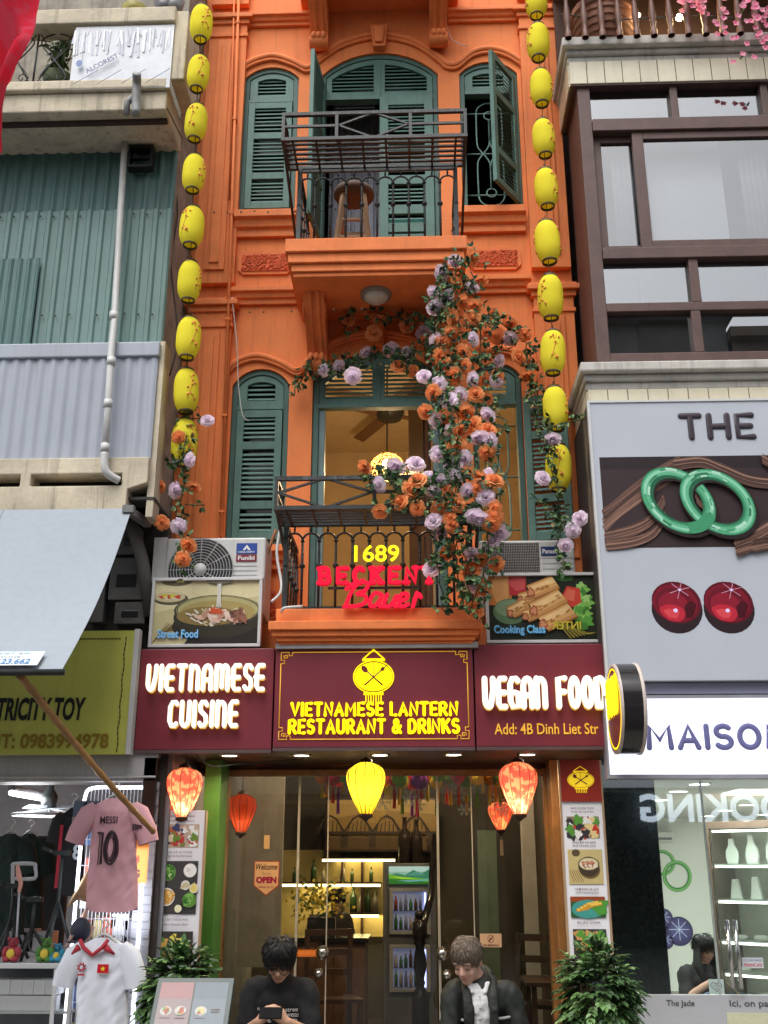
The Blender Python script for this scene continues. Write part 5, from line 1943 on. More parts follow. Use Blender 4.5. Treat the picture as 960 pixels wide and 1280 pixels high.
# ================================================================ yellow toy shop sign
YS = -.72
x0, x1, z0, z1 = R(-70, 789, 169, 943, YS)
t = thing('shop_sign', 'olive yellow banner sign lettered ELECTRICITY TOY', 'sign', ((x0 + x1) / 2, YS, z0))
m = MB()
m.box(x0, x1 - .035, YS, YS + .05, z0, z1)
m.build('panel', M('olive_yellow_banner', (.48, .48, .09), .5, var=.1, scale=4, streak=.4, stain=(.34, .31, .08), bump=.1, bscale=12), t)
m = MB()
m.box(x1 - .034, x1, YS - .004, YS + .06, z0, z1 + .01)
m.build('edge_strip', M('white_edge', (.5, .5, .48), .5, streak=.5, stain=(.25, .22, .2)), t)
m = MB()
txt(m, 'ELECTRICITY TOY', *R(-44, 872, 107, 901, YS), YS - .002, bold=.035, shear=.12)
m.build('lettering', I('black_ink', (28, 26, 24)), t)
m = MB()
txt(m, 'DT: 0983994978', *R(-14, 917, 136, 936, YS), YS - .002, bold=.03)
m.build('phone_number', I('faded_brown', (138, 112, 34)), t)
m = MB()
a = R(151, 795, 152.2, 940, YS)
for k in range(22):
  zq = a[2] + (a[3] - a[2]) * k / 22
  m.box(a[0] + .004 * sin(k * 1.3), a[1] + .004 * sin(k * 1.3), YS - .003, YS - .001, zq, zq + (a[3] - a[2]) / 26)
a = R(100, 798, 152, 799.2, YS)
for k in range(12):
  xq = a[0] + (a[1] - a[0]) * k / 12
  m.box(xq, xq + (a[1] - a[0]) / 16, YS - .003, YS - .001, a[2], a[3])
m.build('stitching', I('black_ink', (28, 26, 24)), t)
# bamboo pole propping the awning
pa, pb = P(24, 843, best + .05), P(192, 1040, -1.0)
m = MB()
n = 12
pts, rs = [], []
for i in range(n * 3 + 1):
  f = i / (n * 3)
  pts.append(pa.lerp(pb, f) + Vector((0, 0, -.02 * sin(pi * f))))
  rs.append((.019 if i % 3 else .023) * (1.05 - .2 * f))
m.tube(pts, rs, 10)
lone(m, 'bamboo_pole', M('bamboo', (.33, .17, .06), .5, var=.3, scale=9), 'slanting bamboo pole running from the awning down past the pink shirt', 'pole')
# green plant on the top balcony
c = P(72, 100, -.9)
t = thing('balcony_plant', 'leafy green plant behind the curly iron grille of the top balcony', 'plant', (c.x, -.9, c.z))
rd = random.Random(19)
m, l_ = MB(), MB()
for i in range(9):
  q_ = c + Vector((rd.uniform(-.16, .16), rd.uniform(-.05, .05), rd.uniform(.25, .5)))
  m.tube([c, c.lerp(q_, .5) + rvec(rd) * .03, q_], .005, 4)
  for k in range(9): add_leaf(l_, c.lerp(q_, .2 + .09 * k), rvec(rd) + Vector((0, 0, .2)), Vector((0, -1, .3)), rd.uniform(.08, .14), .035, 0)
m.lathe([(0, -.12), (.09, -.12), (.12, .02), (0, .02)], c, 14)
m.build('stem', m_stem, t)
o = l_.build('leaves', m_leaf[1], t)
o['kind'] = 'stuff'
# ================================================================ building with the brown bay window on the right
m_brown = M('brown_window_frame', (.105, .06, .052), .5, var=.2, scale=6, bump=.15, bscale=40, streak=.3, stain=(.06, .035, .03))
m_tile = M('cream_tile', (.66, .6, .45), .35, var=.08, scale=5, streak=.3, stain=(.4, .35, .26))
m_ledge = M('grey_white_ledge', (.5, .48, .44), .75, var=.2, scale=4, streak=.55, stain=(.16, .14, .12), bump=.2)
m_bayglass = glass_mat('bay_window_glass', (.7, .74, .76), .36)
RX0 = P(727, 500, -.3).x
bay = thing('bay_window_house', 'narrow building with a brown framed bay window and cream tiled ledges', 'house', (RX0 + 2, 0, 0))
def zr(py, Y): return P(850, py, Y).z
YB = -.62
x0b = P(731.5, 250, YB).x
b = MB()
b.box(x0b + .12, 8, -.05, 5, zr(840, -.1), zr(-80, -.1))
b.build('wall', M('room_behind_glass', (.3, .31, .32), .9, var=.3, scale=1.2), bay)
XR = 6.5
fr = MB()
def member(pa, pb, pc, pd, Y0=YB, d=.1, x1=None):
  x0, x1_, z0, z1 = R(pa, pb, pc, pd, Y0)
  fr.box(x0, x1 if x1 else x1_, Y0, Y0 + d, z0, z1)
  return x0, x1_, z0, z1
zt0, zt1 = zr(452, YB), zr(100, YB)
# left stile over the full height and its return to the wall
fr.box(x0b, x0b + .1, YB, -.06, zt0, zt1)
sides = MB()
fr.box(x0b + .1, XR, YB + .002, YB + .1, zr(453, YB), zr(440, YB))
fr.box(x0b + .1, XR, YB + .002, YB + .09, zr(388, YB), zr(377, YB))
fr.box(x0b + .1, XR, YB - .015, YB + .1, zr(323, YB), zr(309, YB))
fr.box(x0b + .1, XR, YB - .02, YB + .1, zr(163, YB), zr(148, YB))
fr.box(x0b + .1, XR, YB + .002, YB + .1, zr(104, YB), zr(94, YB))
zA, zB_, zC, zD = zr(440, YB), zr(388, YB), zr(377, YB), zr(323, YB)
zE, zF, zG, zH = zr(309, YB), zr(163, YB), zr(148, YB), zr(104, YB)
for px in (872, 1000):
  x = P(px, 410, YB).x
  fr.box(x - .035, x + .035, YB + .003, YB + .09, zA, zB_)
  x = P(px - 3, 350, YB).x
  fr.box(x - .035, x + .035, YB + .003, YB + .09, zC, zD)
for px in (843, 957):
  x = P(px, 125, YB).x
  fr.box(x - .03, x + .03, YB + .003, YB + .09, zG, zH)
fr.build('window_frame', m_brown, bay, bevel=.006)
sash = MB()
def sashf(xa, xb, y, w=.06, wt=None):
  wt = wt or w
  sash.box(xa, xa + w, y, y + .05, zE + .002, zF - .002)
  sash.box(xb - w, xb, y, y + .05, zE + .002, zF - .002)
  sash.box(xa + w, xb - w, y + .001, y + .049, zE + .002, zE + wt)
  sash.box(xa + w, xb - w, y + .001, y + .049, zF - wt, zF - .002)
xa, xb, xc = x0b + .105, P(803, 240, YB).x, XR
sashf(xa, xb + .05, YB + .055, .06)
sashf(xb - .04, P(1010, 240, YB).x, YB + .004, .085, .07)
sash.build('sliding_sash', m_brown, bay, bevel=.005)
gl = MB()
gl.box(x0b + .11, XR, YB + .06, YB + .064, zA, zD)
gl.box(x0b + .11, XR, YB + .06, YB + .064, zG, zH)
gl.build('window_pane', m_bayglass, bay)
gl = MB()
gl.add([(xa + .05, YB + .08, zE + .05), (xb, YB + .08, zE + .05), (xb, YB + .08, zF - .05), (xa + .05, YB + .08, zF - .05)], [(0, 1, 2, 3)])
gl.add([(xb + .03, YB + .03, zE + .06), (XR, YB + .03, zE + .06), (XR, YB + .03, zF - .06), (xb + .03, YB + .03, zF - .06)], [(0, 1, 2, 3)])
gl.build('sash_pane', m_bayglass, bay)
# blind behind the big sash
bl_ = MB()
q = R(812, 175, 905, 306, YB + .2)
bl_.box(q[0], q[1], YB + .2, YB + .21, q[2], q[3])
bl_.build('roller_blind', M('white_blind', (.75, .76, .78), .8, var=.03), bay)
# furniture and curtains added behind the glass to vary the panes' tone
for (a_, nm, mt_) in (((757, 345, 800, 378), 'added_cabinet', m_dwood0 := M('added_furniture', (.05, .04, .035), .5)), ((800, 400, 866, 441), 'added_sofa', m_dwood0), ((905, 330, 960, 372), 'added_frame', m_dwood0)):
  q = R(*a_, YB + .3)
  bl_ = MB()
  bl_.box(q[0], q[1], YB + .3, YB + .4, q[2], q[3])
  bl_.build(nm, mt_, bay)
for px in (768, 930):
  c0 = P(px, 240, YB + .16)
  bl_ = MB()
  for i in range(10): bl_.tube([(c0.x + i * .022, YB + .17 + .015 * (i % 2), zE + .02), (c0.x + i * .022, YB + .17 + .015 * (i % 2), zF)], .014, 6)
  bl_.build('curtain', M('grey_curtain', (.4, .41, .43), .9), bay)
def ledge(pa, pys, Y, right=XR):
  """moulded ledge over a band of cream tiles: pys = top, mould, tiles top, tiles bottom, under"""
  a = P(pa, (pys[0] + pys[3]) / 2, Y).x
  z = [zr(p_, Y) for p_ in pys]
  m = MB()
  m.box(a, right, Y, -.04, z[1], z[0])
  m.box(a + .03, right, Y + .05, -.041, z[1] - (z[1] - z[2]) * .45, z[1])
  m.box(a + .045, right, Y + .08, -.042, z[2], z[1] - (z[1] - z[2]) * .45)
  m.build('ledge', m_ledge, bay, bevel=.012)
  t_ = MB()
  yy = Y + .07
  n = 40
  tw = .142
  for i in range(n):
    xq = a + .05 + i * tw
    if xq + tw > right: break
    t_.box(xq + .003, xq + tw - .003, yy - .004, yy + .02, z[3], z[2] - .002)
  for i in range(5):
    yq = yy + .03 + i * tw
    if yq + tw > -.02: break
    t_.box(a + .046, a + .06, yq, yq + tw - .005, z[3], z[2] - .002)
  t_.build('tile_band', m_tile, bay, bevel=.004)
  u = MB()
  u.box(a + .06, right, yy + .003, -.043, z[3] + .003, z[2] - .003)
  u.build('band_backing', M('grout', (.2, .17, .14), .9), bay)
  return a, z
ledge(704, (42, 53, 66, 94), -.72)
u = MB()
u.box(P(716, 99, -.64).x, XR, -.645, -.045, zr(104, -.645), zr(94, -.66) - .002)
u.build('head_beam', m_brown, bay)
ledge(727, (450, 462, 480, 508), -.78)
# balustrade of turned wooden posts above
m_wood = M('brown_wood', (.13, .055, .035), .5, var=.3, scale=9)
za, zb2 = zr(42, -.8), zr(-40, -.8)
bal = MB()
xq = P(700, 20, -.75).x + .05
for i in range(26):
  x = xq + i * .137
  prof = [(.028, 0), (.028, .06), (.018, .08), (.024, .13), (.03, .22), (.02, .32), (.014, .4), (.018, .44), (.028, .46), (.028, .56)]
  bal.lathe(prof, (x, -.78, za + .002), 10)
bal.box(xq - .05, XR, -.82, -.74, za + .56, za + .62)
bal.build('balustrade', m_wood, bay)
bk = MB()
bk.box(xq, XR, -.2, -.15, za, za + 1.5)
bk.box(xq, XR, -.9, -.1, za + .95, za + 1.0)
bk.build('loggia_back', M('loggia_wall', (.09, .05, .035), .8), bay)
c = P(752, 18, -.5)
pot = MB()
pot.lathe([(0, 0), (.17, 0), (.22, .1), (.25, .3), (.26, .5), (.22, .5)], (c.x, -.5, za), 24)
for i in range(6): pot.lathe([(.2 + .01 * i, .06 + .07 * i), (.235 + .008 * i, .07 + .07 * i), (.2 + .01 * i, .085 + .07 * i)], (c.x, -.5, za), 24)
lone(pot, 'planter', M('terracotta', (.22, .09, .05), .7, var=.25), 'brown ribbed planter behind the wooden balusters over the bay window', 'planter')
# two bare bulbs and pink flowers up there
for px, py, lab, s_ in ((849, 22, 'bright bare bulb shining between the wooden balusters', 60), (798, 19, 'smaller bare bulb glowing between the wooden balusters', 14)):
  c = P(px, py, -.6)
  t = thing('light_bulb', lab, 'lamp', c)
  m = MB()
  m.ball(c, .028 if s_ > 20 else .018, 10, 8)
  m.build('bulb', emit_mat('warm_%d' % s_, (1, .75, .4), s_), t)
  m = MB()
  m.tube([c + Vector((0, 0, .02)), c + Vector((0, 0, .5))], .004, 5)
  m.build('cord', m_iron, t)
  lamp('POINT', 'bulb_light', c + Vector((0, -.0, -.06)), 4 if s_ > 20 else 1.5, (1, .7, .35), t, .03)
rd = random.Random(21)
for cx, cy, n, lab in ((945, 16, 75, 'pink blossom spray hanging at the far end of the wooden balustrade'), (870, 3, 26, 'small pink flower bunch on the wooden balustrade')):
  t = thing('blossom_spray', lab, 'flowers', P(cx, cy, -.85))
  m, l_ = MB(), MB()
  for i in range(n):
    s_ = .16 if n > 50 else .05
    p_ = P(cx, cy, -.85) + Vector((rd.gauss(0, s_), rd.gauss(0, .03), rd.gauss(0, s_ * 1.1)))
    for q in range(5):
      a = q * 2 * pi / 5 + rd.random()
      dv = Vector((cos(a), -.4, sin(a)))
      add_leaf(m, p_, dv, Vector((0, -1, 0)), .03, .028, 0)
    if i % 3 == 0: add_leaf(l_, p_ + Vector((.01, .01, 0)), rvec(rd), Vector((0, -1, 0)), .045, .02, 0)
  o = m.build('blossoms', silk_mat('pink_petal', (.85, .25, .4), .3, (.9, .45, .55)), t)
  o['kind'] = 'stuff'
  o = l_.build('leaves', m_leaf[1], t)
  o['kind'] = 'stuff'
# ================================================================ white jewellery billboard
YBB = -.765
m_bb = M('white_billboard', (.47, .5, .56), .35, var=.03, scale=2, spec=.4)
x0 = P(746.5, 680, YBB).x
z0, z1 = zr(851, YBB), zr(500, YBB)
t = thing('billboard', 'large pale billboard lettered THE with a photo of jade bangles and two red gems', 'billboard', (x0 + 2, YBB, z0))
m = MB()
m.box(x0, 5, YBB, YBB + .04, z0, z1)
m.build('panel', m_bb, t, bevel=.004)
m = MB()
m.box(x0 + .005, x0 + .05, YBB + .041, -.05, z0, z1)
m.box(x0 + .005, 5, YBB + .3, -.05, z1 - .02, z1 - .001)
m.build('side_box', M('dark_side', (.06, .05, .05), .6), t)
m = MB()
m.box(x0 - .004, x0 + .014, YBB - .008, YBB + .03, z0, z1)
m.box(x0 + .0145, 5, YBB - .008, YBB + .03, z1 - .014, z1 + .002)
m.build('edge_trim', M('white_aluminium', (.6, .6, .6), .35), t)
m = MB()
a = R(848, 516, 944, 550, YBB)
strokes(m, 'THE', a[0], a[1], a[2], a[3], YBB - .006, .042, gap=.3, flat=.2)
m.build('lettering', I('charcoal', (62, 54, 62)), t)
pa = R(753, 570, 1010, 684, YBB)
p = Pic(pa[0], pa[1], pa[2], pa[3], YBB - .0005)
p.rect(0, 0, 1, 1, I('dark_wood', (58, 44, 46)))
rd = random.Random(6)
wc = [(104, 76, 66), (126, 94, 80), (84, 60, 54), (146, 112, 96), (70, 50, 46)]
def root(pts, w, seed):
  r_ = random.Random(seed)
  for k in range(26):
    o = r_.uniform(-1, 1)
    q = [(u + .004 * r_.uniform(-1, 1), v + o * w * (1 + .2 * r_.uniform(-1, 1))) for u, v in pts]
    sm_ = [(a.x, a.y) for a in smooth([(u, v, 0) for u, v in q], 6)]
    p.line(sm_, w * r_.uniform(.06, .2), I('bark_%d' % ((k + seed) % 5), wc[(k + seed) % 5]))
p.rect(0, .86, 1, 1, I('dark_wood2', (44, 34, 38)))
root([(.0, .3), (.12, .5), (.26, .72), (.4, .88)], .1, 1)
root([(.0, .12), (.15, .2), (.24, .32), (.3, .52)], .06, 2)
root([(.0, .02), (.14, .06), (.24, .16), (.3, .34)], .05, 3)
root([(.36, .9), (.5, .93), (.6, .84), (.75, .7), (1, .66)], .06, 4)
root([(.5, .7), (.46, .55), (.5, .42)], .05, 5)
root([(.62, .0), (.74, .1), (.86, .24), (1, .4)], .1, 6)
root([(.7, .0), (.85, .06), (1, .16)], .06, 7)
root([(.8, .95), (.9, .8), (1, .74)], .05, 8)
for (u, v, ru, rv, rot) in ((.366, .5, .2, .315, -.75), (.556, .475, .2, .315, -.72)):
  p.ring(u + .006, v - .03, ru * 1.04, rv * 1.03, .36, I('jade_shadow', (40, 30, 30)), rot)
  for k, (f, w, c) in enumerate(((1, .34, (40, 112, 78)), (.985, .28, (66, 148, 106)), (.955, .2, (96, 178, 138)), (.92, .08, (142, 206, 174)))):
    p.ring(u, v, ru * f, rv * f, w, I('jade_%d' % k, c), rot)
  p.ring(u, v, ru * .76, rv * .72, .1, I('jade_in', (34, 96, 68)), rot, a0=100, a1=290)
  for k in range(16):
    a0 = rd.uniform(0, 340)
    f = rd.uniform(.8, .98)
    p.ring(u, v, ru * f, rv * f, rd.uniform(.03, .09), I('jade_hi_%d' % (k % 3), ((176, 222, 198), (74, 160, 114), (52, 126, 88))[k % 3]), rot, a0=a0, a1=a0 + rd.uniform(8, 30), n=8)
p.ring(.366, .5, .2, .315, .32, I('jade_1', (66, 148, 106)), -.75, a0=-40, a1=20, n=14)
p.build('bangle_photo', t)
for px in (846, 911):
  c0 = R(px - 34, 724, px + 34, 792, YBB)
  p = Pic(c0[0], c0[1], c0[2], c0[3], YBB - .0005)
  dr = .06 if px < 880 else -.08
  p.ell(.5, .44, .47, .44, I('gem_base', (44, 30, 34)), rot=-.2)
  for k, (f, c) in enumerate(((1, (92, 14, 32)), (.9, (122, 20, 40)), (.78, (104, 16, 34)), (.6, (138, 26, 46)))):
    p.ell(.5 - .02 * k, .57 - .015 * k, .46 * f, .38 * f, I('gem_%d' % k, c), rot=-.3)
  p.ell(.42, .38, .24, .15, I('gem_glow', (186, 40, 58)), rot=-.3, wob=.05)
  p.ell(.4, .37, .14, .08, I('gem_glow2', (214, 72, 80)), rot=-.3, wob=.08)
  p.ell(.74, .44, .1, .16, I('gem_dark', (70, 10, 24)), rot=-.3, wob=.08)
  for a in (15, 75, 135, 200, 255, 320):
    p.line([(.58, .8), (.58 + .2 * cos(radians(a)), .8 + .17 * sin(radians(a)))], .006, I('gem_star', (206, 150, 172)))
  p.ell(.47, .42, .04, .035, I('gem_spark', (232, 214, 255)))
  p.ell(.58, .8, .03, .02, I('gem_spark', (232, 214, 255)))
  p.build('gem_photo', t)
# ---- lit sign below
YM = -.72
z0, z1 = zr(973, YM), zr(869, YM)
x0 = P(757, 920, YM).x
t = thing('light_box_sign', 'bright white light box lettered MAISON over the jewellery shop', 'sign', (x0 + 1.5, YM, z0))
m = MB()
m.box(x0 + .012, 5, YM, YM + .01, z0 + .025, z1 - .02)
m.build('face', M('lit_white_face', (.7, .72, .8), .4, var=.02, emit=(.86, .9, 1.0), estr=.62), t)
m = MB()
m.box(x0, 5, YM - .008, YM + .12, z0, z0 + .024); m.box(x0, 5, YM - .008, YM + .12, z1 - .019, z1)
m.box(x0, x0 + .011, YM - .007, YM + .119, z0 + .0245, z1 - .0195)
m.build('frame', M('sign_frame_steel', (.3, .3, .34), .4), t)
m = MB()
a = R(807, 904, 985, 938, YM)
strokes(m, 'MAISON', a[0], a[1], a[2], a[3], YM - .004, .036, gap=.3, flat=.2, serif=0)
m.build('lettering', I('violet_grey', (112, 112, 160)), t)
m = MB()
zz0, zz1 = z1 + .012, zr(851, YBB) - .004
m.box(x0 + .02, 5, YM + .02, -.05, zz0, zz1)
m.build('upper_strip', M('pale_blue_strip', (.45, .47, .62), .4, var=.03), t)
# ================================================================ the jewellery shop
m_granite = M('dark_green_granite', (.012, .018, .018), .12, var=.5, scale=40, spec=.6)
shop = thing('jewellery_shop', 'glass fronted jewellery shop with dark granite pier and bright interior', 'shop', (RX0 + 1.5, 0, 0))
YG = -.1
gx0 = P(762, 1110, YG).x
gx1 = P(829, 1110, YG).x
zlo, zhi = P(900, 1243, YG).z, P(900, 975, YG).z
m = MB()
m.box(gx0, gx1, YG + .02, .5, 0, zhi + .3)
m.build('granite_pier', m_granite, shop)
m = MB()
m.box(P(797, 1260, YG).x, 5, YG - .02, YG + .015, 0, zlo)
m.build('lower_panel', M('grey_panel', (.44, .45, .48), .35, var=.03), shop, bevel=.004)
m = MB()
txt(m, 'The Jade', *R(833, 1250, 868, 1260, YG - .02), YG - .0205, bold=.012)
txt(m, 'Ici, on parle', *R(912, 1250, 975, 1261, YG - .02), YG - .0205, bold=.012)
m.build('lettering', I('dark_grey_ink', (70, 72, 76)), shop)
m = MB()
q = R(909, 1266, 1010, 1290, YG - .02)
m.box(q[0], q[1], YG - .026, YG - .0201, q[2], q[3])
m.build('poster', I('sand', (200, 200, 170)), shop)
zc_, yb_ = 2.16, 6.6
SX1 = 6.5
m = MB()
w_ = M('white_shop_wall', (.74, .75, .71), .7, var=.02)
m.box(gx1 - .3, SX1, yb_, yb_ + .05, 0, zc_)
m.box(gx1 - .35, gx1 - .3, .5, yb_, 0, zc_)
m.box(SX1, SX1 + .05, YG + .1, yb_, 0, zc_)
m.build('shop_wall', w_, shop)
m = MB()
m.box(gx1 - .35, SX1, YG + .03, yb_, zc_ + .001, zc_ + .05)
m.build('shop_ceiling', M('shop_ceiling_white', (.6, .6, .58), .7, var=.02), shop)
m = MB()
m.box(gx1 - .35, SX1, YG + .1, yb_, -.01, .03)
m.build('shop_floor', M('shop_floor_tile', (.5, .5, .48), .2), shop)
m = MB()
m.box(gx0, 5, YG, YG + .012, zlo, zhi + .1)
m.build('shop_window_pane', glass_mat('shop_glass', (.93, .97, .95), .1), shop)
m = MB()
for px in (888, 1003):
  x = P(px, 1110, YG).x
  m.box(x - .006, x + .006, YG - .004, YG + .016, zlo, zhi)
m.build('glass_seam', M('clear_edge', (.4, .46, .44), .2), shop)
m = MB()
for px in (911, 921):
  a, b = P(px, 1150, YG - .05), P(px + 2, 1236, YG - .05)
  x = (a.x + b.x) / 2
  m.tube([(x, YG - .06, b.z), (x, YG - .06, a.z)], .014, 12)
  for f in (.12, .88): m.tube([(x, YG - .06, b.z + (a.z - b.z) * f), (x, YG, b.z + (a.z - b.z) * f)], .008, 8)
m.build('door_handle', M('steel', (.5, .5, .5), .2, 1.0), shop)
# sticker
q = R(928, 1197, 954, 1210, YG)
pp = Pic(q[0], q[1], q[2], q[3], YG - .001)
pp.rect(0, 0, 1, 1, I('paper_white', (224, 224, 228)))
pp.text('ICI, ON PARLE', .06, .58, .94, .86, I('navy', (50, 60, 120)), bold=.01)
pp.text('FRANCAIS', .06, .12, .94, .46, I('red_print', (190, 50, 70)), bold=.03)
pp.build('sticker', shop)
# downlights
k = 0
for px, py in ((824, 1000), (848, 989), (874, 980), (840, 1036 - 7), (866, 1026), (884, 1020), (907, 1013), (933, 1006), (920, 1040 - 15), (955, 1018)):
  # the row they sit in comes from the ceiling plane
  d = P(px, py, 0) - CAM
  tt = (zc_ - CAM.z) / d.z
  c = CAM + d * tt
  if c.y > yb_ - .2 or c.x > SX1 - .1 or c.x < gx1 - .25: continue
  o = thing('downlight', 'round white ceiling downlight in the jewellery shop', 'lamp', c, 'downlights in the jewellery shop')
  m = MB()
  m.lathe([(0, -.003), (.08, -.003)], c, 18)
  m.build('diffuser', emit_mat('shop_downlight', (1, .97, .9), 9), o)
  m = MB()
  m.lathe([(.08, -.006), (.1, -.004), (.1, 0)], c, 18)
  m.build('rim', w_, o)
  k += 1
t = thing('ceiling_panel', 'flat white ceiling light panel inside the jewellery shop', 'lamp', (3.6, 2.6, zc_ - .05))
m = MB()
m.box(2.6, 4.6, 1.4, 1.9, zc_ - .012, zc_ - .001)
m.build('panel', emit_mat('panel_light', (.95, 1, .94), 4.0), t)
lamp('AREA', 'panel_light', (3.4, 2.4, zc_ - .03), 160, (.95, 1, .93), t, 2.2, (0, 0, 0))
# green bangles and blue star stones printed on the back wall
t = thing('wall_graphic', 'wall print of green jade bangles on the back wall of the jewellery shop', 'wall print', (P(840, 1090, yb_).x, yb_, P(840, 1110, yb_).z))
q = R(806, 1060, 866, 1115, yb_)
p = Pic(q[0], q[1], q[2], q[3], yb_ - .004, .001)
for (u, v, ru, rv, rot) in ((.35, .66, .3, .3, .2), (.66, .36, .3, .36, -.5)):
  for kk, (f, w, c) in enumerate(((1, .26, (50, 120, 50)), (.97, .16, (82, 160, 74)), (.94, .06, (140, 200, 120)))):
    p.ring(u, v, ru * f, rv * f, w, I('bangle_%d' % kk, c), rot)
p.build('print', t)
for px, py, rr, lab in ((849, 1164, 17, 'round violet star stone print on the back wall of the jewellery shop'), (829, 1148, 12, 'violet stone print half hidden by the granite pier, higher one'), (832, 1176, 10, 'small violet stone print by the granite pier, lower one')):
  c = P(px, py, yb_)
  t = thing('wall_graphic', lab, 'wall print', (c.x, yb_, c.z - rr * MPP(py, yb_)))
  r_ = rr * MPP(py, yb_)
  p = Pic(c.x - r_, c.x + r_, c.z - r_, c.z + r_, yb_ - .004, .001)
  for kk, (f, cc) in enumerate(((1, (58, 52, 96)), (.85, (70, 64, 118)), (.6, (84, 80, 140)), (.3, (110, 110, 170)))):
    p.ell(.5, .5 + .02 * kk, .5 * f, .5 * f, I('star_%d' % kk, cc))
  for a in range(0, 360, 45):
    p.line([(.5, .56), (.5 + .36 * cos(radians(a)), .56 + .36 * sin(radians(a)))], .012, I('star_line', (200, 210, 240)))
  p.build('print', t)
t = thing('air_conditioner', 'white wall air conditioner inside the jewellery shop', 'air conditioner', (P(832, 1050, yb_).x, yb_ - .2, P(832, 1054, yb_).z))
q = R(818, 1039, 842, 1053, yb_ - .2)
m = MB()
m.box(q[0], q[1], yb_ - .22, yb_ - .001, q[2], q[3])
m.build('casing', M('white_plastic', (.6, .6, .58), .35), t, bevel=.02)
m = MB()
m.box(q[0] + .03, q[1] - .03, yb_ - .226, yb_ - .221, q[2] + .03, q[2] + .06)
m.build('outlet_slot', I('slot_grey', (110, 114, 112)), t)
# display cabinet on the right with white busts
cb = P(893, 1140, 2.2)
cab = thing('display_cabinet', 'dark framed glass display cabinet of white necklace stands in the jewellery shop', 'cabinet', (cb.x, cb.y, .03))
cab.rotation_euler = (0, 0, 0)
ang = radians(-42)
rotm = Matrix.Translation((cb.x, cb.y, 0)) @ Matrix.Rotation(ang, 4, 'Z')
Lc = 2.6
zsh = [P(905, py, 2.2).z for py in (1242, 1215, 1175, 1124, 1080, 1036)]
zsh[0] = .35
m = MB()
for i in range(5):
  x = i * Lc / 4
  m.box(x - .014, x + .014, 0, .03, .03, zsh[-1])
m.box(0, Lc, .0, .03, zsh[-1], zsh[-1] + .06)
m.box(0, Lc, .031, .4, zsh[-1] + .001, zsh[-1] + .059)
m.box(0, .02, .03, .42, .03, zsh[-1])
m.xf(rotm); m.build('frame', M('cabinet_brown', (.12, .08, .06), .4), cab)
m = MB()
m.box(0, Lc, .42, .45, .03, zsh[-1])
m.xf(rotm); m.build('back_panel', M('cabinet_back', (.5, .5, .44), .6), cab)
m = MB()
for z in zsh[:-1]: m.box(.021, Lc, .035, .419, z - .012, z)
m.xf(rotm); m.build('shelf', M('glass_shelf', (.62, .66, .62), .15), cab)
m = MB()
for z in zsh[1:]: m.box(.03, Lc, .04, .055, z - .03, z - .013)
m.xf(rotm); m.build('shelf_light', emit_mat('cabinet_led', (1, .97, .88), 5), cab)
m = MB()
m.box(.01, Lc, .003, .009, .05, zsh[-1] - .003)
m.xf(rotm); m.build('glass_front', glass_mat('cabinet_glass', (.94, .97, .95), .07), cab)
m_vel = M('white_velvet', (.75, .75, .72), .8, var=.03)
def bust(name, kind):
  m = MB()
  if kind == 0:
    m.prism([(-.06, 0), (.06, 0), (.075, .06), (.07, .13), (.035, .18), (.028, .25), (-.028, .25), (-.035, .18), (-.07, .13), (-.075, .06)], -.018, .018)
  elif kind == 1:
    m.prism([(-.07, 0), (.07, 0), (.03, .19), (-.03, .19)], -.02, .03)
  else:
    m.lathe([(0, 0), (.07, 0), (.08, .02), (.06, .04), (0, .045)], (0, 0, 0), 14)
  return m
protos = {}
for row, (zi, kind) in enumerate(((4, 0), (3, 1), (2, 2), (1, 2))):
  for j in range(14):
    x = .12 + j * .185
    if kind == 2 and j % 2 and row == 3: continue
    pos = rotm @ Vector((x, .2, zsh[zi] + .001))
    pos.z = zsh[zi] + .001
    nm = ('necklace_stand', 'earring_stand', 'ring_tray')[kind]
    lab = ('white bust shaped necklace stand on the top cabinet shelf', 'white wedge shaped stand on the second cabinet shelf', 'low round white jewellery tray on the lower cabinet shelves')[kind]
    if kind not in protos:
      o = bust(nm, kind).build(nm, m_vel, None, bevel=.006)
      tag(o, lab, 'jewellery stand', ('necklace stands on the top shelf', 'wedge stands on the second shelf', 'trays on the lower shelves')[kind])
      protos[kind] = o
    else:
      o = protos[kind].copy()
      COL.objects.link(o)
    o.location = pos
    o.rotation_euler = (0, 0, ang)
    o.scale = (.78, .78, .85 + .1 * (j % 3))
# ================================================================ restaurant shopfront
m_gpaint = M('bright_green_paint', (.055, .17, .025), .45, var=.15, streak=.2, stain=(.05, .14, .02))
m_gold_wood = M('varnished_wood', (.24, .11, .035), .3, var=.25, scale=8)
m_dwood = M('dark_varnished_wood', (.035, .017, .011), .3, var=.3, scale=8)
m_rglass = glass_mat('restaurant_glass', (.82, .84, .83), .085)
m_edge = M('glass_edge', (.4, .36, .3), .25)
YGL = .25
zso = P(480, 938, SY).z
fx0, fx1 = HX0 + .13, HX1 - .13
front = thing('glass_shopfront', 'wide glass restaurant front under the maroon boards with green posts and round door knobs', 'shopfront', (0, YGL, 0))
m = MB()
m.box(HX0 - .05, HX1 + .05, SY + .11, YGL + .1, zso + .002, zso + .06)
m.box(HX0 - .05, HX1 + .05, YGL + .02, YGL + .12, zso - .04, zso + .001)
m.build('soffit', m_soffit, front)
m = MB()
m.box(fx0, fx1, YGL - .03, YGL + .05, zso - .085, zso - .041)
m.build('head_rail', m_gold_wood, front, bevel=.004)
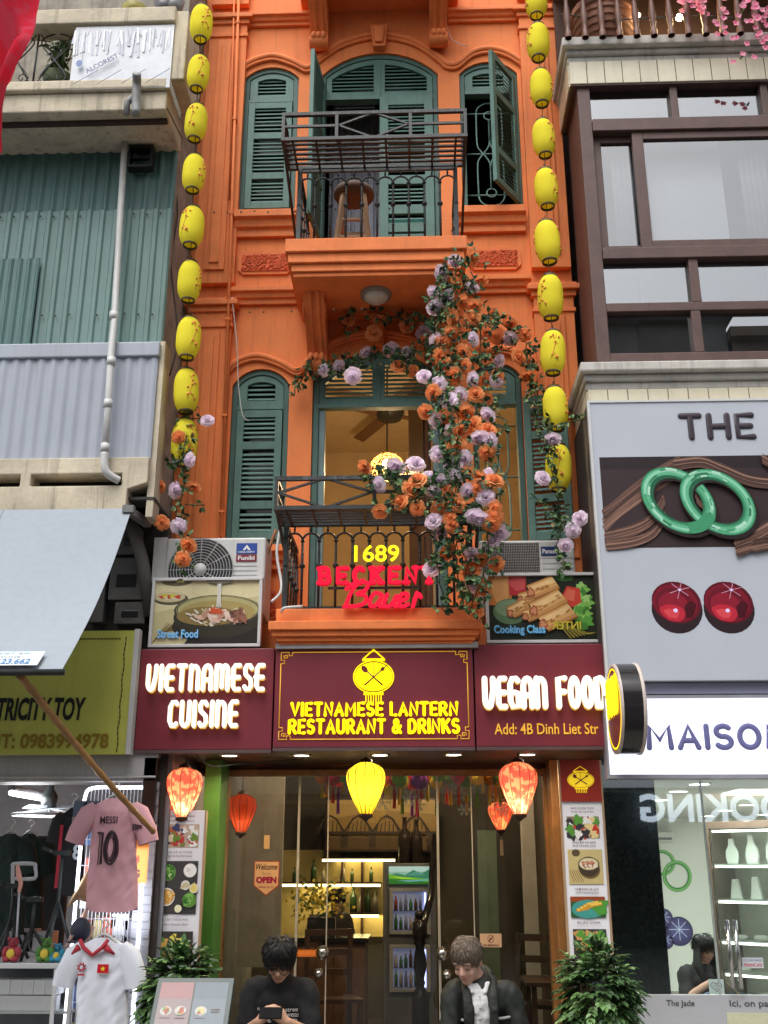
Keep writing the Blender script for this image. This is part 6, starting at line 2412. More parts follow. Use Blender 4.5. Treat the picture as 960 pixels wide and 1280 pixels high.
for (pa, pb, y0, nm, mt_) in ((250, 271, -.1, 'post', m_gpaint), (693, 703, -.05, 'post', m_gold_wood)):
  x0, x1 = P(pa, 1080, y0).x, P(pb, 1080, y0).x
  m = MB()
  m.box(x0, x1, y0, .2, 0.1, zso)
  m.build(nm, mt_, front, bevel=.006)
for (pa, pb) in ((271, 281), (684, 693)):
  x0, x1 = P(pa, 1080, YGL - .06).x, P(pb, 1080, YGL - .06).x
  m = MB()
  m.box(x0, x1, YGL - .07, YGL + .05, .1, zso - .041)
  m.build('door_frame', m_gold_wood, front, bevel=.004)
px_seams = [279, 372, 410, 548, 592, 688]
xs = [P(p_, 1090, YGL).x for p_ in px_seams]
for i in range(5):
  m = MB()
  m.box(xs[i] + .003, xs[i + 1] - .003, YGL, YGL + .01, .12, zso - .085)
  o = m.build('glass_panel', m_rglass, front)
  e = MB()
  for x in ((xs[i] + .001, xs[i + 1] - .008) if i in (1, 3) else (xs[i + 1] - .008,)):
    e.box(x, x + .007, YGL - .004, YGL + .014, .12, zso - .086)
  e.build('glass_edge', m_edge, o)
  if i in (1, 2, 3) and i != 2:
    pass
m_steel = M('brushed_steel', (.55, .52, .48), .25, 1.0)
for px, py, r, ring_ in ((403, 1191, .045, 1), (398, 1217, .034, 0), (553, 1192, .045, 1), (559, 1219, .034, 0)):
  c = P(px, py, YGL - .03)
  m = MB()
  m.lathe([(0, -.05), (r * .55, -.05), (r * .6, -.045), (r * .6, -.03), (r, -.028), (r, 0), (0, .0)], (c.x, YGL - .005, c.z), 22, 0, 'y')
  m.build('door_knob', m_steel, front)
# soffit downlights
for px in (287, 377, 475, 567, 659):
  d = P(px, 941, 0) - CAM
  c = CAM + d * ((zso - CAM.z) / d.z)
  c.y = -.4
  c.x = P(px, 941, -.4).x
  t = thing('downlight', 'lit round downlight in the brown soffit under the maroon boards', 'lamp', c, 'downlights under the boards')
  m = MB()
  m.lathe([(0, -.004), (.055, -.004)], c, 18)
  m.build('diffuser', emit_mat('soffit_downlight', (1, .86, .62), 11), t)
  m = MB()
  m.lathe([(.055, -.008), (.068, -.006), (.068, .002)], c, 18)
  m.build('rim', m_steel, t)
  lamp('SPOT', 'downlight_beam', c + Vector((0, 0, -.02)), 12, (1, .8, .52), t, .05, (0, 0, 0), radians(172))
# ---- the dining room
m_rwall = M('brown_room_wall', (.075, .062, .048), .7, var=.25, scale=1.5)
RZ, RY = 2.75, 4.0
m = MB()
a, b = HX0 + .125, HX1 - .125
m.box(a, b, RY, RY + .05, .02, RZ)
m.box(a, a + .02, YGL + .13, RY, .02, RZ)
m.box(b - .02, b, YGL + .13, RY, .02, RZ)
m.box(a, b, YGL + .13, RY, RZ, RZ + .05)
m.box(a, b, YGL - .1, YGL + .13, zso + .061, RZ + .05)
m.build('dining_room', m_rwall, house)
m = MB()
m.box(a, b, -.1, RY, .0, .125)
m.build('dining_floor', M('dark_tile_floor', (.05, .04, .035), .25, var=.2), house)
m = MB()
m.box(P(655, 1100, 1.6).x, P(671, 1100, 1.6).x, 1.6, 1.75, .125, RZ)
m.build('pale_column', M('pale_column_paint', (.4, .38, .34), .5), house)
m = MB()
m.box(P(598, 1100, 3.2).x, P(622, 1100, 3.2).x, 3.2, 3.24, .3, 1.9)
m.build('green_door', M('sage_green', (.12, .17, .12), .6), house)
m = MB()
m.box(P(300, 1100, 1.5).x, P(352, 1100, 1.5).x, 1.5, 1.56, .8, 2.4)
m.build('pale_panel', M('pale_panel_paint', (.26, .24, .2), .5, var=.2), house)
# bar shelves with light strips
YBAR = 3.7
m_olive = M('shelf_back_olive', (.42, .33, .12), .6, var=.1)
bar = thing('bar_shelf', 'wall shelves behind the bar with glowing light strips', 'shelves', (P(420, 1120, YBAR).x, YBAR, .7))
q = R(340, 1062, 478, 1172, YBAR)
m = MB()
m.box(q[0], q[1], YBAR + .18, YBAR + .2, q[2], q[3])
m.build('back_panel', m_olive, bar)
led = emit_mat('warm_led_strip', (1, .78, .36), 6)
for i, (xa, xb, py) in enumerate(((404, 494, 1076), (340, 476, 1107), (438, 474, 1145))):
  x0, x1 = P(xa, py, YBAR).x, P(xb, py, YBAR).x
  z = P(440, py, YBAR).z
  m = MB()
  m.box(x0, x1, YBAR - .1, YBAR + .179, z + .016, z + .035)
  m.build('shelf', m_dwood, bar)
  m = MB()
  m.box(x0, x1, YBAR - .105, YBAR - .085, z - .008, z + .0155)
  o = m.build('light_strip', led, bar)
  lamp('AREA', 'strip_light', ((x0 + x1) / 2, YBAR, z), 5, (1, .75, .34), bar, .5, (0, 0, 0))
m = MB()
for px in (428, 453):
  x = P(px, 1110, YBAR).x
  m.box(x - .012, x + .012, YBAR - .08, YBAR + .178, q[2], q[3])
m.build('upright', m_dwood, bar)
rd = random.Random(8)
gb = M('bottle_glass_green', (.04, .09, .03), .1, spec=.8)
gc = M('bottle_glass_clear', (.35, .32, .25), .08, spec=.8)
def bottle(x, y, z, h, mat, label, group, name='bottle'):
  m = MB()
  r = h * .14
  m.lathe([(0, 0), (r, 0), (r, h * .55), (r * .9, h * .64), (r * .36, h * .76), (r * .32, h * .96), (r * .4, h * .97), (r * .4, h), (0, h)], (x, y, z), 12)
  return lone(m, name, mat, label, 'bottle', group)
for i in range(9):
  x = P(368 + i * 12, 1100, YBAR).x
  if i % 3 == 1: continue
  bottle(x, YBAR, P(440, 1107, YBAR).z + .036, rd.uniform(.12, .22), (gb, gc)[i % 2], 'bottle or glass on the lit shelf behind the bar', 'bottles behind the bar')
for i in range(4):
  x = P(442 + i * 9, 1100, YBAR).x
  bottle(x, YBAR, P(440, 1145, YBAR).z + .036, rd.uniform(.16, .25), (gb, gc)[i % 2], 'bottle or glass on the lit shelf behind the bar', 'bottles behind the bar')
# counter
YC = 2.3
q = R(345, 1172, 456, 1320, YC)
bc_ = thing('bar_counter', 'dark wooden bar counter with a black top', 'counter', ((q[0] + q[1]) / 2, YC, .125))
m = MB()
m.box(q[0], q[1], YC, YC + .55, .126, q[3] - .04)
for i in range(4): m.box(q[0] + .02 + i * .16, q[0] + .16 + i * .16, YC - .012, YC, .2, q[3] - .08)
m.build('body', M('counter_wood', (.16, .085, .05), .4, var=.3, scale=7), bc_, bevel=.004)
m = MB()
m.box(q[0] - .03, q[1] + .03, YC - .04, YC + .58, q[3] - .039, q[3])
m.build('top', M('black_stone', (.02, .02, .02), .15), bc_, bevel=.004)
ct = q[3]
qq = R(384, 1147, 419, 1171, YC + .1)
m = MB()
m.box(qq[0], qq[1], YC + .1, YC + .16, ct + .001, qq[3])
m.box(qq[0] + .05, qq[1] - .05, YC + .06, YC + .2, ct + .001, ct + .02)
lone(m, 'monitor', M('black_plastic', (.015, .015, .016), .4), 'black till monitor standing on the bar counter', 'monitor')
# yellow flowers in a vase on the bar
c = P(392, 1172, YC + .2)
t = thing('flower_vase', 'glass vase of small yellow flowers on the bar counter', 'flowers', (c.x, c.y, ct))
m = MB()
m.lathe([(0, 0.001), (.05, 0.001), (.07, .08), (.04, .16), (.05, .18)], (c.x, c.y, ct), 16)
m.build('vase', gc, t)
m, l_ = MB(), MB()
for i in range(260):
  p_ = Vector((c.x + rd.gauss(0, .13), c.y + rd.gauss(0, .06), ct + .3 + rd.gauss(0, .09)))
  add_leaf(m if i % 3 else l_, p_, rvec(rd), Vector((0, -1, .3)), .035, .03, 0)
o = m.build('blossoms', M('yellow_blossom', (.6, .45, .04), .7), t); o['kind'] = 'stuff'
o = l_.build('leaves', m_leaf[1], t); o['kind'] = 'stuff'
# fridge
YF = 2.7
q = R(479, 1079, 546, 1262, YF)
fr_ = thing('drinks_fridge', 'tall glass door drinks fridge with a lit landscape picture on top', 'fridge', ((q[0] + q[1]) / 2, YF, .125))
m_fr = M('fridge_grey', (.13, .13, .13), .4)
m = MB()
m.box(q[0], q[1], YF + .02, YF + .6, .126, q[3])
m.box(q[0], q[0] + .03, YF - .001, YF + .02, .126, q[3]); m.box(q[1] - .03, q[1], YF - .001, YF + .02, .126, q[3])
m.build('body', m_fr, fr_, bevel=.006)
h_ = R(482, 1083, 541, 1105, YF)
p = Pic(h_[0] + .03, h_[1] - .03, h_[2], h_[3], YF - .006, .001)
E = lambda n, c: M('glow_' + n, lin(*c), .4, var=.05, emit=lin(*c), estr=.7)
p.rect(0, 0, 1, 1, E('sky', (120, 160, 150)))
p.rect(0, .7, 1, 1, E('sky2', (150, 180, 180)))
p.poly([(0, .5), (.2, .62), (.4, .5), (.6, .8), (.8, .6), (1, .85), (1, .3), (0, .3)], E('hill', (50, 110, 90)))
p.poly([(.45, .5), (.7, .72), (.9, .5)], E('hill2', (70, 130, 120)))
p.poly([(0, .55), (.3, .42), (.7, .35), (1, .3), (1, 0), (0, 0)], E('meadow', (90, 150, 40)))
p.poly([(0, .3), (.5, .25), (1, .1), (1, 0), (0, 0)], E('meadow2', (40, 100, 40)))
p.poly([(.2, .2), (.6, .22), (1, .3), (1, .2), (.5, .12)], E('water', (90, 150, 160)))
p.poly([(.05, .42), (.4, .36), (.7, .3), (.3, .3)], E('meadow3', (150, 190, 50)))
p.build('header_picture', fr_)
for (pa, pb, ln) in ((1110, 1168, 'upper'), (1181, 1240, 'lower')):
  d_ = R(484, pa, 541, pb, YF)
  m = MB()
  x0, x1, z0, z1 = d_[0] + .02, d_[1] - .02, d_[2], d_[3]
  m.holed([(x0, z0), (x1, z0), (x1, z1), (x0, z1)], [[(x0 + .035, z0 + .03), (x1 - .035, z0 + .03), (x1 - .035, z1 - .03), (x0 + .035, z1 - .03)]], YF - .02, YF + .0)
  dd = m.build('door', M('fridge_door_frame', (.3, .3, .3), .35), fr_, bevel=.003)
  m = MB()
  m.box(x0 + .034, x1 - .034, YF + .012, YF + .018, z0 + .03, z1 - .03)
  m.build('back_panel', M('fridge_inside', (.35, .38, .45), .5, emit=(.4, .5, 1), estr=.12), fr_)
  m = MB()
  m.box(x1 - .055, x1 - .042, YF - .008, YF + .006, z0 + .04, z1 - .04)
  m.build('light_strip', emit_mat('fridge_led', (.45, .5, 1), 3.2), fr_)
  m = MB()
  zz_ = []
  for f in (.02, .5):
    zq = z0 + .03 + (z1 - z0 - .06) * f
    zz_.append(zq)
    for k in range(3): m.box(x0 + .036, x1 - .06, YF - .016 + k * .008, YF - .014 + k * .008, zq, zq + .006)
  m.build('wire_shelf', m_steel, fr_)
  for zq in zz_:
    for k in range(6):
      x = x0 + .06 + k * (x1 - x0 - .15) / 5
      m = MB()
      r = .016
      h = rd.uniform(.09, .15)
      m.lathe([(0, 0), (r, 0), (r, h * .6), (r * .4, h * .8), (r * .4, h), (0, h)], (x, YF - .004, zq + .007), 8)
      cm = rd.choice([('b1', (.25, .05, .03)), ('b2', (.05, .16, .06)), ('b3', (.4, .35, .3)), ('b4', (.12, .06, .02)), ('b5', (.2, .22, .35))])
      lone(m, 'drink_bottle', M('drink_' + cm[0], cm[1], .2), 'drink bottle on a wire shelf in the glass door fridge', 'bottle', 'bottles in the fridge')
for px in (506, 521):
  c = P(px, 1078, YF + .2)
  bottle(c.x, c.y, q[3] + .001, .42 if px < 510 else .4, M('dark_bottle', (.03, .02, .015), .12), ('left' if px < 510 else 'right') + ' one of two tall dark bottles on top of the drinks fridge', 'bottles on the fridge')
# newel post and banister
YN_ = 1.5
c = P(525, 1200, YN_)
t = thing('stair_banister', 'black turned newel post with a rising handrail in front of the fridge', 'banister', (c.x, c.y, .125))
m = MB()
zt = P(525, 1137, YN_).z
zq = lambda py: P(525, py, YN_).z
m.lathe([(0, zt), (.03, zt - .015), (.04, zt - .04), (.032, zt - .065), (.015, zt - .08), (.05, zt - .09), (.06, zt - .1), (.06, zt - .21), (.045, zt - .23), (.05, zt - .25), (.032, zt - .28), (.05, zt - .36), (.055, zt - .42), (.03, zt - .52), (.042, zt - .54), (.03, zt - .57), (.06, zt - .62), (.07, zt - .64), (.07, .13)], (c.x, c.y, 0), 18)
m.build('newel_post', M('black_lacquer', (.012, .01, .009), .18, spec=.7), t)
m = MB()
m.tube([(c.x + .02, c.y, zt - .14), (c.x + .1, c.y + .5, zt + .1), (c.x + .14, c.y + 1.2, zt + .6)], .03, 8)
m.build('handrail', M('black_lacquer', (.012, .01, .009), .18, spec=.7), t)
# bridge painting on the upper wall
YP = 3.5
q = R(409, 1000, 545, 1062, YP)
t = thing('wall_painting', 'old painting of a steel truss bridge high on the restaurant wall', 'painting', ((q[0] + q[1]) / 2, YP, q[2]))
p = Pic(q[0], q[1], q[2], q[3], YP - .012, .001)
p.rect(0, 0, 1, 1, I('sepia', (150, 120, 60)))
p.poly([(0, .6), (.5, .8), (1, .7), (1, 1), (0, 1)], I('sepia_lt', (176, 146, 84)))
p.rect(0, 0, 1, .25, I('river', (96, 76, 40)))
for k in range(4):
  u0 = k * .26 - .1
  p.line([(u0, .35), (u0 + .08, .62), (u0 + .13, .68), (u0 + .18, .62), (u0 + .26, .35)], .02, I('truss', (52, 40, 28)))
  for j in range(6): p.line([(u0 + .03 + j * .04, .35), (u0 + .05 + j * .035, .6 - abs(j - 2.5) * .05)], .009, I('truss', (52, 40, 28)))
  p.rect(u0 + .23, .05, u0 + .29, .35, I('pier', (66, 52, 34)))
p.rect(0, .3, 1, .36, I('deck', (58, 44, 30)))
p.build('canvas', t)
m = MB()
m.box(q[0] - .02, q[1] + .02, YP - .011, YP + .02, q[2] - .02, q[3] + .02)
m.build('frame', m_dwood, t)
lamp('POINT', 'painting_glow', (q[0] + .6, YP - .9, q[3] + .35), 3, (1, .7, .36), t, .1)
# unseen ceiling lamps added to brighten the dining room and its hung decorations
for x, y in ((-.6, .8), (.5, .8), (.0, 2.2)):
  t = thing('downlight', 'round warm ceiling downlight inside the restaurant', 'lamp', (x, y, RZ), 'downlights inside the restaurant')
  m = MB()
  m.lathe([(0, -.004), (.06, -.004)], (x, y, RZ), 16)
  m.build('diffuser', emit_mat('added_room_downlight', (1, .75, .45), 8), t)
  lamp('POINT', 'added_room_light', (x, y, RZ - .1), 30, (1, .74, .45), t, .08)
# chairs and tables inside
m_chair = M('dark_chair_wood', (.06, .03, .018), .4)
def chair(x, y, rz, label):
  t = thing('dining_chair', label, 'chair', (x, y, .126), 'dining chairs in the restaurant')
  m = MB(); m.box(-.2, .2, -.2, .2, .43, .46); m.xf(Matrix.Translation((x, y, .126))); m.build('seat', m_chair, t)
  for i, (sx, sy) in enumerate(((-1, -1), (1, -1), (-1, 1), (1, 1))):
    m = MB(); m.box(sx * .18 - .018, sx * .18 + .018, sy * .18 - .018, sy * .18 + .018, 0, .43 if sy < 0 else .95)
    m.xf(Matrix.Translation((x, y, .126))); m.build('leg', m_chair, t)
  m = MB()
  for z in (.6, .75, .9): m.box(-.162, .162, .17, .19, z, z + .05)
  m.xf(Matrix.Translation((x, y, .126))); m.build('backrest', m_chair, t)
  t.rotation_euler = (0, 0, rz)
chair(-.72, 1.5, .3, 'dark wooden dining chair behind the man in the black t-shirt')
chair(.95, 1.2, 2.8, 'dark wooden dining chair at the right hand table by the glass')
tb = P(676, 1208, .9)
t = thing('dining_table', 'small dark dining table by the right glass panel', 'table', (1.05, .75, .126))
m = MB(); m.box(.72, 1.42, .5, 1.05, .76, .79); m.build('tabletop', m_chair, t, bevel=.004)
for sx in (.76, 1.36):
  for sy in (.54, 1.0):
    m = MB(); m.box(sx, sx + .035, sy, sy + .035, .126, .76); m.build('leg', m_chair, t)
bottle(1.13, .72, .791, .22, M('red_sauce', (.4, .03, .02), .25), 'red sauce bottle on the dark dining table', None)
m = MB()
m.lathe([(0, 0), (.03, 0), (.04, .02), (.042, .09), (.036, .09), (.03, .02)], (1.0, .68, .791), 14)
lone(m, 'cup', M('white_china', (.6, .6, .56), .2), 'white cup beside the red sauce bottle', 'cup')
# ---- decorations hung along the top of the glass
rd = random.Random(15)
zt = zso - .05
def snow(c, r):
  m = MB()
  for k in range(3):
    a = k * pi / 3
    d_ = Vector((cos(a), 0, sin(a)))
    m.bar(c - d_ * r, c + d_ * r, r * .14, .004)
    for s_ in (-1, 1):
      for f in (.5, .8):
        q0 = c + d_ * (s_ * r * f)
        for b_ in (-1, 1):
          a2 = a + (0 if s_ > 0 else pi) + b_ * .9
          m.bar(q0, q0 + Vector((cos(a2), 0, sin(a2))) * r * .3, r * .12, .004)
  m.tube([c + Vector((0, 0, r)), Vector((c.x, c.y, zt))], .0015, 4)
  return m
for px, py, r in ((503, 977, .055), (511, 996, .06), (523, 1006, .05), (478, 1003, .06), (525, 968, .05), (566, 976, .05), (575, 992, .055), (580, 1012, .045), (617, 970, .05), (622, 1000, .05), (628, 1012, .045), (560, 985, .04)):
  c = P(px, py, .42 + rd.uniform(-.06, .1))
  lone(snow(c, r), 'paper_snowflake', M('paper_white_d', (.6, .58, .54), .7), 'white paper snowflake hung behind the top of the restaurant glass', 'snowflake', 'paper snowflakes')
cols = [(.6, .05, .03), (.7, .3, .03), (.25, .05, .3), (.65, .5, .05), (.5, .03, .08), (.2, .35, .05)]
for i in range(32):
  px = 402 + i * 7.4 + rd.uniform(-3, 3)
  py = rd.uniform(966, 978)
  c = P(px, py, rd.uniform(.38, .6))
  cc = rd.randrange(6)
  t = thing('small_lantern', 'tiny coloured lantern with a tassel hung along the top of the restaurant glass', 'lantern', c, 'tiny lanterns behind the glass')
  m = MB()
  r = rd.uniform(.045, .065)
  m.lathe([(r * .3, r), (r * .8, r * .7), (r, 0), (r * .75, -r * .6), (r * .3, -r)], c, 12)
  m.tube([c + Vector((0, 0, r)), Vector((c.x, c.y, zt))], .0015, 4)
  m.build('body', silk_mat('tiny_%d' % cc, tuple(min(1, v * 1.35) for v in cols[cc]), .35), t)
  m = MB()
  l_ = rd.uniform(.07, .2)
  m.lathe([(.004, -r), (.009, -r - .02), (.013, -r - l_)], c, 8)
  m.build('tassel', M('tassel_%d' % ((cc + 2) % 6), cols[(cc + 2) % 6], .8), t)
t = silk(625, 1002, 1037, 31, .9, m_redsilk, 'small dim red silk lantern with a paper tag inside the restaurant', .8, (1, .55, .2), tail=True, zcord=2.7, bulb_f=.3, em=3)  # right lantern's reflection, built as a dimmer lantern behind the glass
t['group'] = 'lanterns standing in for reflections'
t = silk(303, 993, 1040, 37, .9, silk_mat('reflected_red_silk', (.55, .09, .05), .7), 'dull orange red silk lantern behind the left restaurant glass', 1.0, (1, .5, .2), tail=False, zcord=2.7, bulb_f=.3, em=3)  # added lantern in place of the left lantern's reflection
t['group'] = 'lanterns standing in for reflections'
# ---- notices on the glass
def gl_notice(px0, py0, px1, py1, label, fn, outline=None):
  q = R(px0, py0, px1, py1, YGL - .003)
  t = thing('notice', label, 'notice', ((q[0] + q[1]) / 2, YGL, q[2]))
  p = Pic(q[0], q[1], q[2], q[3], YGL - .004, .0006)
  fn(p)
  p.build('paper', t)
def f_open(p):
  p.poly([(0, 1), (1, 1), (1, .28), (.5, 0), (0, .28)], I('wood_red', (150, 70, 50)))
  p.poly([(.04, .97), (.96, .97), (.96, .31), (.5, .04), (.04, .31)], I('sign_cream', (206, 160, 116)))
  p.text('Welcome', .08, .74, .92, .92, I('black_ink2', (40, 26, 20)), shear=.3, bold=.02)
  p.text("We are", .32, .6, .66, .68, I('tan_ink', (150, 110, 70)))
  p.text('OPEN', .1, .36, .9, .55, I('crimson', (150, 24, 60)), bold=.06)
  p.text('come on in', .22, .23, .78, .3, I('crimson', (150, 24, 60)))
gl_notice(317, 1076, 349, 1120, 'cream Welcome OPEN pennant stuck on the left glass panel', f_open)
def f_smoke(p):
  p.rect(0, 0, 1, 1, I('sign_cream2', (196, 160, 130)))
  p.ring(.5, .62, .15, .3, .14, I('brown_ink', (90, 40, 24)))
  p.line([(.41, .42), (.59, .82)], .035, I('brown_ink', (90, 40, 24)))
  p.rect(.42, .58, .58, .65, I('brown_ink', (90, 40, 24)))
  p.text('NO SMOKING', .14, .08, .86, .22, I('brown_ink', (90, 40, 24)), bold=.02)
gl_notice(600, 1167, 627, 1184, 'cream no smoking notice stuck on the right glass panel', f_smoke)
gl_notice(330, 1044, 337, 1061, 'small pale paper slip stuck high on the left glass panel', lambda p: p.rect(0, 0, 1, 1, I('slip', (190, 150, 100))))
def f_or(p):
  p.rect(0, 0, 1, 1, I('orange_strip', (206, 104, 40)))
  p.rect(.04, .2, .96, .8, I('orange_strip2', (220, 124, 56)))
gl_notice(366, 1187, 398, 1196, 'orange strip stuck on the left door glass beside the round knob', f_or)
# ---- menu banners
def menu_banner(px0, py0, px1, py1, Y, label, items, head=None, rz=0):
  x0, x1, z0, z1 = R(px0, py0, px1, py1, Y)
  t = thing('menu_banner', label, 'menu board', ((x0 + x1) / 2, Y, z0), 'vertical menu banners')
  m = MB()
  m.box(x0, x1, Y, Y + .03, z0, z1)
  m.build('panel', M('menu_white', (.8, .78, .8), .35, var=.03), t, bevel=.002)
  m = MB()
  for a_, b_ in ((x0 - .012, x0 - .0005), (x1 + .0005, x1 + .012)): m.box(a_, b_, Y - .006, Y + .035, z0, z1)
  m.build('edge_strip', M('bronze_edge', (.4, .27, .16), .35), t)
  p = Pic(x0, x1, z0, z1, Y - .001)
  gi = I('menu_ink', (120, 100, 100))
  for it in items:
    if it[0] == 't':
      _, s_, a, b = it
      p.text(s_, .22, a, .78, b, gi, bold=.008)
    else:
      _, a, b, fn = it
      fn(p, a, b)
  if head: head(t, p, x0, x1, z0, z1, Y)
  p.build('print', t)
  m = MB()
  m.box(x0 + .02, x1 - .02, Y + .031, Y + .06, .12, z0 + .3)
  m.build('stand', m_iron, t)
  return t
def cells(seed, base, cols_, n=26):
  def fn(p, a, b):
    r_ = random.Random(seed)
    p.rect(.1, a, .9, b, I('dish_base_%d' % seed, base))
    for i in range(n):
      cc = r_.choice(cols_)
      u, v = r_.uniform(.16, .84), r_.uniform(a + (b - a) * .14, b - (b - a) * .14)
      p.circ(u, v, r_.uniform(.012, .026), I('dish_%d_%d_%d' % cc, cc), rot=r_.uniform(0, 3), wob=.2, seed=i)
  return fn
def dish_herbs(p, a, b):
  h = b - a
  p.rect(.08, a, .92, b, I('slate', (66, 64, 62)))
  r_ = random.Random(4)
  def pl(u, v, r, c1, c2, n, cc):
    p.circ(u, a + h * v, r, I('plate_%d' % c1[0], c1))
    p.circ(u, a + h * v, r * .87, I('plate_%d' % c2[0], c2))
    for i in range(n):
      q = r_.uniform(0, 6.28); w = r_.uniform(0, r * .75)
      c_ = r_.choice(cc)
      p.circ(u + w * cos(q) * 3.4, a + h * v + w * sin(q), .013, I('h_%d_%d_%d' % c_, c_), rot=q, wob=.25, seed=i)
  pl(.3, .78, .052, (120, 150, 90), (100, 150, 70), 26, [(96, 156, 60), (140, 190, 100), (60, 120, 44), (190, 214, 150)])
  pl(.76, .82, .044, (226, 222, 214), (240, 236, 228), 6, [(236, 232, 224), (216, 210, 200)])
  pl(.68, .54, .03, (230, 226, 218), (214, 208, 196), 6, [(200, 190, 150)])
  pl(.86, .48, .03, (230, 226, 218), (224, 210, 140), 5, [(226, 206, 110)])
  pl(.3, .32, .056, (226, 216, 196), (206, 160, 90), 24, [(206, 146, 60), (226, 176, 90), (176, 116, 44), (236, 200, 130)])
  pl(.78, .26, .046, (110, 140, 80), (90, 140, 60), 20, [(80, 140, 50), (130, 180, 90), (54, 110, 40)])
  pl(.56, .1, .024, (236, 230, 190), (236, 206, 50), 0, [(0, 0, 0)])
def dish_bowl(p, a, b):
  h = b - a
  p.rect(.08, a, .92, b, I('bl_bg', (196, 176, 120)))
  p.ell(.28, a + h * .9, 0.101, .018, I('bl_rim', (90, 76, 56)))
  for i in range(5): p.line([(.1 + .05 * i, a + h * .4), (.2 + .06 * i, a + h * .05)], .002, I('bl_mat', (140, 110, 66)))
  p.ell(.6, a + h * .4, 0.252, .042, I('bl_shadow', (120, 96, 60)))
  p.ell(.58, a + h * .5, 0.260, .05, I('bl_out', (70, 56, 44)))
  p.ell(.58, a + h * .58, 0.260, .034, I('bl_rim', (90, 76, 56)))
  p.ell(.58, a + h * .58, 0.231, .029, I('bl_in', (214, 200, 160)))
  for i in range(10): p.ell(.42 + .035 * i, a + h * (.56 + .05 * sin(i * 2)), 0.055, .01, I('bl_%d' % (i % 3), ((226, 210, 190), (190, 130, 100), (150, 90, 70))[i % 3]), wob=.2, seed=i)
def dish_rolls(p, a, b):
  h = b - a
  p.rect(.08, a, .92, b, I('rl_bg', (50, 90, 50)))
  p.rect(.08, a + h * .75, .92, b, I('rl_top', (150, 70, 40)))
  p.ell(.5, a + h * .4, 0.399, .045, I('rl_plate', (70, 150, 140)))
  p.ell(.78, a + h * .5, 0.210, .035, I('rl_green', (80, 150, 60)), wob=.2)
  for i in range(5):
    u, v = .34 + .08 * i, a + h * (.34 + .09 * i * (1 if i < 4 else .6))
    p.line([(u - .12, v), (u + .18, v + h * .12)], .0085, I('rl_a', (206, 150, 50)))
    p.line([(u - .1, v + h * .03), (u + .17, v + h * .14)], .005, I('rl_b', (236, 196, 90)))
def head_r(t, p, x0, x1, z0, z1, Y):
  f = (1 - (1190 - 1003) / (1190 - 950.))
  p.rect(0, 1 - .215, 1, 1, I('banner_red', (150, 48, 36)))
  emblem(t, (x0 + x1) / 2, z1 - (z1 - z0) * .105, (x1 - x0) * .62, (z1 - z0) * .075, p.y() - .001, M('emblem_gold', lin(240, 205, 40), .4, emit=lin(240, 205, 40), estr=.3), m_maroon)
menu_banner(706, 950, 757, 1204, -.5, 'tall white menu banner with a red lantern emblem head beside the right post',
      [('t', 'PHO CUON TUOI', .745, .757), ('t', 'Fresh Spring Rolls', .727, .739), ('p', .6, .71, cells(3, (150, 130, 110), [(230, 226, 216), (196, 60, 40), (90, 150, 60), (226, 200, 140), (60, 56, 60)])),
       ('t', 'PHO BO HA NOI', .575, .587), ('t', 'Beef Noodle Soup', .557, .569), ('p', .375, .545, dish_bowl), ('t', 'NEM RAN HA NOI', .345, .357), ('t', 'Hanoi Fried Spring Rolls', .327, .339), ('p', .215, .315, dish_rolls), ('t', 'BUN CHA', .185, .197), ('p', .02, .16, cells(8, (60, 60, 60), [(90, 150, 60), (200, 150, 90)]))], head_r)
tb_ = menu_banner(191, 1013, 251, 1214, -.52, 'tall white menu banner with photos of herbs and grilled dishes beside the left green post',
      [('t', 'LAU HAI SAN', .955, .968), ('t', 'Grilled Hotpot', .925, .938), ('p', .76, .91, cells(5, (196, 170, 150), [(60, 70, 110), (226, 206, 176), (200, 110, 70), (190, 60, 60), (236, 236, 230), (110, 140, 60)], 40)),
       ('t', 'CHA CA LA VONG', .725, .738), ('t', 'Grilled Fish Filet With Noodle', .70, .713), ('p', .345, .675, dish_herbs), ('t', 'BO BIT NUONG', .305, .318), ('t', 'Grilled Hanoian Beef', .275, .288), ('p', .04, .24, cells(9, (60, 56, 50), [(206, 160, 80), (150, 90, 50), (90, 130, 60), (226, 210, 90)], 30))])
# ================================================================ toy and shirt shop on the left
m_tw = M('shop_dim_wall', (.2, .2, .21), .8, var=.15)
ty = thing('toy_shop', 'open fronted shop of shirts and toys under the olive sign', 'shop', (-3, 0, 0))
TX1 = P(190, 1100, -.6).x
zc = P(80, 950, -.6).z
m = MB()
m.box(-6, TX1, 3.2, 3.25, 0, zc + .6)
m.box(TX1 + .02, TX1 + .07, -.55, 3.2, 0, zc + .6)
m.build('back_wall', m_tw, ty)
m = MB()
m.box(-6, TX1 + .07, -.5, 3.2, zc + .35, zc + .4)
m.build('ceiling', M('shop_dim_ceiling', (.35, .35, .35), .8), ty)
q = R(-80, 944, 196, 977, -.64)
m = MB()
m.box(q[0], q[1], -.64, -.35, q[2], q[3] + .02)
m.box(q[0], q[1], -.655, -.6401, q[2] + .02, q[2] + .035)
m.build('shutter_box', M('grey_white_box', (.42, .41, .4), .5, var=.1, streak=.5, stain=(.18, .17, .15)), ty, bevel=.01)
x0, x1 = P(168, 1100, -.62).x, P(190, 1100, -.62).x
m = MB()
n = 40
for i in range(n):
  f = i / n
  z0, z1 = P(100, 1290, -.6).z * 0 + .1, q[2]
  m.box(x0, x1, -.6 - .012 * (i % 2), -.58, .1 + (q[2] - .1) * f, .1 + (q[2] - .1) * (f + 1 / n) - .001)
m.build('side_shutter', M('grey_shutter_slats', (.28, .28, .3), .4), ty)
m = MB()
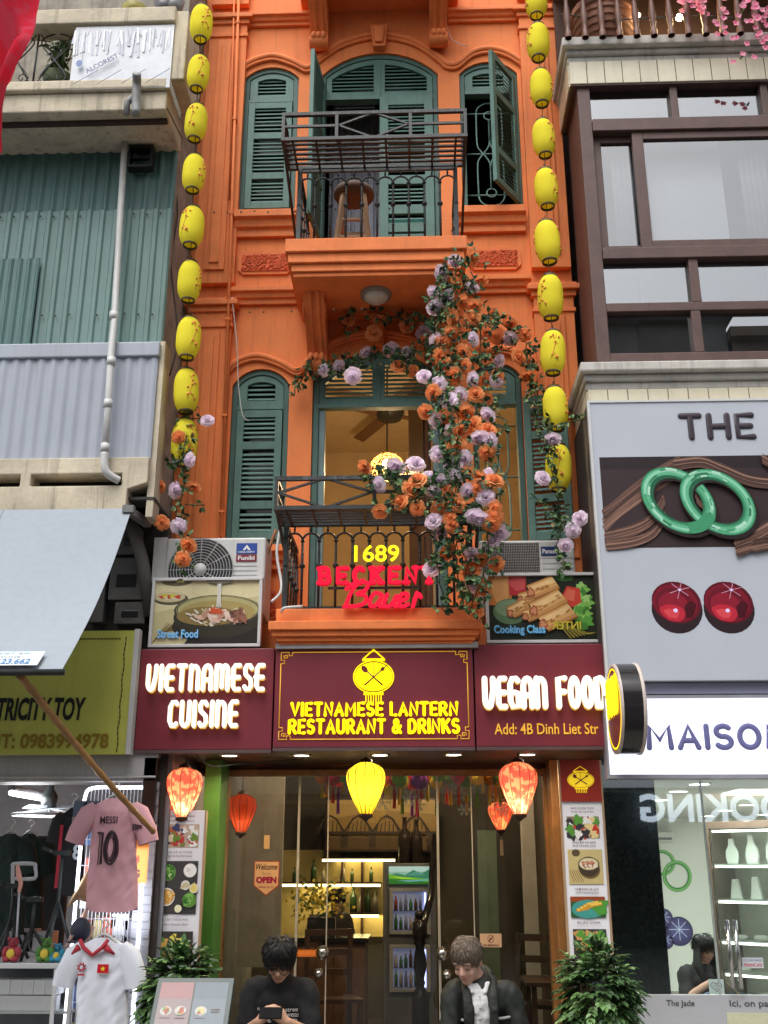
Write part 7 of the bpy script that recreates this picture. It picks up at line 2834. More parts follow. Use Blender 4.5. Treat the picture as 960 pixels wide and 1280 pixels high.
m.box(x1 - .03, P(203, 1100, -.5).x, -.57, .2, 0, q[3] + .3)
m.build('side_wall', M('dark_pier', (.035, .025, .02), .7), ty)
m = MB()
xx = R(180, 948, 196, 1035, -.6)
m.box(xx[0], xx[1], -.64, -.57, xx[2], xx[3]); m.build('brown_box', m_dwood, ty)
# tube light
a, b = P(14, 991, .8), P(58, 999, 1.6)
t = thing('tube_light', 'bright white tube light on the ceiling of the shirt shop', 'lamp', (a + b) / 2)
m = MB(); m.tube([a, b], .022, 10); m.build('tube', emit_mat('tube_white', (.95, .97, 1), 10), t)
m = MB(); m.tube([a + Vector((0, 0, .04)), b + Vector((0, 0, .04))], .03, 8); m.build('housing', m_tw, t)
lamp('POINT', 'tube_glow', (a + b) / 2 + Vector((0, 0, -.12)), 42, (.93, .96, 1), t, .2)
# wall fan
c = P(60, 1014, 1.3)
t = thing('wall_fan', 'grey caged fan hanging below the tube light in the shirt shop', 'fan', c)
m = MB()
r = .28
for i in range(1, 8): m.tube([c + Vector((r * i / 7 * cos(k), r * i / 7 * sin(k), -.03 + .05 * (1 - i / 7))) for k in [2 * pi * j / 28 for j in range(28)]], .004, 4, closed=True)
for k in range(16): m.tube([c + Vector((.04 * cos(k * pi / 8), .04 * sin(k * pi / 8), .02)), c + Vector((r * cos(k * pi / 8), r * sin(k * pi / 8), -.03))], .003, 4)
m.tube([c + Vector((r * cos(k), r * sin(k), -.03)) for k in [2 * pi * j / 32 for j in range(32)]], .012, 6, closed=True)
m.build('cage', M('fan_grey', (.4, .42, .44), .4), t)
m = MB()
for k in range(3): m.obox(c + Vector((.13 * cos(k * 2.09), .13 * sin(k * 2.09), .03)), .2, .09, .006, Matrix.Rotation(k * 2.09, 3, 'Z') @ Matrix.Rotation(.3, 3, 'X'))
m.build('blade', M('fan_blade_grey', (.2, .22, .24), .3), t)
m = MB(); m.lathe([(0, 0), (.06, .02), (.07, .1), (.03, .16), (.02, .5), (0, .5)], c + Vector((0, 0, .02)), 14); m.build('motor', m_iron, t)
# light strip frame with a wire grid
YW = -.62
led_w = emit_mat('white_led_strip', (.82, .86, 1), 3)
t = thing('display_grid', 'wire display grid framed by a bright white light strip', 'display rack', (P(140, 1280, YW).x, YW, .1))
cor = [P(90, 1262, YW), P(100, 990, YW), P(103, 985, YW), P(181, 985, YW), P(184, 990, YW), P(166, 1262, YW)]
x0, x1 = P(97, 1100, YW).x, P(178, 1100, YW).x
zt, zb = P(140, 985, YW).z, .3
m = MB()
m.tube(smooth([(x0, YW, zb), (x0, YW, zt - .3), (x0, YW, zt - .06), (x0 + .05, YW, zt), (x0 + .25, YW, zt + .003), (x1 - .03, YW, zt), (x1, YW, zt - .04), (x1, YW, zt - .3), (x1, YW, zb)], 6), .011, 8)
m.build('light_strip', led_w, t)
m = MB()
for i in range(16): m.tube([(x0 + .03 + (x1 - x0 - .06) * i / 15, YW + .03, zb), (x0 + .03 + (x1 - x0 - .06) * i / 15, YW + .03, zt + .02)], .003, 4)
for i in range(12): m.tube([(x0, YW + .033, zb + (zt - zb) * i / 11), (x1, YW + .033, zb + (zt - zb) * i / 11)], .003, 4)
m.build('wire_grid', M('white_wire', (.5, .5, .52), .4), t)
lamp('AREA', 'strip_glow', ((x0 + x1) / 2, YW - .06, (zt + .8) / 2), 2.0, (.85, .9, 1), t, .5, (pi / 2, 0, 0))
# goods packed behind the grid
rd = random.Random(31)
for i in range(34):
  gx = x0 + .06 + (i % 5) * (x1 - x0 - .12) / 4
  gz = zb + .25 + (i // 5) * .19
  if gz > zt - .1: continue
  w, h = rd.uniform(.07, .11), rd.uniform(.1, .16)
  m = MB()
  m.box(gx - w / 2, gx + w / 2, YW + .04, YW + .08, gz, gz + h)
  m.box(gx - w / 3, gx + w / 3, YW + .036, YW + .0395, gz + h * .2, gz + h * .55)
  m.tube([(gx, YW + .05, gz + h), (gx, YW + .034, gz + h + .03)], .003, 4)
  cl = rd.choice([('p1', (.45, .45, .46)), ('p2', (.2, .2, .24)), ('p3', (.4, .1, .06)), ('p4', (.5, .42, .2)), ('p5', (.1, .18, .35)), ('p6', (.55, .54, .52))])
  lone(m, 'blister_pack', M('pack_' + cl[0], cl[1], .3), 'small packaged toy hanging on the lit wire grid behind the shirts', 'toy pack', 'packs on the wire grid')
# ---- football shirts
def fold(v):
  return (mnoise.noise(Vector((v.x * 9, v.z * 1.6, 1.7))) * .034 + mnoise.noise(Vector((v.x * 20 + v.z * 7, v.z * 5, 4.1))) * .016
      + mnoise.noise(Vector((v.x * 30 - v.z * 22, v.z * 12, 7.3))) * .007)
def shirt(name, label, px_c, py_top, py_bot, Y, half_px, mats, sleeve_px, vneck=False, rot=0.0):
  c0 = P(px_c, py_top, Y); c1 = P(px_c - 4, py_bot, Y)
  k = MPP((py_top + py_bot) / 2, Y)
  hw = half_px * k
  H = c0.z - c1.z
  t = thing(name, label, 'shirt', (c0.x, Y, c1.z), 'shirts hung at the shop front')
  def wrinkle(mb, a):
    for v in mb.v[a:]:
      n_ = fold(v)
      v.y += n_
      v.x += mnoise.noise(Vector((v.z * 5, 2.2, v.x * 2))) * .008
  def tor(z, s_):   # half width along the shirt height
    if z > .93: return hw * (.28 + (1 - z) / .07 * .55)
    if z > .7: return hw * (.83 + (.93 - z) / .23 * .02)
    return hw * (.85 + .1 * (1 - z / .7))
  m = MB()
  NU, NV = 72, 60
  vs, fs = [], []
  for j in range(NV + 1):
    f = j / NV
    z = 1 - f
    w = tor(z, 0)
    d = .05 * min(1, (1 - z) * 6 + .3)
    for i in range(NU):
      a = 2 * pi * i / NU
      x = w * (abs(cos(a)) ** .75) * (1 if cos(a) > 0 else -1)
      hem = -.035 * cos(a) ** 2 * 0 + (.03 * (abs(cos(a)) ** 4) if j == NV else 0)
      vs.append((c0.x + (c1.x - c0.x) * f + x, Y + d * sin(a), c1.z + H * z + hem))
  for j in range(NV):
    for i in range(NU):
      fs.append((j * NU + i, (j + 1) * NU + i, (j + 1) * NU + (i + 1) % NU, j * NU + (i + 1) % NU))
  m.add(vs, fs, 0, True)
  a = len(m.v)
  sl = sleeve_px * k
  for s_ in (-1, 1):
    m.tube([(c0.x + s_ * hw * .62, Y, c0.z - H * .085), (c0.x + s_ * hw * .9, Y - .005, c0.z - H * .15), (c0.x + s_ * (hw + sl * .55), Y - .01, c0.z - H * .30), (c0.x + s_ * (hw + sl * .8), Y - .01, c0.z - H * .40)],
         [(H * .075, .04), (H * .11, .045), (H * .1, .04), (H * .095, .035)], 16, 0, ref=(0, 1, 0), caps=False)
  wrinkle(m, 0)
  m.build('shirt_body', mats, t)
  hg = MB()
  hg.tube(smooth([(c0.x - hw * .5, Y, c0.z - H * .05), (c0.x, Y, c0.z + .02), (c0.x + hw * .5, Y, c0.z - H * .05)], 6), .009, 6)
  hg.tube(smooth([(c0.x, Y, c0.z + .02), (c0.x, Y, c0.z + .05), (c0.x + .025, Y, c0.z + .075), (c0.x, Y, c0.z + .1), (c0.x - .02, Y, c0.z + .085)], 4), .005, 6)
  hg.build('hanger', M('white_plastic', (.6, .6, .58), .35), t)
  return t, c0, c1, hw, H, k
m_pink = M('pink_jersey', (.62, .33, .37), .75, var=.05, bump=.1, bscale=300)
m_blk = I('jersey_ink', (60, 40, 48))
t, c0, c1, hw, H, k = shirt('football_shirt', 'pink football shirt numbered 10 hung in front of the light strip', 144, 998, 1140, -.85, 34, m_pink, 18)
def on_shirt(mb, Y, dy=.052):
  for v in mb.v:
    n_ = fold(v)
    v.y = Y - dy + n_ + (v.y - Y)
def refine(mb, name, mat, parent, Y, dy):
  on_shirt(mb, Y, dy)
  return mb.build(name, mat, parent)
m = MB()
txt(m, 'MESSI', *R(129, 1021, 151, 1030, -.85), -.85, bold=.01, depth=.003)
refine(m, 'name_print', m_blk, t, -.85, .052)
m = MB()
a = R(124, 1040, 151, 1080, -.85)
h_, w_ = a[3] - a[2], a[1] - a[0]
L1 = [(a[0] + w_ * .02, -.85, a[3] - h_ * .04), (a[0] + w_ * .24, -.85, a[3] - h_ * .02), (a[0] + w_ * .24, -.85, a[2])]
m.tube(L1, .007, 6); m.tube([(p_[0] - .016, p_[1], p_[2] - .006) for p_ in L1[1:]], .003, 6)
for f, r in ((1, .008), (.72, .0035), (.5, .0035)):
  m.tube([(a[0] + w_ * .67 + w_ * .3 * f * cos(q_), -.85, a[2] + h_ * .5 + h_ * (.5 - .12 * (1 - f)) * f ** .4 * sin(q_)) for q_ in [2 * pi * i / 28 for i in range(28)]], r, 6, closed=True)
refine(m, 'number_print', m_blk, t, -.85, .054)
m = MB()
q = P(172, 1034, -.9)
for i in range(5): m.box(q.x - .03 + i * .012, q.x - .022 + i * .012, -.906, -.9, q.z - .02 + i * .003, q.z + .02 - i * .002)
m.build('sleeve_badge', m_blk, t)
t, c0, c1, hw, H, k = shirt('football_shirt', 'white football shirt with red collar and a red star flag badge below the pink shirt', 130, 1172, 1330, -.9, 37, M('white_jersey', (.7, .73, .8), .75, var=.04, bump=.08, bscale=300), 12)
m_redj = M('red_trim', (.45, .03, .05), .7)
m = MB()
qq = lambda px, py, dy=.06: P(px, py, -.9) + Vector((0, -dy, 0))
m.tube([qq(103, 1174, .045), qq(108, 1183), qq(119, 1193), qq(131, 1184), qq(138, 1174, .045)], .012, 8)
for pts in ([(102, 1183), (93, 1192)], [(135, 1183), (146, 1192)]):
  m.tube([qq(*pts[0]), qq(*pts[1], .045)], [.02, .006], 8, sq=(1, .4))
refine_ = m.build('collar', m_redj, t)
p = Pic(*R(126, 1204, 140, 1215, -.9), -.97, .0015)
p.rect(0, 0, 1, 1, I('flag_red', (196, 30, 40)))
st = []
for i in range(10):
  r = .33 if i % 2 == 0 else .14
  st.append((.5 + r * .72 * sin(i * pi / 5), .5 + r * cos(i * pi / 5)))
p.poly(st, I('flag_star', (246, 220, 60)))
p.build('flag_badge', t)
m = MB()
c = P(102, 1209, -.97)
for i in range(8): m.tube([c + Vector((.012 * cos(i * pi / 4), 0, .012 * sin(i * pi / 4))), c + Vector((.026 * cos(i * pi / 4 + .5), 0, .026 * sin(i * pi / 4 + .5)))], .005, 5)
m.box(c.x - .02, c.x + .02, -.972, -.968, c.z - .045, c.z - .035)
m.build('club_badge', m_redj, t)
m_dgreen = M('dark_green_shirt', (.02, .04, .035), .8)
for px, Y, lab in ((14, .2, 'dark green long shirt nearest the edge hanging deep in the shop'), (38, .5, 'dark green shirt with a red tag hanging deep in the shop')):
  t, c0, c1, hw, H, k = shirt('hanging_shirt', lab, px, 1042, 1170, Y, 22, m_dgreen, 10)
  if px > 20:
    q = P(px - 8, 1066, Y - .07)
    m = MB(); m.box(q.x - .025, q.x + .025, Y - .085, Y - .08, q.z - .03, q.z + .03); m.build('tag', I('tag_red', (180, 40, 40)), t)
t, c0, c1, hw, H, k = shirt('hanging_shirt', 'black shirt with red stripes and white print hanging left of the light strip', 92, 1010, 1120, -.2, 16, M('black_jersey', (.02, .02, .022), .8), 6)
m = MB(); m.box(c0.x - hw * .7, c0.x - hw * .45, -.262, -.258, c1.z + .05, c0.z - H * .2); m.build('stripe', m_redj, t)
m = MB(); txt(m, 'ROON', *R(91, 1042, 104, 1049, -.27), -.27); txt(m, '8', *R(91, 1055, 103, 1075, -.27), -.27, bold=.03); m.build('name_print', I('paper_white', (214, 222, 228)), t)
# small poster and orange card by the grid
for (a_, lab, cols_) in (((91, 1001, 124, 1036), 'grey action figure poster clipped at the top of the lit grid', [(96, 110, 126), (40, 44, 52), (170, 150, 140)]), ((168, 1020, 186, 1104), 'orange card with a black letter G beside the pink shirt', [(196, 120, 50), (206, 130, 60)])):
  q = R(*a_, -.66)
  t = thing('poster', lab, 'poster', ((q[0] + q[1]) / 2, -.66, q[2]))
  p = Pic(q[0], q[1], q[2], q[3], -.66, .001)
  p.rect(0, 0, 1, 1, I('pst_%d' % cols_[0][0], cols_[0]))
  if len(cols_) > 2:
    p.ell(.45, .62, .12, .22, I('pst_b', cols_[1])); p.ell(.45, .86, .07, .1, I('pst_b', cols_[1])); p.ell(.85, .7, .1, .2, I('pst_b', cols_[1]))
    p.rect(0, .1, .7, .42, I('pst_c', cols_[2]))
  else:
    p.text('G', .1, .08, .5, .2, m_blk, bold=.05); p.ell(.3, .35, .1, .06, I('pst_r', (170, 60, 40)))
  p.build('print', t)
# sun hats
for px, py, r, col, lab in ((99, 1110, .1, (.5, .34, .2), 'straw sun hat hanging beside the pink shirt'), (96, 1160, .1, (.5, .32, .26), 'pink straw hat with dark cap below the straw hat')):
  c = P(px, py, -.72)
  m = MB()
  m.lathe([(0, -.1), (r * .5, -.095), (r * .6, -.03), (r * 1.25, 0), (r * 1.22, .008), (r * .5, 0)], c, 22, 0, 'z', mat=Matrix.Rotation(radians(-62), 3, 'Y') @ Matrix.Rotation(radians(18), 3, 'X'))
  lone(m, 'sun_hat', M('straw_%d' % py, col, .8, var=.2, scale=40), lab, 'hat')
c = P(101, 1162, -.8)
m = MB(); m.ball(c, (.062, .05, .07), 14, 10); m.ball(c + Vector((-.01, -.05, -.065)), (.06, .06, .008), 14, 6)
lone(m, 'cap', M('navy_cap', (.03, .035, .06), .6), 'dark navy wrapped cap hanging under the pink shirt', 'cap')
# ---- glass counter with boxes
YT = -.75
q = R(-60, 1204, 84, 1400, YT)
t = thing('glass_counter', 'glass display counter with white top edge full of small boxes', 'counter', ((q[0] + q[1]) / 2, YT, .1))
m_alu = M('white_aluminium', (.6, .6, .6), .35)
zt = q[3]
m = MB()
m.box(q[0], q[1], YT, YT + .5, zt - .03, zt)
m.build('top', m_alu, t, bevel=.004)
xl = P(64, 1250, YT).x
m = MB()
for x in (xl, q[1] - .02): m.box(x, x + .02, YT, YT + .02, .12, zt - .031)
m.box(q[0], q[1], YT + .001, YT + .02, .12, .2)
m.build('frame', m_alu, t)
m = MB(); m.box(q[0], q[1] - .021, YT + .004, YT + .01, .2, zt - .031); m.build('glass_front', glass_mat('counter_glass', (.97, .98, .98), .06), t)
m = MB(); m.box(q[0], q[1], YT + .45, YT + .48, .12, zt - .031); m.build('back_panel', M('counter_back', (.1, .11, .12), .6), t)
m = MB()
zs_ = [P(40, p_, YT + .12).z for p_ in (1262, 1240, 1222)]
m.box(q[0], q[1] - .02, YT + .05, YT + .44, zs_[0] - .015, zs_[0]); m.build('shelf', M('counter_shelf', (.5, .52, .52), .2), t)
m_wb = M('white_carton', (.62, .62, .62), .6, var=.05)
k = 0
for row, py in enumerate((1262, 1244, 1226)):
  for i in range(6):
    x = P(-8 + i * 14.5 + row * 2, py, YT + .12).x
    z = zs_[0] + .001 + row * .088
    if z + .08 > zt - .035: continue
    m = MB(); m.box(x - .039, x + .039, YT + .06, YT + .18, z, z + .082)
    m.box(x - .02, x + .02, YT + .058, YT + .0599, z + .04, z + .06)
    o = lone(m, 'carton', m_wb, 'small white carton stacked inside the glass counter', 'box', 'cartons in the glass counter')
    o.rotation_euler = (0, 0, rd.uniform(-.12, .12))
# things on the counter
zt2 = zt + .001
rd = random.Random(77)
for px, col, lab in ((15, (.4, .06, .08), 'red plush toy with a yellow belly standing on the glass counter'), (57, (.1, .26, .06), 'green plush frog toy standing on the glass counter'), (72, (.05, .3, .45), 'small blue plush toy at the end of the glass counter')):
  c = P(px, 1200, YT + .08)
  t = thing('plush_toy', lab, 'toy', (c.x, YT + .08, zt2))
  s_ = .55 if px == 72 else .72
  m = MB()
  m.ball((c.x, YT + .08, zt2 + .065 * s_), (.06 * s_, .05 * s_, .065 * s_), 14, 10); m.ball((c.x, YT + .075, zt2 + .15 * s_), (.045 * s_, .04 * s_, .04 * s_), 14, 10)
  for q_ in (-1, 1):
    m.ball((c.x + q_ * .055 * s_, YT + .06, zt2 + .075 * s_), (.022, .02, .035), 8, 6); m.ball((c.x + q_ * .03 * s_, YT + .05, zt2 + .185 * s_), .015 * s_, 8, 6); m.ball((c.x + q_ * .035 * s_, YT + .05, zt2 + .018), (.025, .035, .018), 8, 6)
  m.build('body', M('plush_%d' % px, col, .9, bump=.5, bscale=120), t)
  m = MB(); m.ball((c.x, YT + .042, zt2 + .065 * s_), (.036 * s_, .016, .042 * s_), 12, 8); m.build('belly', M('plush_belly', (.75, .55, .08), .9), t)
  m = MB()
  for q_ in (-1, 1): m.ball((c.x + q_ * .016, YT + .038, zt2 + .158 * s_), .006, 8, 6)
  m.build('eyes', m_blk, t)
for px, h, lab in ((8, .42, 'black selfie tripod standing at the left on the glass counter'), (36, .34, 'short black tripod in the middle of the glass counter'), (66, .62, 'tall black tripod near the light strip on the glass counter')):
  c = P(px, 1200, YT + .22)
  t = thing('tripod', lab, 'tripod', (c.x, YT + .22, zt2))
  for i in range(3):
    m = MB(); a = i * 2.09 + .5
    m.tube([(c.x + .13 * cos(a), YT + .22 + .13 * sin(a), zt2 + .004), (c.x, YT + .22, zt2 + h * .55)], .011, 6); m.build('leg', m_iron, t)
  m = MB(); m.tube([(c.x, YT + .22, zt2 + h * .4), (c.x, YT + .22, zt2 + h)], .012, 8); m.box(c.x - .05, c.x + .05, YT + .2, YT + .24, zt2 + h, zt2 + h + .03); m.tube([(c.x - .05, YT + .22, zt2 + h + .015), (c.x - .13, YT + .2, zt2 + h + .05)], .012, 6); m.build('head', m_iron, t)
c = P(24, 1085, YT + .2)
t = thing('mannequin_arm', 'small pink jointed mannequin arm raised above the glass counter', 'mannequin', (c.x, c.y, c.z - .4))
m = MB(); m.tube([P(22, 1083, YT + .2), P(23, 1092, YT + .2), P(26, 1104, YT + .2), P(24, 1114, YT + .2)], [.012, .018, .014, .012], 8, round_ends=True); m.build('arm', M('mannequin_pink', (.65, .33, .25), .5), t)
m = MB(); m.tube([P(24, 1114, YT + .2), P(19, 1204, YT + .2)], .007, 6); m.build('rod', M('white_wire', (.5, .5, .52), .4), t)
m = MB(); m.tube(smooth([P(16, 1110, YT + .3), P(16, 1084, YT + .3), P(18, 1080, YT + .3), P(42, 1080, YT + .3), P(44, 1084, YT + .3), P(43, 1098, YT + .3), P(17, 1098, YT + .3)], 4), .012, 8)
m.tube([P(17, 1098, YT + .3), P(12, 1204, YT + .3)], .009, 6)
lone(m, 'scooter_handle', M('silver_bar', (.45, .46, .48), .3), 'silver bent handle bar rising behind the pink mannequin arm', 'handle bar')
for px, py, w, h, col, lab in ((46, 1180, .2, .16, (.55, .55, .55), 'large white carton with round print on a shelf behind the tripods'), (30, 1176, .13, .15, (.5, .5, .52), 'white carton at the left behind the tripods'), (56, 1196, .1, .1, (.55, .12, .06), 'red and yellow SALE box behind the tall tripod'), (5, 1196, .12, .12, (.4, .05, .06), 'dark red box at the left edge behind the tripods')):
  c = P(px, py, .3)
  t = thing('shelf_box', lab, 'box', (c.x, .3, c.z - h / 2))
  m = MB(); m.box(c.x - w / 2, c.x + w / 2, .3, .45, c.z - h / 2, c.z + h / 2); m.build('carton', M('box_%d' % px, col, .6), t, bevel=.004)
  if px == 46:
    m = MB(); m.lathe([(.05, -.003), (.06, -.003)], (c.x, .3, c.z), 22, 0, 'y'); m.build('print', I('grey_print', (120, 124, 130)), t)
  if px == 56:
    m = MB(); txt(m, 'SALE', c.x - .04, c.x + .04, c.z - .02, c.z + .02, .299, bold=.03); m.build('print', I('flag_star', (246, 220, 60)), t)
m = MB()
m.box(P(-30, 1190, .3).x, P(78, 1190, .3).x, .2, .5, P(40, 1203, .3).z - .08, P(40, 1203, .3).z - .06)
m.build('goods_shelf', m_alu, ty)
m = MB()
m.box(P(-40, 1100, .9).x, P(84, 1100, .9).x, .9, .95, .3, P(40, 1045, .9).z)
m.build('dark_partition', M('black_partition', (.015, .015, .017), .6), ty)
# ================================================================ people
m_skin = M('skin', (.52, .3, .2), .55, var=.08, scale=14, spec=.35)
m_skin2 = M('skin_pale', (.56, .33, .25), .55, var=.1, scale=14, spec=.35)
m_lip = M('lips', (.33, .12, .1), .5)
m_brow = M('brow_hair', (.02, .014, .012), .7)
m_shut = M('eye_line', (.03, .02, .018), .5)
def remesh(mb, name, mats, parent, vox, smooth_it=3, cut=None, fold_=None):
  """join the overlapping tubes into one continuous skin"""
  o = mb.build(name, mats, None)
  r = o.modifiers.new('r', 'REMESH')
  r.mode = 'VOXEL'
  r.voxel_size = vox
  r.use_smooth_shade = True
  s_ = o.modifiers.new('s', 'SMOOTH')
  s_.iterations = smooth_it
  s_.factor = .5
  dg = bpy.context.evaluated_depsgraph_get()
  me = bpy.data.meshes.new_from_object(o.evaluated_get(dg))
  bpy.data.objects.remove(o)
  if fold_:
    for v in me.vertices:
      v.co += v.normal * fold_(v.co)
  if cut:
    bm = bmesh.new()
    bm.from_mesh(me)
    bmesh.ops.delete(bm, geom=[v for v in bm.verts if cut(v.co)], context='VERTS')
    bm.to_mesh(me)
    bm.free()
  for p_ in me.polygons: p_.use_smooth = True
  me.name = name
  o = bpy.data.objects.new(name, me)
  COL.objects.link(o)
  o.parent = parent
  return o
def chain(mb, pts, rs, n=14, ref=None):
  """limb through pts with a radius at each, bent smoothly"""
  k = 5
  sp = smooth(pts, k)
  rr = []
  for i in range(len(pts) - 1):
    for j in range(k):
      t = j / k
      a, b = rs[i], rs[i + 1]
      if isinstance(a, tuple) or isinstance(b, tuple):
        a = a if isinstance(a, tuple) else (a, a)
        b = b if isinstance(b, tuple) else (b, b)
        rr.append((a[0] + (b[0] - a[0]) * t, a[1] + (b[1] - a[1]) * t))
      else:
        rr.append(a + (b - a) * t)
  rr.append(rs[-1])
  mb.tube(sp, rr, n, 0, round_ends=True, ref=ref)
def head_parts(mb, H, f=1.0):
  """skull, jaw, nose, brow, ears in the head's own frame (face to -y, chin down)"""
  a = len(mb.v)
  mb.ball((0, .012, .045), (.074, .092, .082), 24, 16)
  mb.ball((0, -.022, -.012), (.062, .066, .082), 24, 16)
  mb.ball((0, -.05, -.078), (.03, .032, .026), 16, 10)
  mb.ball((0, -.035, -.06), (.046, .045, .034), 16, 10)
  for s_ in (-1, 1):
    mb.ball((s_ * .036, -.062, -.022), (.022, .022, .02), 12, 8)      # cheek
    mb.ball((s_ * .03, -.078, .034), (.026, .014, .01), 12, 8)        # brow ridge
    mb.ball((s_ * .074, .012, .0), (.01, .02, .032), 10, 8)           # ear
    mb.ball((s_ * .03, -.072, .012), (.016, .014, .012), 10, 8)       # closed lid
    mb.ball((s_ * .012, -.096, -.018), (.009, .011, .008), 8, 6)      # nostril wing
  mb.tube([(0, -.082, .03), (0, -.096, .006), (0, -.106, -.014), (0, -.09, -.024)], [.008, .011, .013, .01], 10, round_ends=True)
  mb.ball((0, -.083, -.042), (.024, .014, .008), 12, 8)
  mb.ball((0, -.08, -.052), (.02, .013, .008), 12, 8)
  for i in range(a, len(mb.v)): mb.v[i] = H @ (mb.v[i] * f)
def hand(mb, w, d, palm_n, f=1.0, curl=1.0, side=1):
  """wrist w, pointing along d, palm facing palm_n: palm, four unequal bent fingers and a thumb"""
  d = d.normalized()
  nn = (palm_n - d * palm_n.dot(d)).normalized()
  x = d.cross(nn) * side
  L = lambda a, b, c: w + x * a * f + d * b * f + nn * c * f
  mb.tube([L(0, -.01, 0), L(0, .02, 0), L(0, .055, 0), L(0, .088, .002)], [(.025 * f, .018 * f), (.034 * f, .016 * f), (.041 * f, .014 * f), (.038 * f, .012 * f)], 12, 0, round_ends=True, ref=nn)
  for k, (a, ln) in enumerate(((-.03, .066), (-.01, .076), (.011, .072), (.031, .056))):
    c = curl * (.9 + .1 * k)
    p0, t = L(a, .082, 0), 0
    pts, rs = [L(a, .06, 0), p0], [.0095 * f, .0092 * f]
    q = p0.copy()
    for s_ in (.44, .32, .24):
      t += c * .75
      q = q + (d * cos(t) + nn * sin(t)) * (ln * s_ * f * 1.1)
      pts.append(q.copy())
      rs.append(.0088 * f - .0008 * len(pts) * .5 * f)
    mb.tube(pts, rs, 8, 0, round_ends=True)
  pts = [L(-.022, .018, .004), L(-.046, .042, .014), L(-.05, .07, .028), L(-.04, .092, .038)]
  mb.tube(pts, [.014 * f, .012 * f, .0105 * f, .009 * f], 8, 0, round_ends=True)
def face_marks(t, H, lips=True, brow=None, f=1.0, grey=False):
  b = MB()
  for s_ in (-1, 1): b.tube([H @ (Vector(p_) * f) for p_ in ((s_ * .014, -.0925, .037), (s_ * .03, -.094, .042), (s_ * .05, -.083, .036))], [.0035, .0045, .0025], 6)
  b.build('eyebrow', brow or m_brow, t)
  b = MB()
  for s_ in (-1, 1): b.tube([H @ (Vector(p_) * f) for p_ in ((s_ * .017, -.0845, .009), (s_ * .03, -.0875, .0045), (s_ * .044, -.083, .009))], .0022, 6)
  b.build('eyelashes', m_shut, t)
  b = MB()
  b.tube([H @ (Vector(p_) * f) for p_ in ((-.022, -.09, -.047), (-.008, -.0965, -.0445), (0, -.0965, -.0458), (.008, -.0965, -.0445), (.022, -.09, -.047))], [.002, .0042, .004, .0042, .002], 6)
  b.build('lips', m_lip, t)
def hair_cap(t, H, mat, seed, n, ln, f=1.0, front=.05, low=-.02, spread=.5, lift=.012, comb=(0, -1, -.2)):
  """short hair: a scalp shell and many combed tufts"""
  rd = random.Random(seed)
  m = MB()
  a0 = len(m.v)
  nu, nv = 32, 16
  vs, fs = [], []
  for i in range(nv + 1):
    th = pi * .62 * i / nv
    for j in range(nu):
      a = 2 * pi * j / nu
      fr = max(0, -sin(a))
      th2 = th * (1 - .36 * fr ** 1.5)
      r = 1.06 + .02 * mnoise.noise(Vector((cos(a) * 3, sin(a) * 3, th * 4 + seed)))
      vs.append(Vector((.0755 * r * sin(th2) * cos(a), .012 + .0945 * r * sin(th2) * sin(a), .045 + .087 * r * cos(th2))))
  for i in range(nv):
    for j in range(nu): fs.append((i * nu + j, (i + 1) * nu + j, (i + 1) * nu + (j + 1) % nu, i * nu + (j + 1) % nu))
  m.add(vs, fs, 0, True)
  for q in range(n):
    a = rd.uniform(0, 2 * pi)
    fr = max(0, -sin(a))
    th = pi * .6 * sqrt(rd.random()) * (1 - .36 * fr ** 1.5)
    nrm = Vector((sin(th) * cos(a), sin(th) * sin(a), cos(th)))
    p0 = Vector((.0765 * nrm.x, .012 + .095 * nrm.y, .045 + .088 * nrm.z))
    flow = Vector((nrm.x * .8, comb[1] * .6 + nrm.y * .7, comb[2] - sin(th) * .9)) + rvec(rd) * spread
    flow = (flow - nrm * flow.dot(nrm)).normalized()
    l_ = ln * rd.uniform(.6, 1.2)
    p1 = p0 + nrm * lift + flow * l_ * .5
    p2 = p0 + nrm * lift * .8 + flow * l_
    m.tube([p0, p1, p2], [.0034, .0032, .0008], 4)
  for i in range(a0, len(m.v)): m.v[i] = H @ (m.v[i] * f)
  return m.build('hair', mat, t)
def cloth_fold(s1, s2, amp):
  return lambda c: mnoise.noise(Vector((c.x * s1 + c.z * 3, c.y * s1, c.z * s2))) * amp + mnoise.noise(Vector((c.x * s1 * 2.3, c.y * s1 * 2.3 + 5, c.z * s2 * 2.6))) * amp * .5
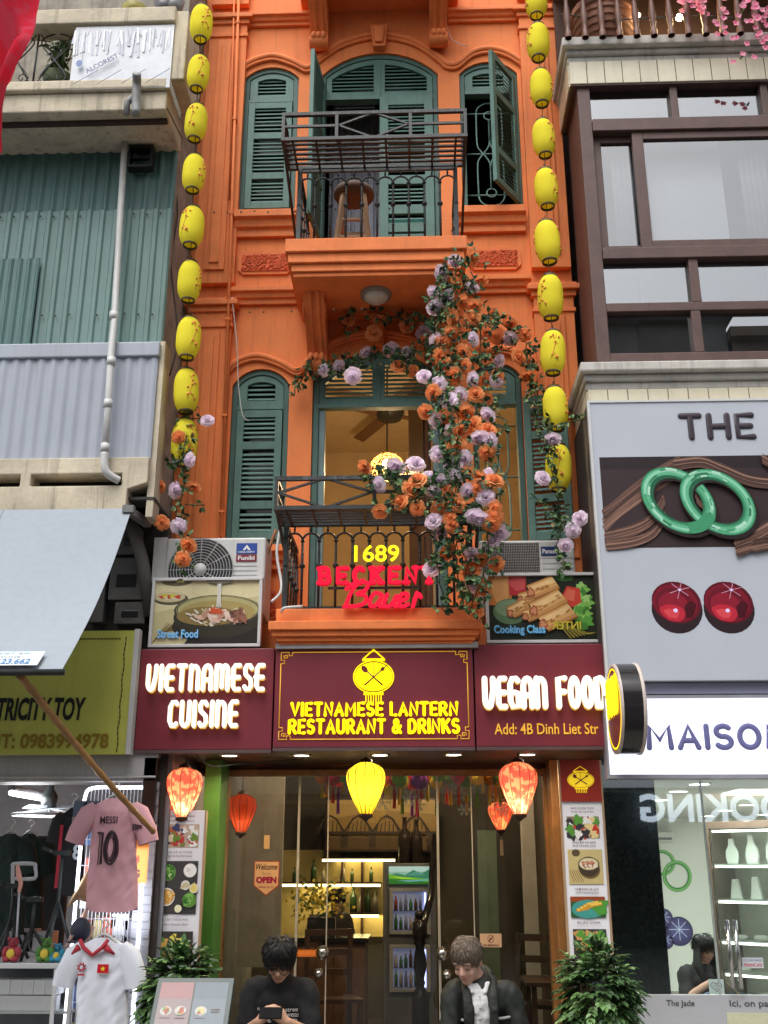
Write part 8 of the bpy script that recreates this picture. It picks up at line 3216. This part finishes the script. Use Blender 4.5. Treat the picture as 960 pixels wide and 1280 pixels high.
def person(name, label, loc, rz, J, head_c, tilt, yaw, skin, top, bottom, shoe, f_head=1.0, hands=None, sleeve='short', grip=None, vox=.008):
  """J holds the joints (metres, person faces -y, floor z = 0)"""
  t = thing(name, label, 'person', (0, 0, 0))
  H = Matrix.Translation(head_c) @ Matrix.Rotation(yaw, 4, 'Z') @ Matrix.Rotation(tilt, 4, 'X')
  b = MB()
  V = lambda k: Vector(J[k])
  hip, mid, ch, nk = V('hip'), V('mid'), V('chest'), V('neck')
  chain(b, [hip, mid, ch, ch.lerp(nk, .7)], [(.15, .105), (.13, .09), (.14, .085), (.08, .07)], 22, ref=(0, 1, 0))
  chain(b, [nk + (ch - nk) * .25, nk, Vector(head_c) + (H.to_3x3() @ Vector((0, .02, -.05)))], [.066, .056, .052], 14)
  for s_, L in ((-1, 'l'), (1, 'r')):
    sh, el, wr = V('sh' + L), V('el' + L), V('wr' + L)
    chain(b, [ch + (sh - ch) * .5, sh, sh.lerp(el, .5), el, el.lerp(wr, .4), wr], [.055, .05, .044, .039, .037, .026], 14)
    kn, an = V('kn' + L), V('an' + L)
    h0 = hip + Vector((s_ * .09, 0, 0))
    chain(b, [h0, h0.lerp(kn, .5), kn, kn.lerp(an, .35), an], [.1, .08, .058, .056, .036], 14)
    b.tube([an + Vector((0, .03, -.03)), an + Vector((0, -.06, -.045)), an + Vector((0, -.16, -.06))], [.036, .036, .025], 10, round_ends=True)
    if hands and L in hands:
      d_, pn = hands[L]
      hand(b, wr, Vector(d_), Vector(pn), 1.0, 1.0 if not grip else grip, side=s_)
    else:
      hand(b, wr, Vector((0, -.6, -.4)) + (wr - el).normalized(), Vector((-s_ * .3, 0, -1)), 1.0, .5, side=s_)
  head_parts(b, H, f_head)
  remesh(b, 'body', skin, t, vox, 2)
  # trousers
  if bottom:
    b = MB()
    chain(b, [hip + Vector((0, 0, .12)), hip, ], [(.165, .125), (.175, .14)], 20, ref=(0, 1, 0))
    for s_, L in ((-1, 'l'), (1, 'r')):
      kn, an = V('kn' + L), V('an' + L)
      h0 = hip + Vector((s_ * .09, 0, 0))
      chain(b, [h0, h0.lerp(kn, .5), kn, kn.lerp(an, .4), an + Vector((0, 0, .03))], [.118, .1, .078, .076, .066], 14)
    remesh(b, 'trousers', bottom, t, .015, 2, fold_=cloth_fold(12, 9, .008))
  if shoe:
    for L in 'lr':
      an = V('an' + L)
      b = MB()
      b.tube([an + Vector((0, .05, -.045)), an + Vector((0, -.05, -.05)), an + Vector((0, -.15, -.06)), an + Vector((0, -.2, -.062))], [(.042, .04), (.046, .042), (.046, .03), (.035, .02)], 12, round_ends=True)
      b.build('shoe', shoe, t)
  # upper garment
  b = MB()
  chain(b, [hip + Vector((0, 0, .0)), mid, ch, ch.lerp(nk, .55)], [(.175, .135), (.162, .128), (.165, .13), (.1, .1)], 22, ref=(0, 1, 0))
  for s_, L in ((-1, 'l'), (1, 'r')):
    sh, el, wr = V('sh' + L), V('el' + L), V('wr' + L)
    if sleeve == 'short':
      e = sh.lerp(el, .78)
      chain(b, [ch + (sh - ch) * .5, sh, sh.lerp(e, .6), e], [.08, .074, .068, .07], 14)
    else:
      chain(b, [ch + (sh - ch) * .5, sh, sh.lerp(el, .5), el, el.lerp(wr, .5), wr + (wr - el).normalized() * -.015], [.08, .074, .068, .064, .056, .046], 14)
  remesh(b, 'shirt' if sleeve == 'short' else 'jacket', top, t, .013, 2, fold_=cloth_fold(11, 8, .013))
  t['place'] = (*loc, rz)
  return t, H, V
def settle(t):
  *loc, rz = t['place']
  t.location = loc
  t.rotation_euler = (0, 0, rz)
  del t['place']
def stool(x, y, z, r, label, rz=0):
  t = thing('low_stool', label, 'stool', (x, y, 0.12), 'low stools')
  m = MB()
  m.box(x - r, x + r, y - r, y + r, z - .035, z)
  m.build('seat', m_dwood, t, bevel=.006)
  for sx in (-1, 1):
    for sy in (-1, 1):
      m = MB()
      m.box(x + sx * r * .85 - .015, x + sx * r * .85 + .015, y + sy * r * .85 - .015, y + sy * r * .85 + .015, .121, z - .036)
      m.build('leg', m_dwood, t)
FL = .12
# ---- man in the black t-shirt with his phone
X1 = P(349, 1240, -.75).x
t, H, V = person('person', 'man in a black t-shirt and round glasses bent over his phone', (X1, -.62, FL), .0,
  dict(hip=(0, .02, .38), mid=(0, .0, .54), chest=(0, -.06, .70), neck=(0, -.10, .805), shl=(-.15, -.07, .74), shr=(.15, -.07, .74), ell=(-.2, -.15, .5), elr=(.2, -.15, .5),
     wrl=(-.085, -.35, .60), wrr=(.075, -.35, .60), knl=(-.14, -.42, .42), knr=(.15, -.42, .42), anl=(-.15, -.34, .09), anr=(.16, -.34, .09)),
  (0, -.155, .90), radians(30), .03, m_skin, M('black_tee', (.007, .007, .008), .9, bump=.1, bscale=200), M('dark_jeans', (.025, .028, .04), .85), M('dark_shoe', (.02, .02, .02), .6), 1.02,
  hands={'l': ((.55, -.5, .55), (.5, .75, -.3)), 'r': ((-.55, -.5, .5), (-.5, .75, -.3))}, grip=.8)
face_marks(t, H, f=1.02)
hair_cap(t, H, M('black_hair', (.008, .007, .007), .45, spec=.5), 3, 1500, .065, 1.02, spread=.2, lift=.008)
g_ = MB()
for s_ in (-1, 1):
  g_.tube([H @ (Vector((s_ * .033 + .025 * cos(a), -.1 + .006 * abs(cos(a)), .006 + .023 * sin(a))) * 1.02) for a in [2 * pi * i / 20 for i in range(20)]], .0028, 6, closed=True)
  g_.tube([H @ (Vector(p_) * 1.02) for p_ in ((s_ * .058, -.094, .01), (s_ * .072, -.05, .012), (s_ * .077, .005, .012))], .0022, 5)
g_.tube([H @ (Vector(p_) * 1.02) for p_ in ((-.009, -.103, .01), (0, -.106, .013), (.009, -.103, .01))], .0025, 5)
g_.build('glasses', M('spectacle_frame', (.02, .012, .01), .3), t)
pr = MB()
q0 = .0
def chest_print(words, xa, z):
  for i, w_ in enumerate(words):
    txt(pr, w_, xa, xa + .085, z - i * .03, z - i * .03 + .022, 0, bold=.02, depth=.001)
chest_print(['fishing', 'club', '1996'], -.125, .63)
chest_print(['street', 'wear', 'co.'], .045, .63)
for v in pr.v:
  v.y = -.06 - .128 * sqrt(max(.05, 1 - (v.x / .19) ** 2)) + (.70 - v.z) * .36 - .014
pr.build('shirt_print', I('print_white', (214, 214, 210)), t)
settle(t)
hw_ = (V('wrl') + V('wrr')) / 2
ph = MB()
ph.obox((0, 0, 0), .066, .009, .13, Matrix.Rotation(radians(90), 3, 'Y'))
ph.box(-.06, .06, .0046, .0056, -.029, .029, 1)
ph.xf(Matrix.Translation(Vector((X1, -.62, FL)) + hw_ + Vector((0, -.085, .055))) @ Matrix.Rotation(radians(-38), 4, 'X'))
lone(ph, 'phone', [M('phone_black', (.006, .006, .007), .7, spec=.1), emit_mat('phone_screen', (.6, .7, .8), .25)], 'black phone held in both hands by the man in the t-shirt', 'phone')
stool(X1, -.56, FL + .31, .15, 'low dark stool under the man with the phone')
# ---- man in the dark jacket over a white shirt
X2 = P(603, 1240, -.75).x
m_jack = M('dark_green_jacket', (.012, .015, .013), .65, var=.2, bump=.08, bscale=150)
t, H, V = person('person', 'grey haired man in a dark jacket over a white shirt looking down', (X2, -.62, FL), .0,
  dict(hip=(.0, .03, .38), mid=(.01, .0, .54), chest=(0, -.06, .69), neck=(-.03, -.09, .80), shl=(-.16, -.08, .725), shr=(.16, -.05, .725), ell=(-.215, -.14, .46), elr=(.225, -.10, .46),
     wrl=(-.12, -.34, .44), wrr=(.10, -.34, .44), knl=(-.16, -.42, .42), knr=(.17, -.42, .42), anl=(-.16, -.34, .09), anr=(.17, -.34, .09)),
  (-.085, -.15, .90), radians(26), radians(-24), m_skin2, m_jack, M('grey_trousers', (.06, .06, .065), .85), M('dark_shoe', (.02, .02, .02), .6), 1.05, sleeve='long')
face_marks(t, H, f=1.05, brow=M('grey_brow', (.16, .12, .09), .7))
hair_cap(t, H, M('grey_brown_hair', (.15, .115, .085), .55, var=.35, scale=60), 8, 1700, .045, 1.05, spread=.14, lift=.004)
sh = MB()
chain(sh, [(-.01, -.125, .50), (-.012, -.155, .60), (-.018, -.165, .68), (-.026, -.145, .765)], [(.075, .035), (.07, .036), (.06, .034), (.05, .03)], 16, ref=(0, 1, 0))
sh.tube([(-.085, -.10, .80), (-.078, -.155, .785), (-.058, -.185, .74)], [(.02, .012), (.018, .011), (.012, .009)], 10, ref=(0, 1, 0), round_ends=True)
sh.tube([(.035, -.09, .80), (.028, -.15, .785), (.01, -.185, .74)], [(.02, .012), (.018, .011), (.012, .009)], 10, ref=(0, 1, 0), round_ends=True)
o = remesh(sh, 'white_shirt', M('white_cotton', (.6, .6, .6), .8, bump=.08, bscale=200), t, .006, 2, fold_=cloth_fold(20, 18, .006))
sh = MB()
for z in (.72, .66, .6): sh.ball((-.02, -.205 + (.72 - z) * .1, z), .006, 8, 6)
sh.build('shirt_button', I('button_grey', (170, 170, 170)), t)
lp_ = MB()
lp_.tube(smooth([(-.105, -.06, .815), (-.095, -.165, .74), (-.085, -.2, .64), (-.085, -.185, .5)], 5), [(.032, .014)] * 16, 10, ref=(0, 1, 0), round_ends=True)
lp_.tube(smooth([(.06, -.05, .815), (.055, -.16, .74), (.058, -.2, .64), (.065, -.185, .5)], 5), [(.032, .014)] * 16, 10, ref=(0, 1, 0), round_ends=True)
lp_.tube(smooth([(-.1, -.05, .82), (-.06, .035, .84), (.0, .05, .845), (.05, -.04, .82)], 5), [(.035, .022)] * 16, 10, ref=(0, 1, 0), round_ends=True)
remesh(lp_, 'jacket_lapels', m_jack, t, .007, 2, fold_=cloth_fold(14, 14, .008))
st_ = MB()
rf = M('reflective_grey', (.4, .4, .4), .4)
def onj(x, z): return (x, -.06 - .128 * sqrt(max(.04, 1 - (x / .2) ** 2)) + (.70 - z) * .3 - .02, z)
for pts in ([(-.185, .59), (-.15, .588), (-.12, .588), (-.09, .588)], [(.085, .598), (.12, .6), (.15, .602), (.185, .606)]):
  st_.tube([onj(*p_) for p_ in pts], [(.008, .003)] * 4, 8, ref=(0, 1, 0))
st_.build('reflective_stripe', rf, t)
settle(t)
stool(X2, -.56, FL + .31, .15, 'low dark stool under the man in the jacket')
# ---- woman eating in the jewellery shop
WY = 2.6
X3 = P(872, 1200, WY).x
zh = P(872, 1189, WY).z
FZ = zh - 1.12
t, H, V = person('person', 'woman with long black hair in a black top eating with chopsticks in the jewellery shop', (X3, WY, .03), .28,
  dict(hip=(0, .02, .27), mid=(0, .01, .43), chest=(0, -.02, .60), neck=(.01, -.04, .715), shl=(-.14, -.03, .645), shr=(.135, -.03, .645), ell=(-.21, -.12, .45), elr=(.19, -.12, .43),
     wrl=(-.06, -.30, .60), wrr=(.14, -.32, .47), knl=(-.13, -.42, .46), knr=(.14, -.42, .46), anl=(-.13, -.36, .09), anr=(.14, -.36, .09)),
  (.03, -.07, .835), radians(18), radians(18), m_skin2, M('black_top', (.014, .012, .014), .8), M('blue_jeans', (.05, .075, .13), .85), M('dark_shoe', (.02, .02, .02), .6), .97,
  hands={'l': ((.7, -.5, .1), (.2, .2, -1))}, grip=.9, vox=.01)
face_marks(t, H, f=.97)
hr = MB()
rd = random.Random(12)
blackhair = M('black_hair', (.008, .007, .007), .45, spec=.5)
hair_cap(t, H, blackhair, 5, 700, .07, .97, spread=.12, lift=.006)
for i in range(420):
  a = rd.uniform(-.35, pi + .35)
  p0 = H @ Vector((.074 * cos(a), .012 + .085 * sin(a), .07 + rd.uniform(-.02, .03)))
  ln = rd.uniform(.26, .36)
  side = cos(a)
  hr.tube(smooth([p0, p0 + Vector((side * .018, .008, -.1)), p0 + Vector((side * .03, -.01 if abs(side) > .6 else .02, -.2)), p0 + Vector((side * .02, -.03 if abs(side) > .6 else .02, -ln))], 3), .0055, 4)
hr.build('long_hair', blackhair, t)
settle(t)
t.location.z = max(.03, zh - .84)
base = Matrix.Translation(t.location) @ Matrix.Rotation(.28, 4, 'Z')
hp = base @ (V('wrl') + Vector((.07, -.06, .01)))
cs = MB()
for d_ in (0, .008): cs.tube([hp + Vector((-.03, 0, .04 + d_)), hp + Vector((.17, -.08, -.14 - d_))], .004, 5)
lone(cs, 'chopsticks', M('chopstick_wood', (.5, .3, .12), .5), 'pair of chopsticks in the hand of the woman eating', 'chopsticks')
tc_ = base @ Vector((.2, -.42, 0))
zt = hp.z - .16
t = thing('side_table', 'small steel legged table with an orange top in front of the woman eating', 'table', (tc_.x, tc_.y, .03))
m = MB()
m.box(tc_.x - .22, tc_.x + .3, tc_.y - .15, tc_.y + .15, zt - .03, zt)
m.build('tabletop', M('orange_top', (.5, .14, .06), .4), t, bevel=.006)
for sx in (-.2, .28):
  for sy in (-.13, .13):
    m = MB(); m.tube([(tc_.x + sx, tc_.y + sy, .03), (tc_.x + sx, tc_.y + sy, zt - .03)], .012, 8); m.build('leg', m_steel, t)
m = MB()
m.lathe([(0, .001), (.06, .001), (.1, .055), (.095, .055), (.06, .012), (0, .012)], (tc_.x - .02, tc_.y, zt), 18)
lone(m, 'food_bowl', M('white_china', (.6, .6, .56), .2), 'white food bowl on the orange topped table', 'bowl')
m = MB()
m.box(tc_.x + .1, tc_.x + .24, tc_.y - .06, tc_.y + .08, zt + .001, zt + .07)
lone(m, 'takeaway_box', M('foam_white', (.65, .65, .62), .6), 'white takeaway box beside the food bowl', 'box')
q = R(886, 1224, 905, 1243, WY - .65)
t = thing('card_sign', 'white card with a heart outline standing before the orange table', 'sign', ((q[0] + q[1]) / 2, WY - .65, q[2]))
p = Pic(q[0], q[1], q[2], q[3], WY - .652, .0006)
p.rect(0, 0, 1, 1, I('paper_white', (214, 222, 228)))
hpt = [(.5 + .36 * (16 * sin(a) ** 3) / 16, .52 + .34 * (13 * cos(a) - 5 * cos(2 * a) - 2 * cos(3 * a) - cos(4 * a)) / 16) for a in [2 * pi * i / 36 for i in range(37)]]
p.line(hpt, .02, I('heart_grey', (90, 80, 90)))
p.text('Vietnam', .24, .5, .76, .64, I('heart_grey', (90, 80, 90)))
p.text('love', .4, .34, .6, .44, I('heart_red', (170, 60, 70)))
p.build('card', t)
m = MB(); m.box((q[0] + q[1]) / 2 - .01, (q[0] + q[1]) / 2 + .01, WY - .645, WY - .62, .03, q[3] - .02); m.build('support', m_steel, t)
stool_z = t.location.z
# ---- attendant behind the bar
BY = 3.15
X4 = P(419, 1140, BY).x
zt = P(419, 1112, BY).z
t, H, V = person('person', 'attendant with dark hair in a dark floral top behind the bar counter', (X4, BY, .125), .5,
  dict(hip=(0, 0, .86), mid=(0, 0, 1.02), chest=(0, -.01, 1.2), neck=(0, -.02, 1.33), shl=(-.16, 0, 1.25), shr=(.16, 0, 1.25), ell=(-.2, -.06, 1.0), elr=(.2, -.06, 1.0),
     wrl=(-.14, -.25, .98), wrr=(.14, -.25, .98), knl=(-.1, -.02, .48), knr=(.1, -.02, .48), anl=(-.1, 0, .08), anr=(.1, 0, .08)),
  (0, -.03, 1.46), radians(22), .2, m_skin, M('floral_top', (.03, .025, .022), .8, var=.9, scale=30), M('dark_jeans', (.025, .028, .04), .85), None, 1.0, vox=.012)
hair_cap(t, H, blackhair, 15, 500, .08, 1.0, spread=.2)
settle(t)
sc_ = (zt - .125) / 1.59
t.scale = (sc_, sc_, sc_)
# ================================================================ shrubs, menu stand, stool, flag
m_shrub = [M('shrub_leaf', (.055, .125, .035), .4, var=.35, scale=12, spec=.5), M('shrub_leaf_light', (.12, .23, .07), .4, var=.3, scale=12, spec=.5), M('shrub_leaf_dark', (.03, .07, .022), .45, var=.3, scale=12)]
m_bark = M('shrub_bark', (.09, .06, .04), .8)
m_potd = M('grey_planter', (.16, .15, .14), .7, var=.2)
def shrub(px, py, Y, rx, rz_, seed, label):
  c = P(px, py, Y)
  t = thing('potted_shrub', label, 'plant', (c.x, Y, FL), 'potted shrubs at the entrance')
  rd = random.Random(seed)
  m = MB()
  m.lathe([(0, .001), (.15, .001), (.2, .36), (.215, .37), (.215, .4), (.19, .4), (.18, .36), (0, .36)], (c.x, Y, FL), 24)
  m.build('pot', m_potd, t)
  tr, lf = MB(), MB()
  base = Vector((c.x, Y, FL + .36))
  for k in range(11):
    tip = c + Vector((rd.uniform(-.8, .8) * rx, rd.uniform(-.8, .8) * rx, rd.uniform(-.2, .8) * rz_))
    tr.tube(smooth([base + rvec(rd) * .03, base.lerp(tip, .5) + rvec(rd) * .05, tip], 4), [.012] * 4 + [.008] * 4 + [.004], 6)
  n = 0
  while n < 520:
    o = rvec(rd)
    f = rd.uniform(.35, 1.05) ** .6
    bump = 1 + .16 * sin(o.x * 5 + seed) * cos(o.z * 6 + seed * 2) + .12 * mnoise.noise(o * 3 + Vector((seed, 0, 0)))
    p0 = c + Vector((o.x * rx, o.y * rx, o.z * rz_)) * f * bump
    if mnoise.noise(p0 * 7 + Vector((seed * 3, 0, 0))) < -.28: continue
    n += 1
    # a drooping spray of paired leaflets
    d = (o + Vector((0, 0, -.15)) + rvec(rd) * .35).normalized()
    L_ = rd.uniform(.05, .1)
    mi = rd.choices((0, 1, 2), (4, 3, 3))[0]
    pts = [p0, p0 + d * L_ * .5, p0 + d * L_ + Vector((0, 0, -.03))]
    tr.tube(pts, .0016, 4)
    sd = d.cross(Vector((0, 0, 1)))
    if sd.length < .1: sd = Vector((1, 0, 0))
    sd.normalize()
    for q in range(4):
      u = .25 + .22 * q
      b_ = p0 + d * L_ * u + Vector((0, 0, -.03 * u * u))
      for s_ in (-1, 1):
        dd = sd * s_ + d * .7 + Vector((0, 0, -.35)) + rvec(rd) * .25
        add_leaf(lf, b_, dd, Vector((0, -.3, 1)) + rvec(rd) * .3, rd.uniform(.032, .046), rd.uniform(.021, .03), mi)
    add_leaf(lf, pts[-1], d + Vector((0, 0, -.4)), Vector((0, 0, 1)), .055, .028, mi)
  tr.build('stem', m_bark, t)
  o = lf.build('leaves', m_shrub, t)
  o['kind'] = 'stuff'
shrub(224, 1248, -1.15, .155, .25, 4, 'bushy potted shrub at the left of the entrance behind the menu stand')
shrub(748, 1252, -1.05, .16, .27, 9, 'bushy potted shrub at the right of the entrance under the menu banner')
# menu stand with an open menu, bottom left
A, B_ = P(199, 1223, -1.62), P(292, 1222, -1.62)
w = B_.x - A.x
ms = thing('menu_stand', 'open two page menu in a dark folder on a slanted stand', 'menu stand', ((A.x + B_.x) / 2, -1.75, FL))
tl = Matrix.Translation((A.x, -1.62, A.z)) @ Matrix.Rotation(radians(-35), 4, 'X')
Hh = .44
m = MB()
m.box(-.006, w + .006, 0, .02, -Hh, .006)
m.xf(tl)
m.build('folder', M('dark_green_folder', (.02, .04, .035), .35), ms, bevel=.004)
for k_, (u0, u1) in enumerate(((.02, w / 2 - .004), (w / 2 + .004, w - .02))):
  p = Pic(u0, u1, -Hh + .02, -.022, -.001, .00025)
  p.rect(0, 0, 1, 1, I('menu_page_%d' % k_, ((128, 112, 112), (96, 108, 116))[k_]))
  p.rect(0, .78, 1, 1, I('menu_head_%d' % k_, ((140, 98, 98), (84, 98, 108))[k_]))
  rd = random.Random(k_ + 3)
  for r_ in range(3):
    for c_ in range(2):
      u, v = .28 + .44 * c_, .62 - .24 * r_
      if k_ == 1 and (r_ + c_) % 2:
        for q in range(3): p.rect(u - .14, v + .02 * q - .02, u + .12, v + .02 * q - .012, I('menu_line', (120, 110, 112)))
        continue
      p.circ(u, v, .075, I('mplate', (170, 170, 164)), sq=.8)
      for q in range(8):
        cc = rd.choice([(110, 140, 70), (190, 110, 70), (206, 176, 120), (150, 70, 50)])
        p.circ(u + rd.uniform(-.08, .08), v + rd.uniform(-.03, .03), .022, I('mf_%d' % cc[0], cc), wob=.2, seed=q)
      p.rect(u - .15, v - .095, u + .15, v - .085, I('menu_line', (120, 110, 112)))
  p.mb.xf(tl)
  p.build('page', ms)
m = MB()
cx = (A.x + B_.x) / 2
m.tube([(cx, -1.72, FL + .02), (cx, -1.72, A.z - .2)], .02, 10)
m.lathe([(0, 0), (.2, 0), (.2, .015), (.03, .03)], (cx, -1.72, FL + .001), 24)
m.build('stand_pole', m_iron, ms)
# round stool on the upper balcony
c = P(442, 296, -.4)
zb = B3[3] + .001
zs_ = P(442, 240, -.4).z
t = thing('wooden_stool', 'round padded wooden stool on the upper balcony', 'stool', (c.x, -.4, zb))
m = MB()
r = .165
m.lathe([(0, -.07), (r * .9, -.065), (r, -.04), (r, -.02), (r * .95, 0), (0, .012)], (c.x, -.4, zs_), 24)
m.build('seat', M('stool_pad', (.12, .075, .05), .7, var=.2), t)
m_sl = M('pale_stool_wood', (.38, .24, .14), .5, var=.2)
for k in range(4):
  a = k * pi / 2 + pi / 4
  m = MB()
  m.bar((c.x + .19 * cos(a), -.4 + .19 * sin(a), zb), (c.x + .11 * cos(a), -.4 + .11 * sin(a), zs_ - .06), .035)
  m.build('leg', m_sl, t)
m = MB()
for z, rr in ((zb + .16, .165), (zb + .33, .14)):
  for k in range(4):
    a, b_ = k * pi / 2 + pi / 4, (k + 1) * pi / 2 + pi / 4
    m.bar((c.x + rr * cos(a), -.4 + rr * sin(a), z), (c.x + rr * cos(b_), -.4 + rr * sin(b_), z), .022)
m.build('stretcher', m_sl, t)
# red flag hanging near the camera
FY = -5.6
pts = [(-40, -70), (60, -70), (48, 10), (44, 60), (26, 92), (8, 140), (0, 160), (-40, 200)]
t = thing('red_flag', 'red cloth flag hanging into the street near the camera', 'flag', P(0, 0, FY))
o = [P(px, py, FY) for px, py in pts]
m = MB()
NU, NV = 26, 40
edge = smooth([Vector((60, -70, 0)), Vector((50, 0, 0)), Vector((46, 40, 0)), Vector((34, 76, 0)), Vector((14, 120, 0)), Vector((2, 158, 0)), Vector((-6, 175, 0))], 8)
vs, fs = [], []
for j in range(NV + 1):
  e = edge[int(j / NV * (len(edge) - 1))]
  for i in range(NU + 1):
    u = i / NU
    p_ = P(-60 + (e.x + 60) * u, e.y + (1 - u) * 20, FY)
    p_.y += .035 * sin(u * 9 + j * .12) + .02 * sin(u * 17 - j * .2)
    vs.append(p_)
for j in range(NV):
  for i in range(NU):
    q = j * (NU + 1) + i
    fs.append((q, q + NU + 1, q + NU + 2, q + 1))
m.add(vs, fs, 0, True)
m.build('cloth', silk_mat('red_flag_cloth', (.8, .05, .09), .5, (.74, .09, .14)), t)
m = MB()
m.tube([P(-70, 260, FY), P(-58, -120, FY)], .012, 8)
m.build('pole', m_steel, t)
# loose service cables between the buildings
for pts, lab in (([(212, 178, -.55), (222, 260, -.5), (214, 330, -.52), (222, 420, -.5), (212, 470, -.5)], 'thin black cable hanging down the edge of the tin clad building'),
         ([(700, 18, -.66), (780, 24, -.74), (880, 20, -.74), (990, 30, -.74)], 'thin cable strung along the ledge under the wooden balusters'),
         ([(180, 950, -.55), (186, 968, -.5), (178, 985, -.52), (184, 1002, -.5)], 'looped black cable by the olive sign lower corner'),
         ([(243, 940, -.5), (262, 957, -.3), (300, 955, -.2), (380, 949, -.1)], 'black cable sagging under the maroon boards')):
  m = MB()
  m.tube(smooth([P(*q) for q in pts], 6), .006, 6)
  lone(m, 'cable', m_iron, lab, 'cable')
# ================================================================ the far side of the street (seen only as reflections)
fars = [(-16, -8.5, 7.5, (.5, .45, .36), 'cream plastered shophouse across the street'), (-8.4, -3.6, 9.5, (.42, .44, .46), 'grey shophouse across the street with a roller door'),
    (-3.5, 1.4, 8.2, (.55, .5, .4), 'pale yellow shophouse across the street'), (1.5, 7.4, 13.9, (.2, .19, .18), 'dark grey shophouse across the street carrying a lit sign'), (7.5, 15, 13.4, (.2, .16, .13), 'brown shophouse across the street')]
for i, (xa, xb, h, colr, lab) in enumerate(fars):
  t = thing('shophouse', lab, 'house', ((xa + xb) / 2, -18, 0))
  m = MB()
  m.box(xa, xb, -22, -16, 0.005, h)
  m.box(xa - .1, xb + .1, -22, -15.7, h + .001, h + .25)
  m.box(xa, xb, -15.999, -14.9, 3.05, 3.2)
  m.build('wall', M('far_plaster_%d' % i, colr, .85, var=.2, scale=1.2, streak=.4), t)
  rd = random.Random(i)
  for r_ in range(4):
    for k in range(3):
      cx = xa + (xb - xa) * (k + .5) / 3
      z = 3.9 + r_ * 2.4
      if z + 1.4 > h: continue
      m = MB()
      m.box(cx - .5, cx + .5, -15.999, -15.95, z, z + 1.4)
      m.box(cx - .42, cx + .42, -15.949, -15.94, z + .08, z + 1.32, 1)
      m.build('window', [M('far_frame', (.2, .12, .08), .6), M('far_glass', (.03, .035, .04), .15)], t)
  m = MB()
  m.box(xa + .3, xb - .3, -15.999, -15.95, .01, 2.9)
  m.build('shop_opening', M('far_shop_dark', (.035, .03, .028), .6, var=.5, scale=2), t)
# the lit sign whose mirror image shows in the jewellery shop glass
YV = 2 * YG + 15.9
a = R(799, 992, 1020, 1028, YV)
t = thing('street_sign', 'white lit letters COOKING on the shophouse across the street', 'sign', ((a[0] + a[1]) / 2, -15.9, a[2]))
m = MB()
txt(m, 'COOKING', a[0], a[1], a[2], a[3], -15.85, bold=.03, depth=-.02, mirror=True)
m.build('lettering', emit_mat('far_letters', (.75, .85, 1), 3.2), t)
m = MB()
m.box(a[0] - .2, a[1] + .2, -15.9, -15.88, a[2] - .2, a[3] + .2)
m.build('panel', M('far_sign_panel', (.03, .03, .05), .5), t)
m = MB()
for x in (a[0], a[1]): m.box(x, x + .05, -15.998, -15.901, a[2], a[3])
m.build('bracket', m_iron, t)
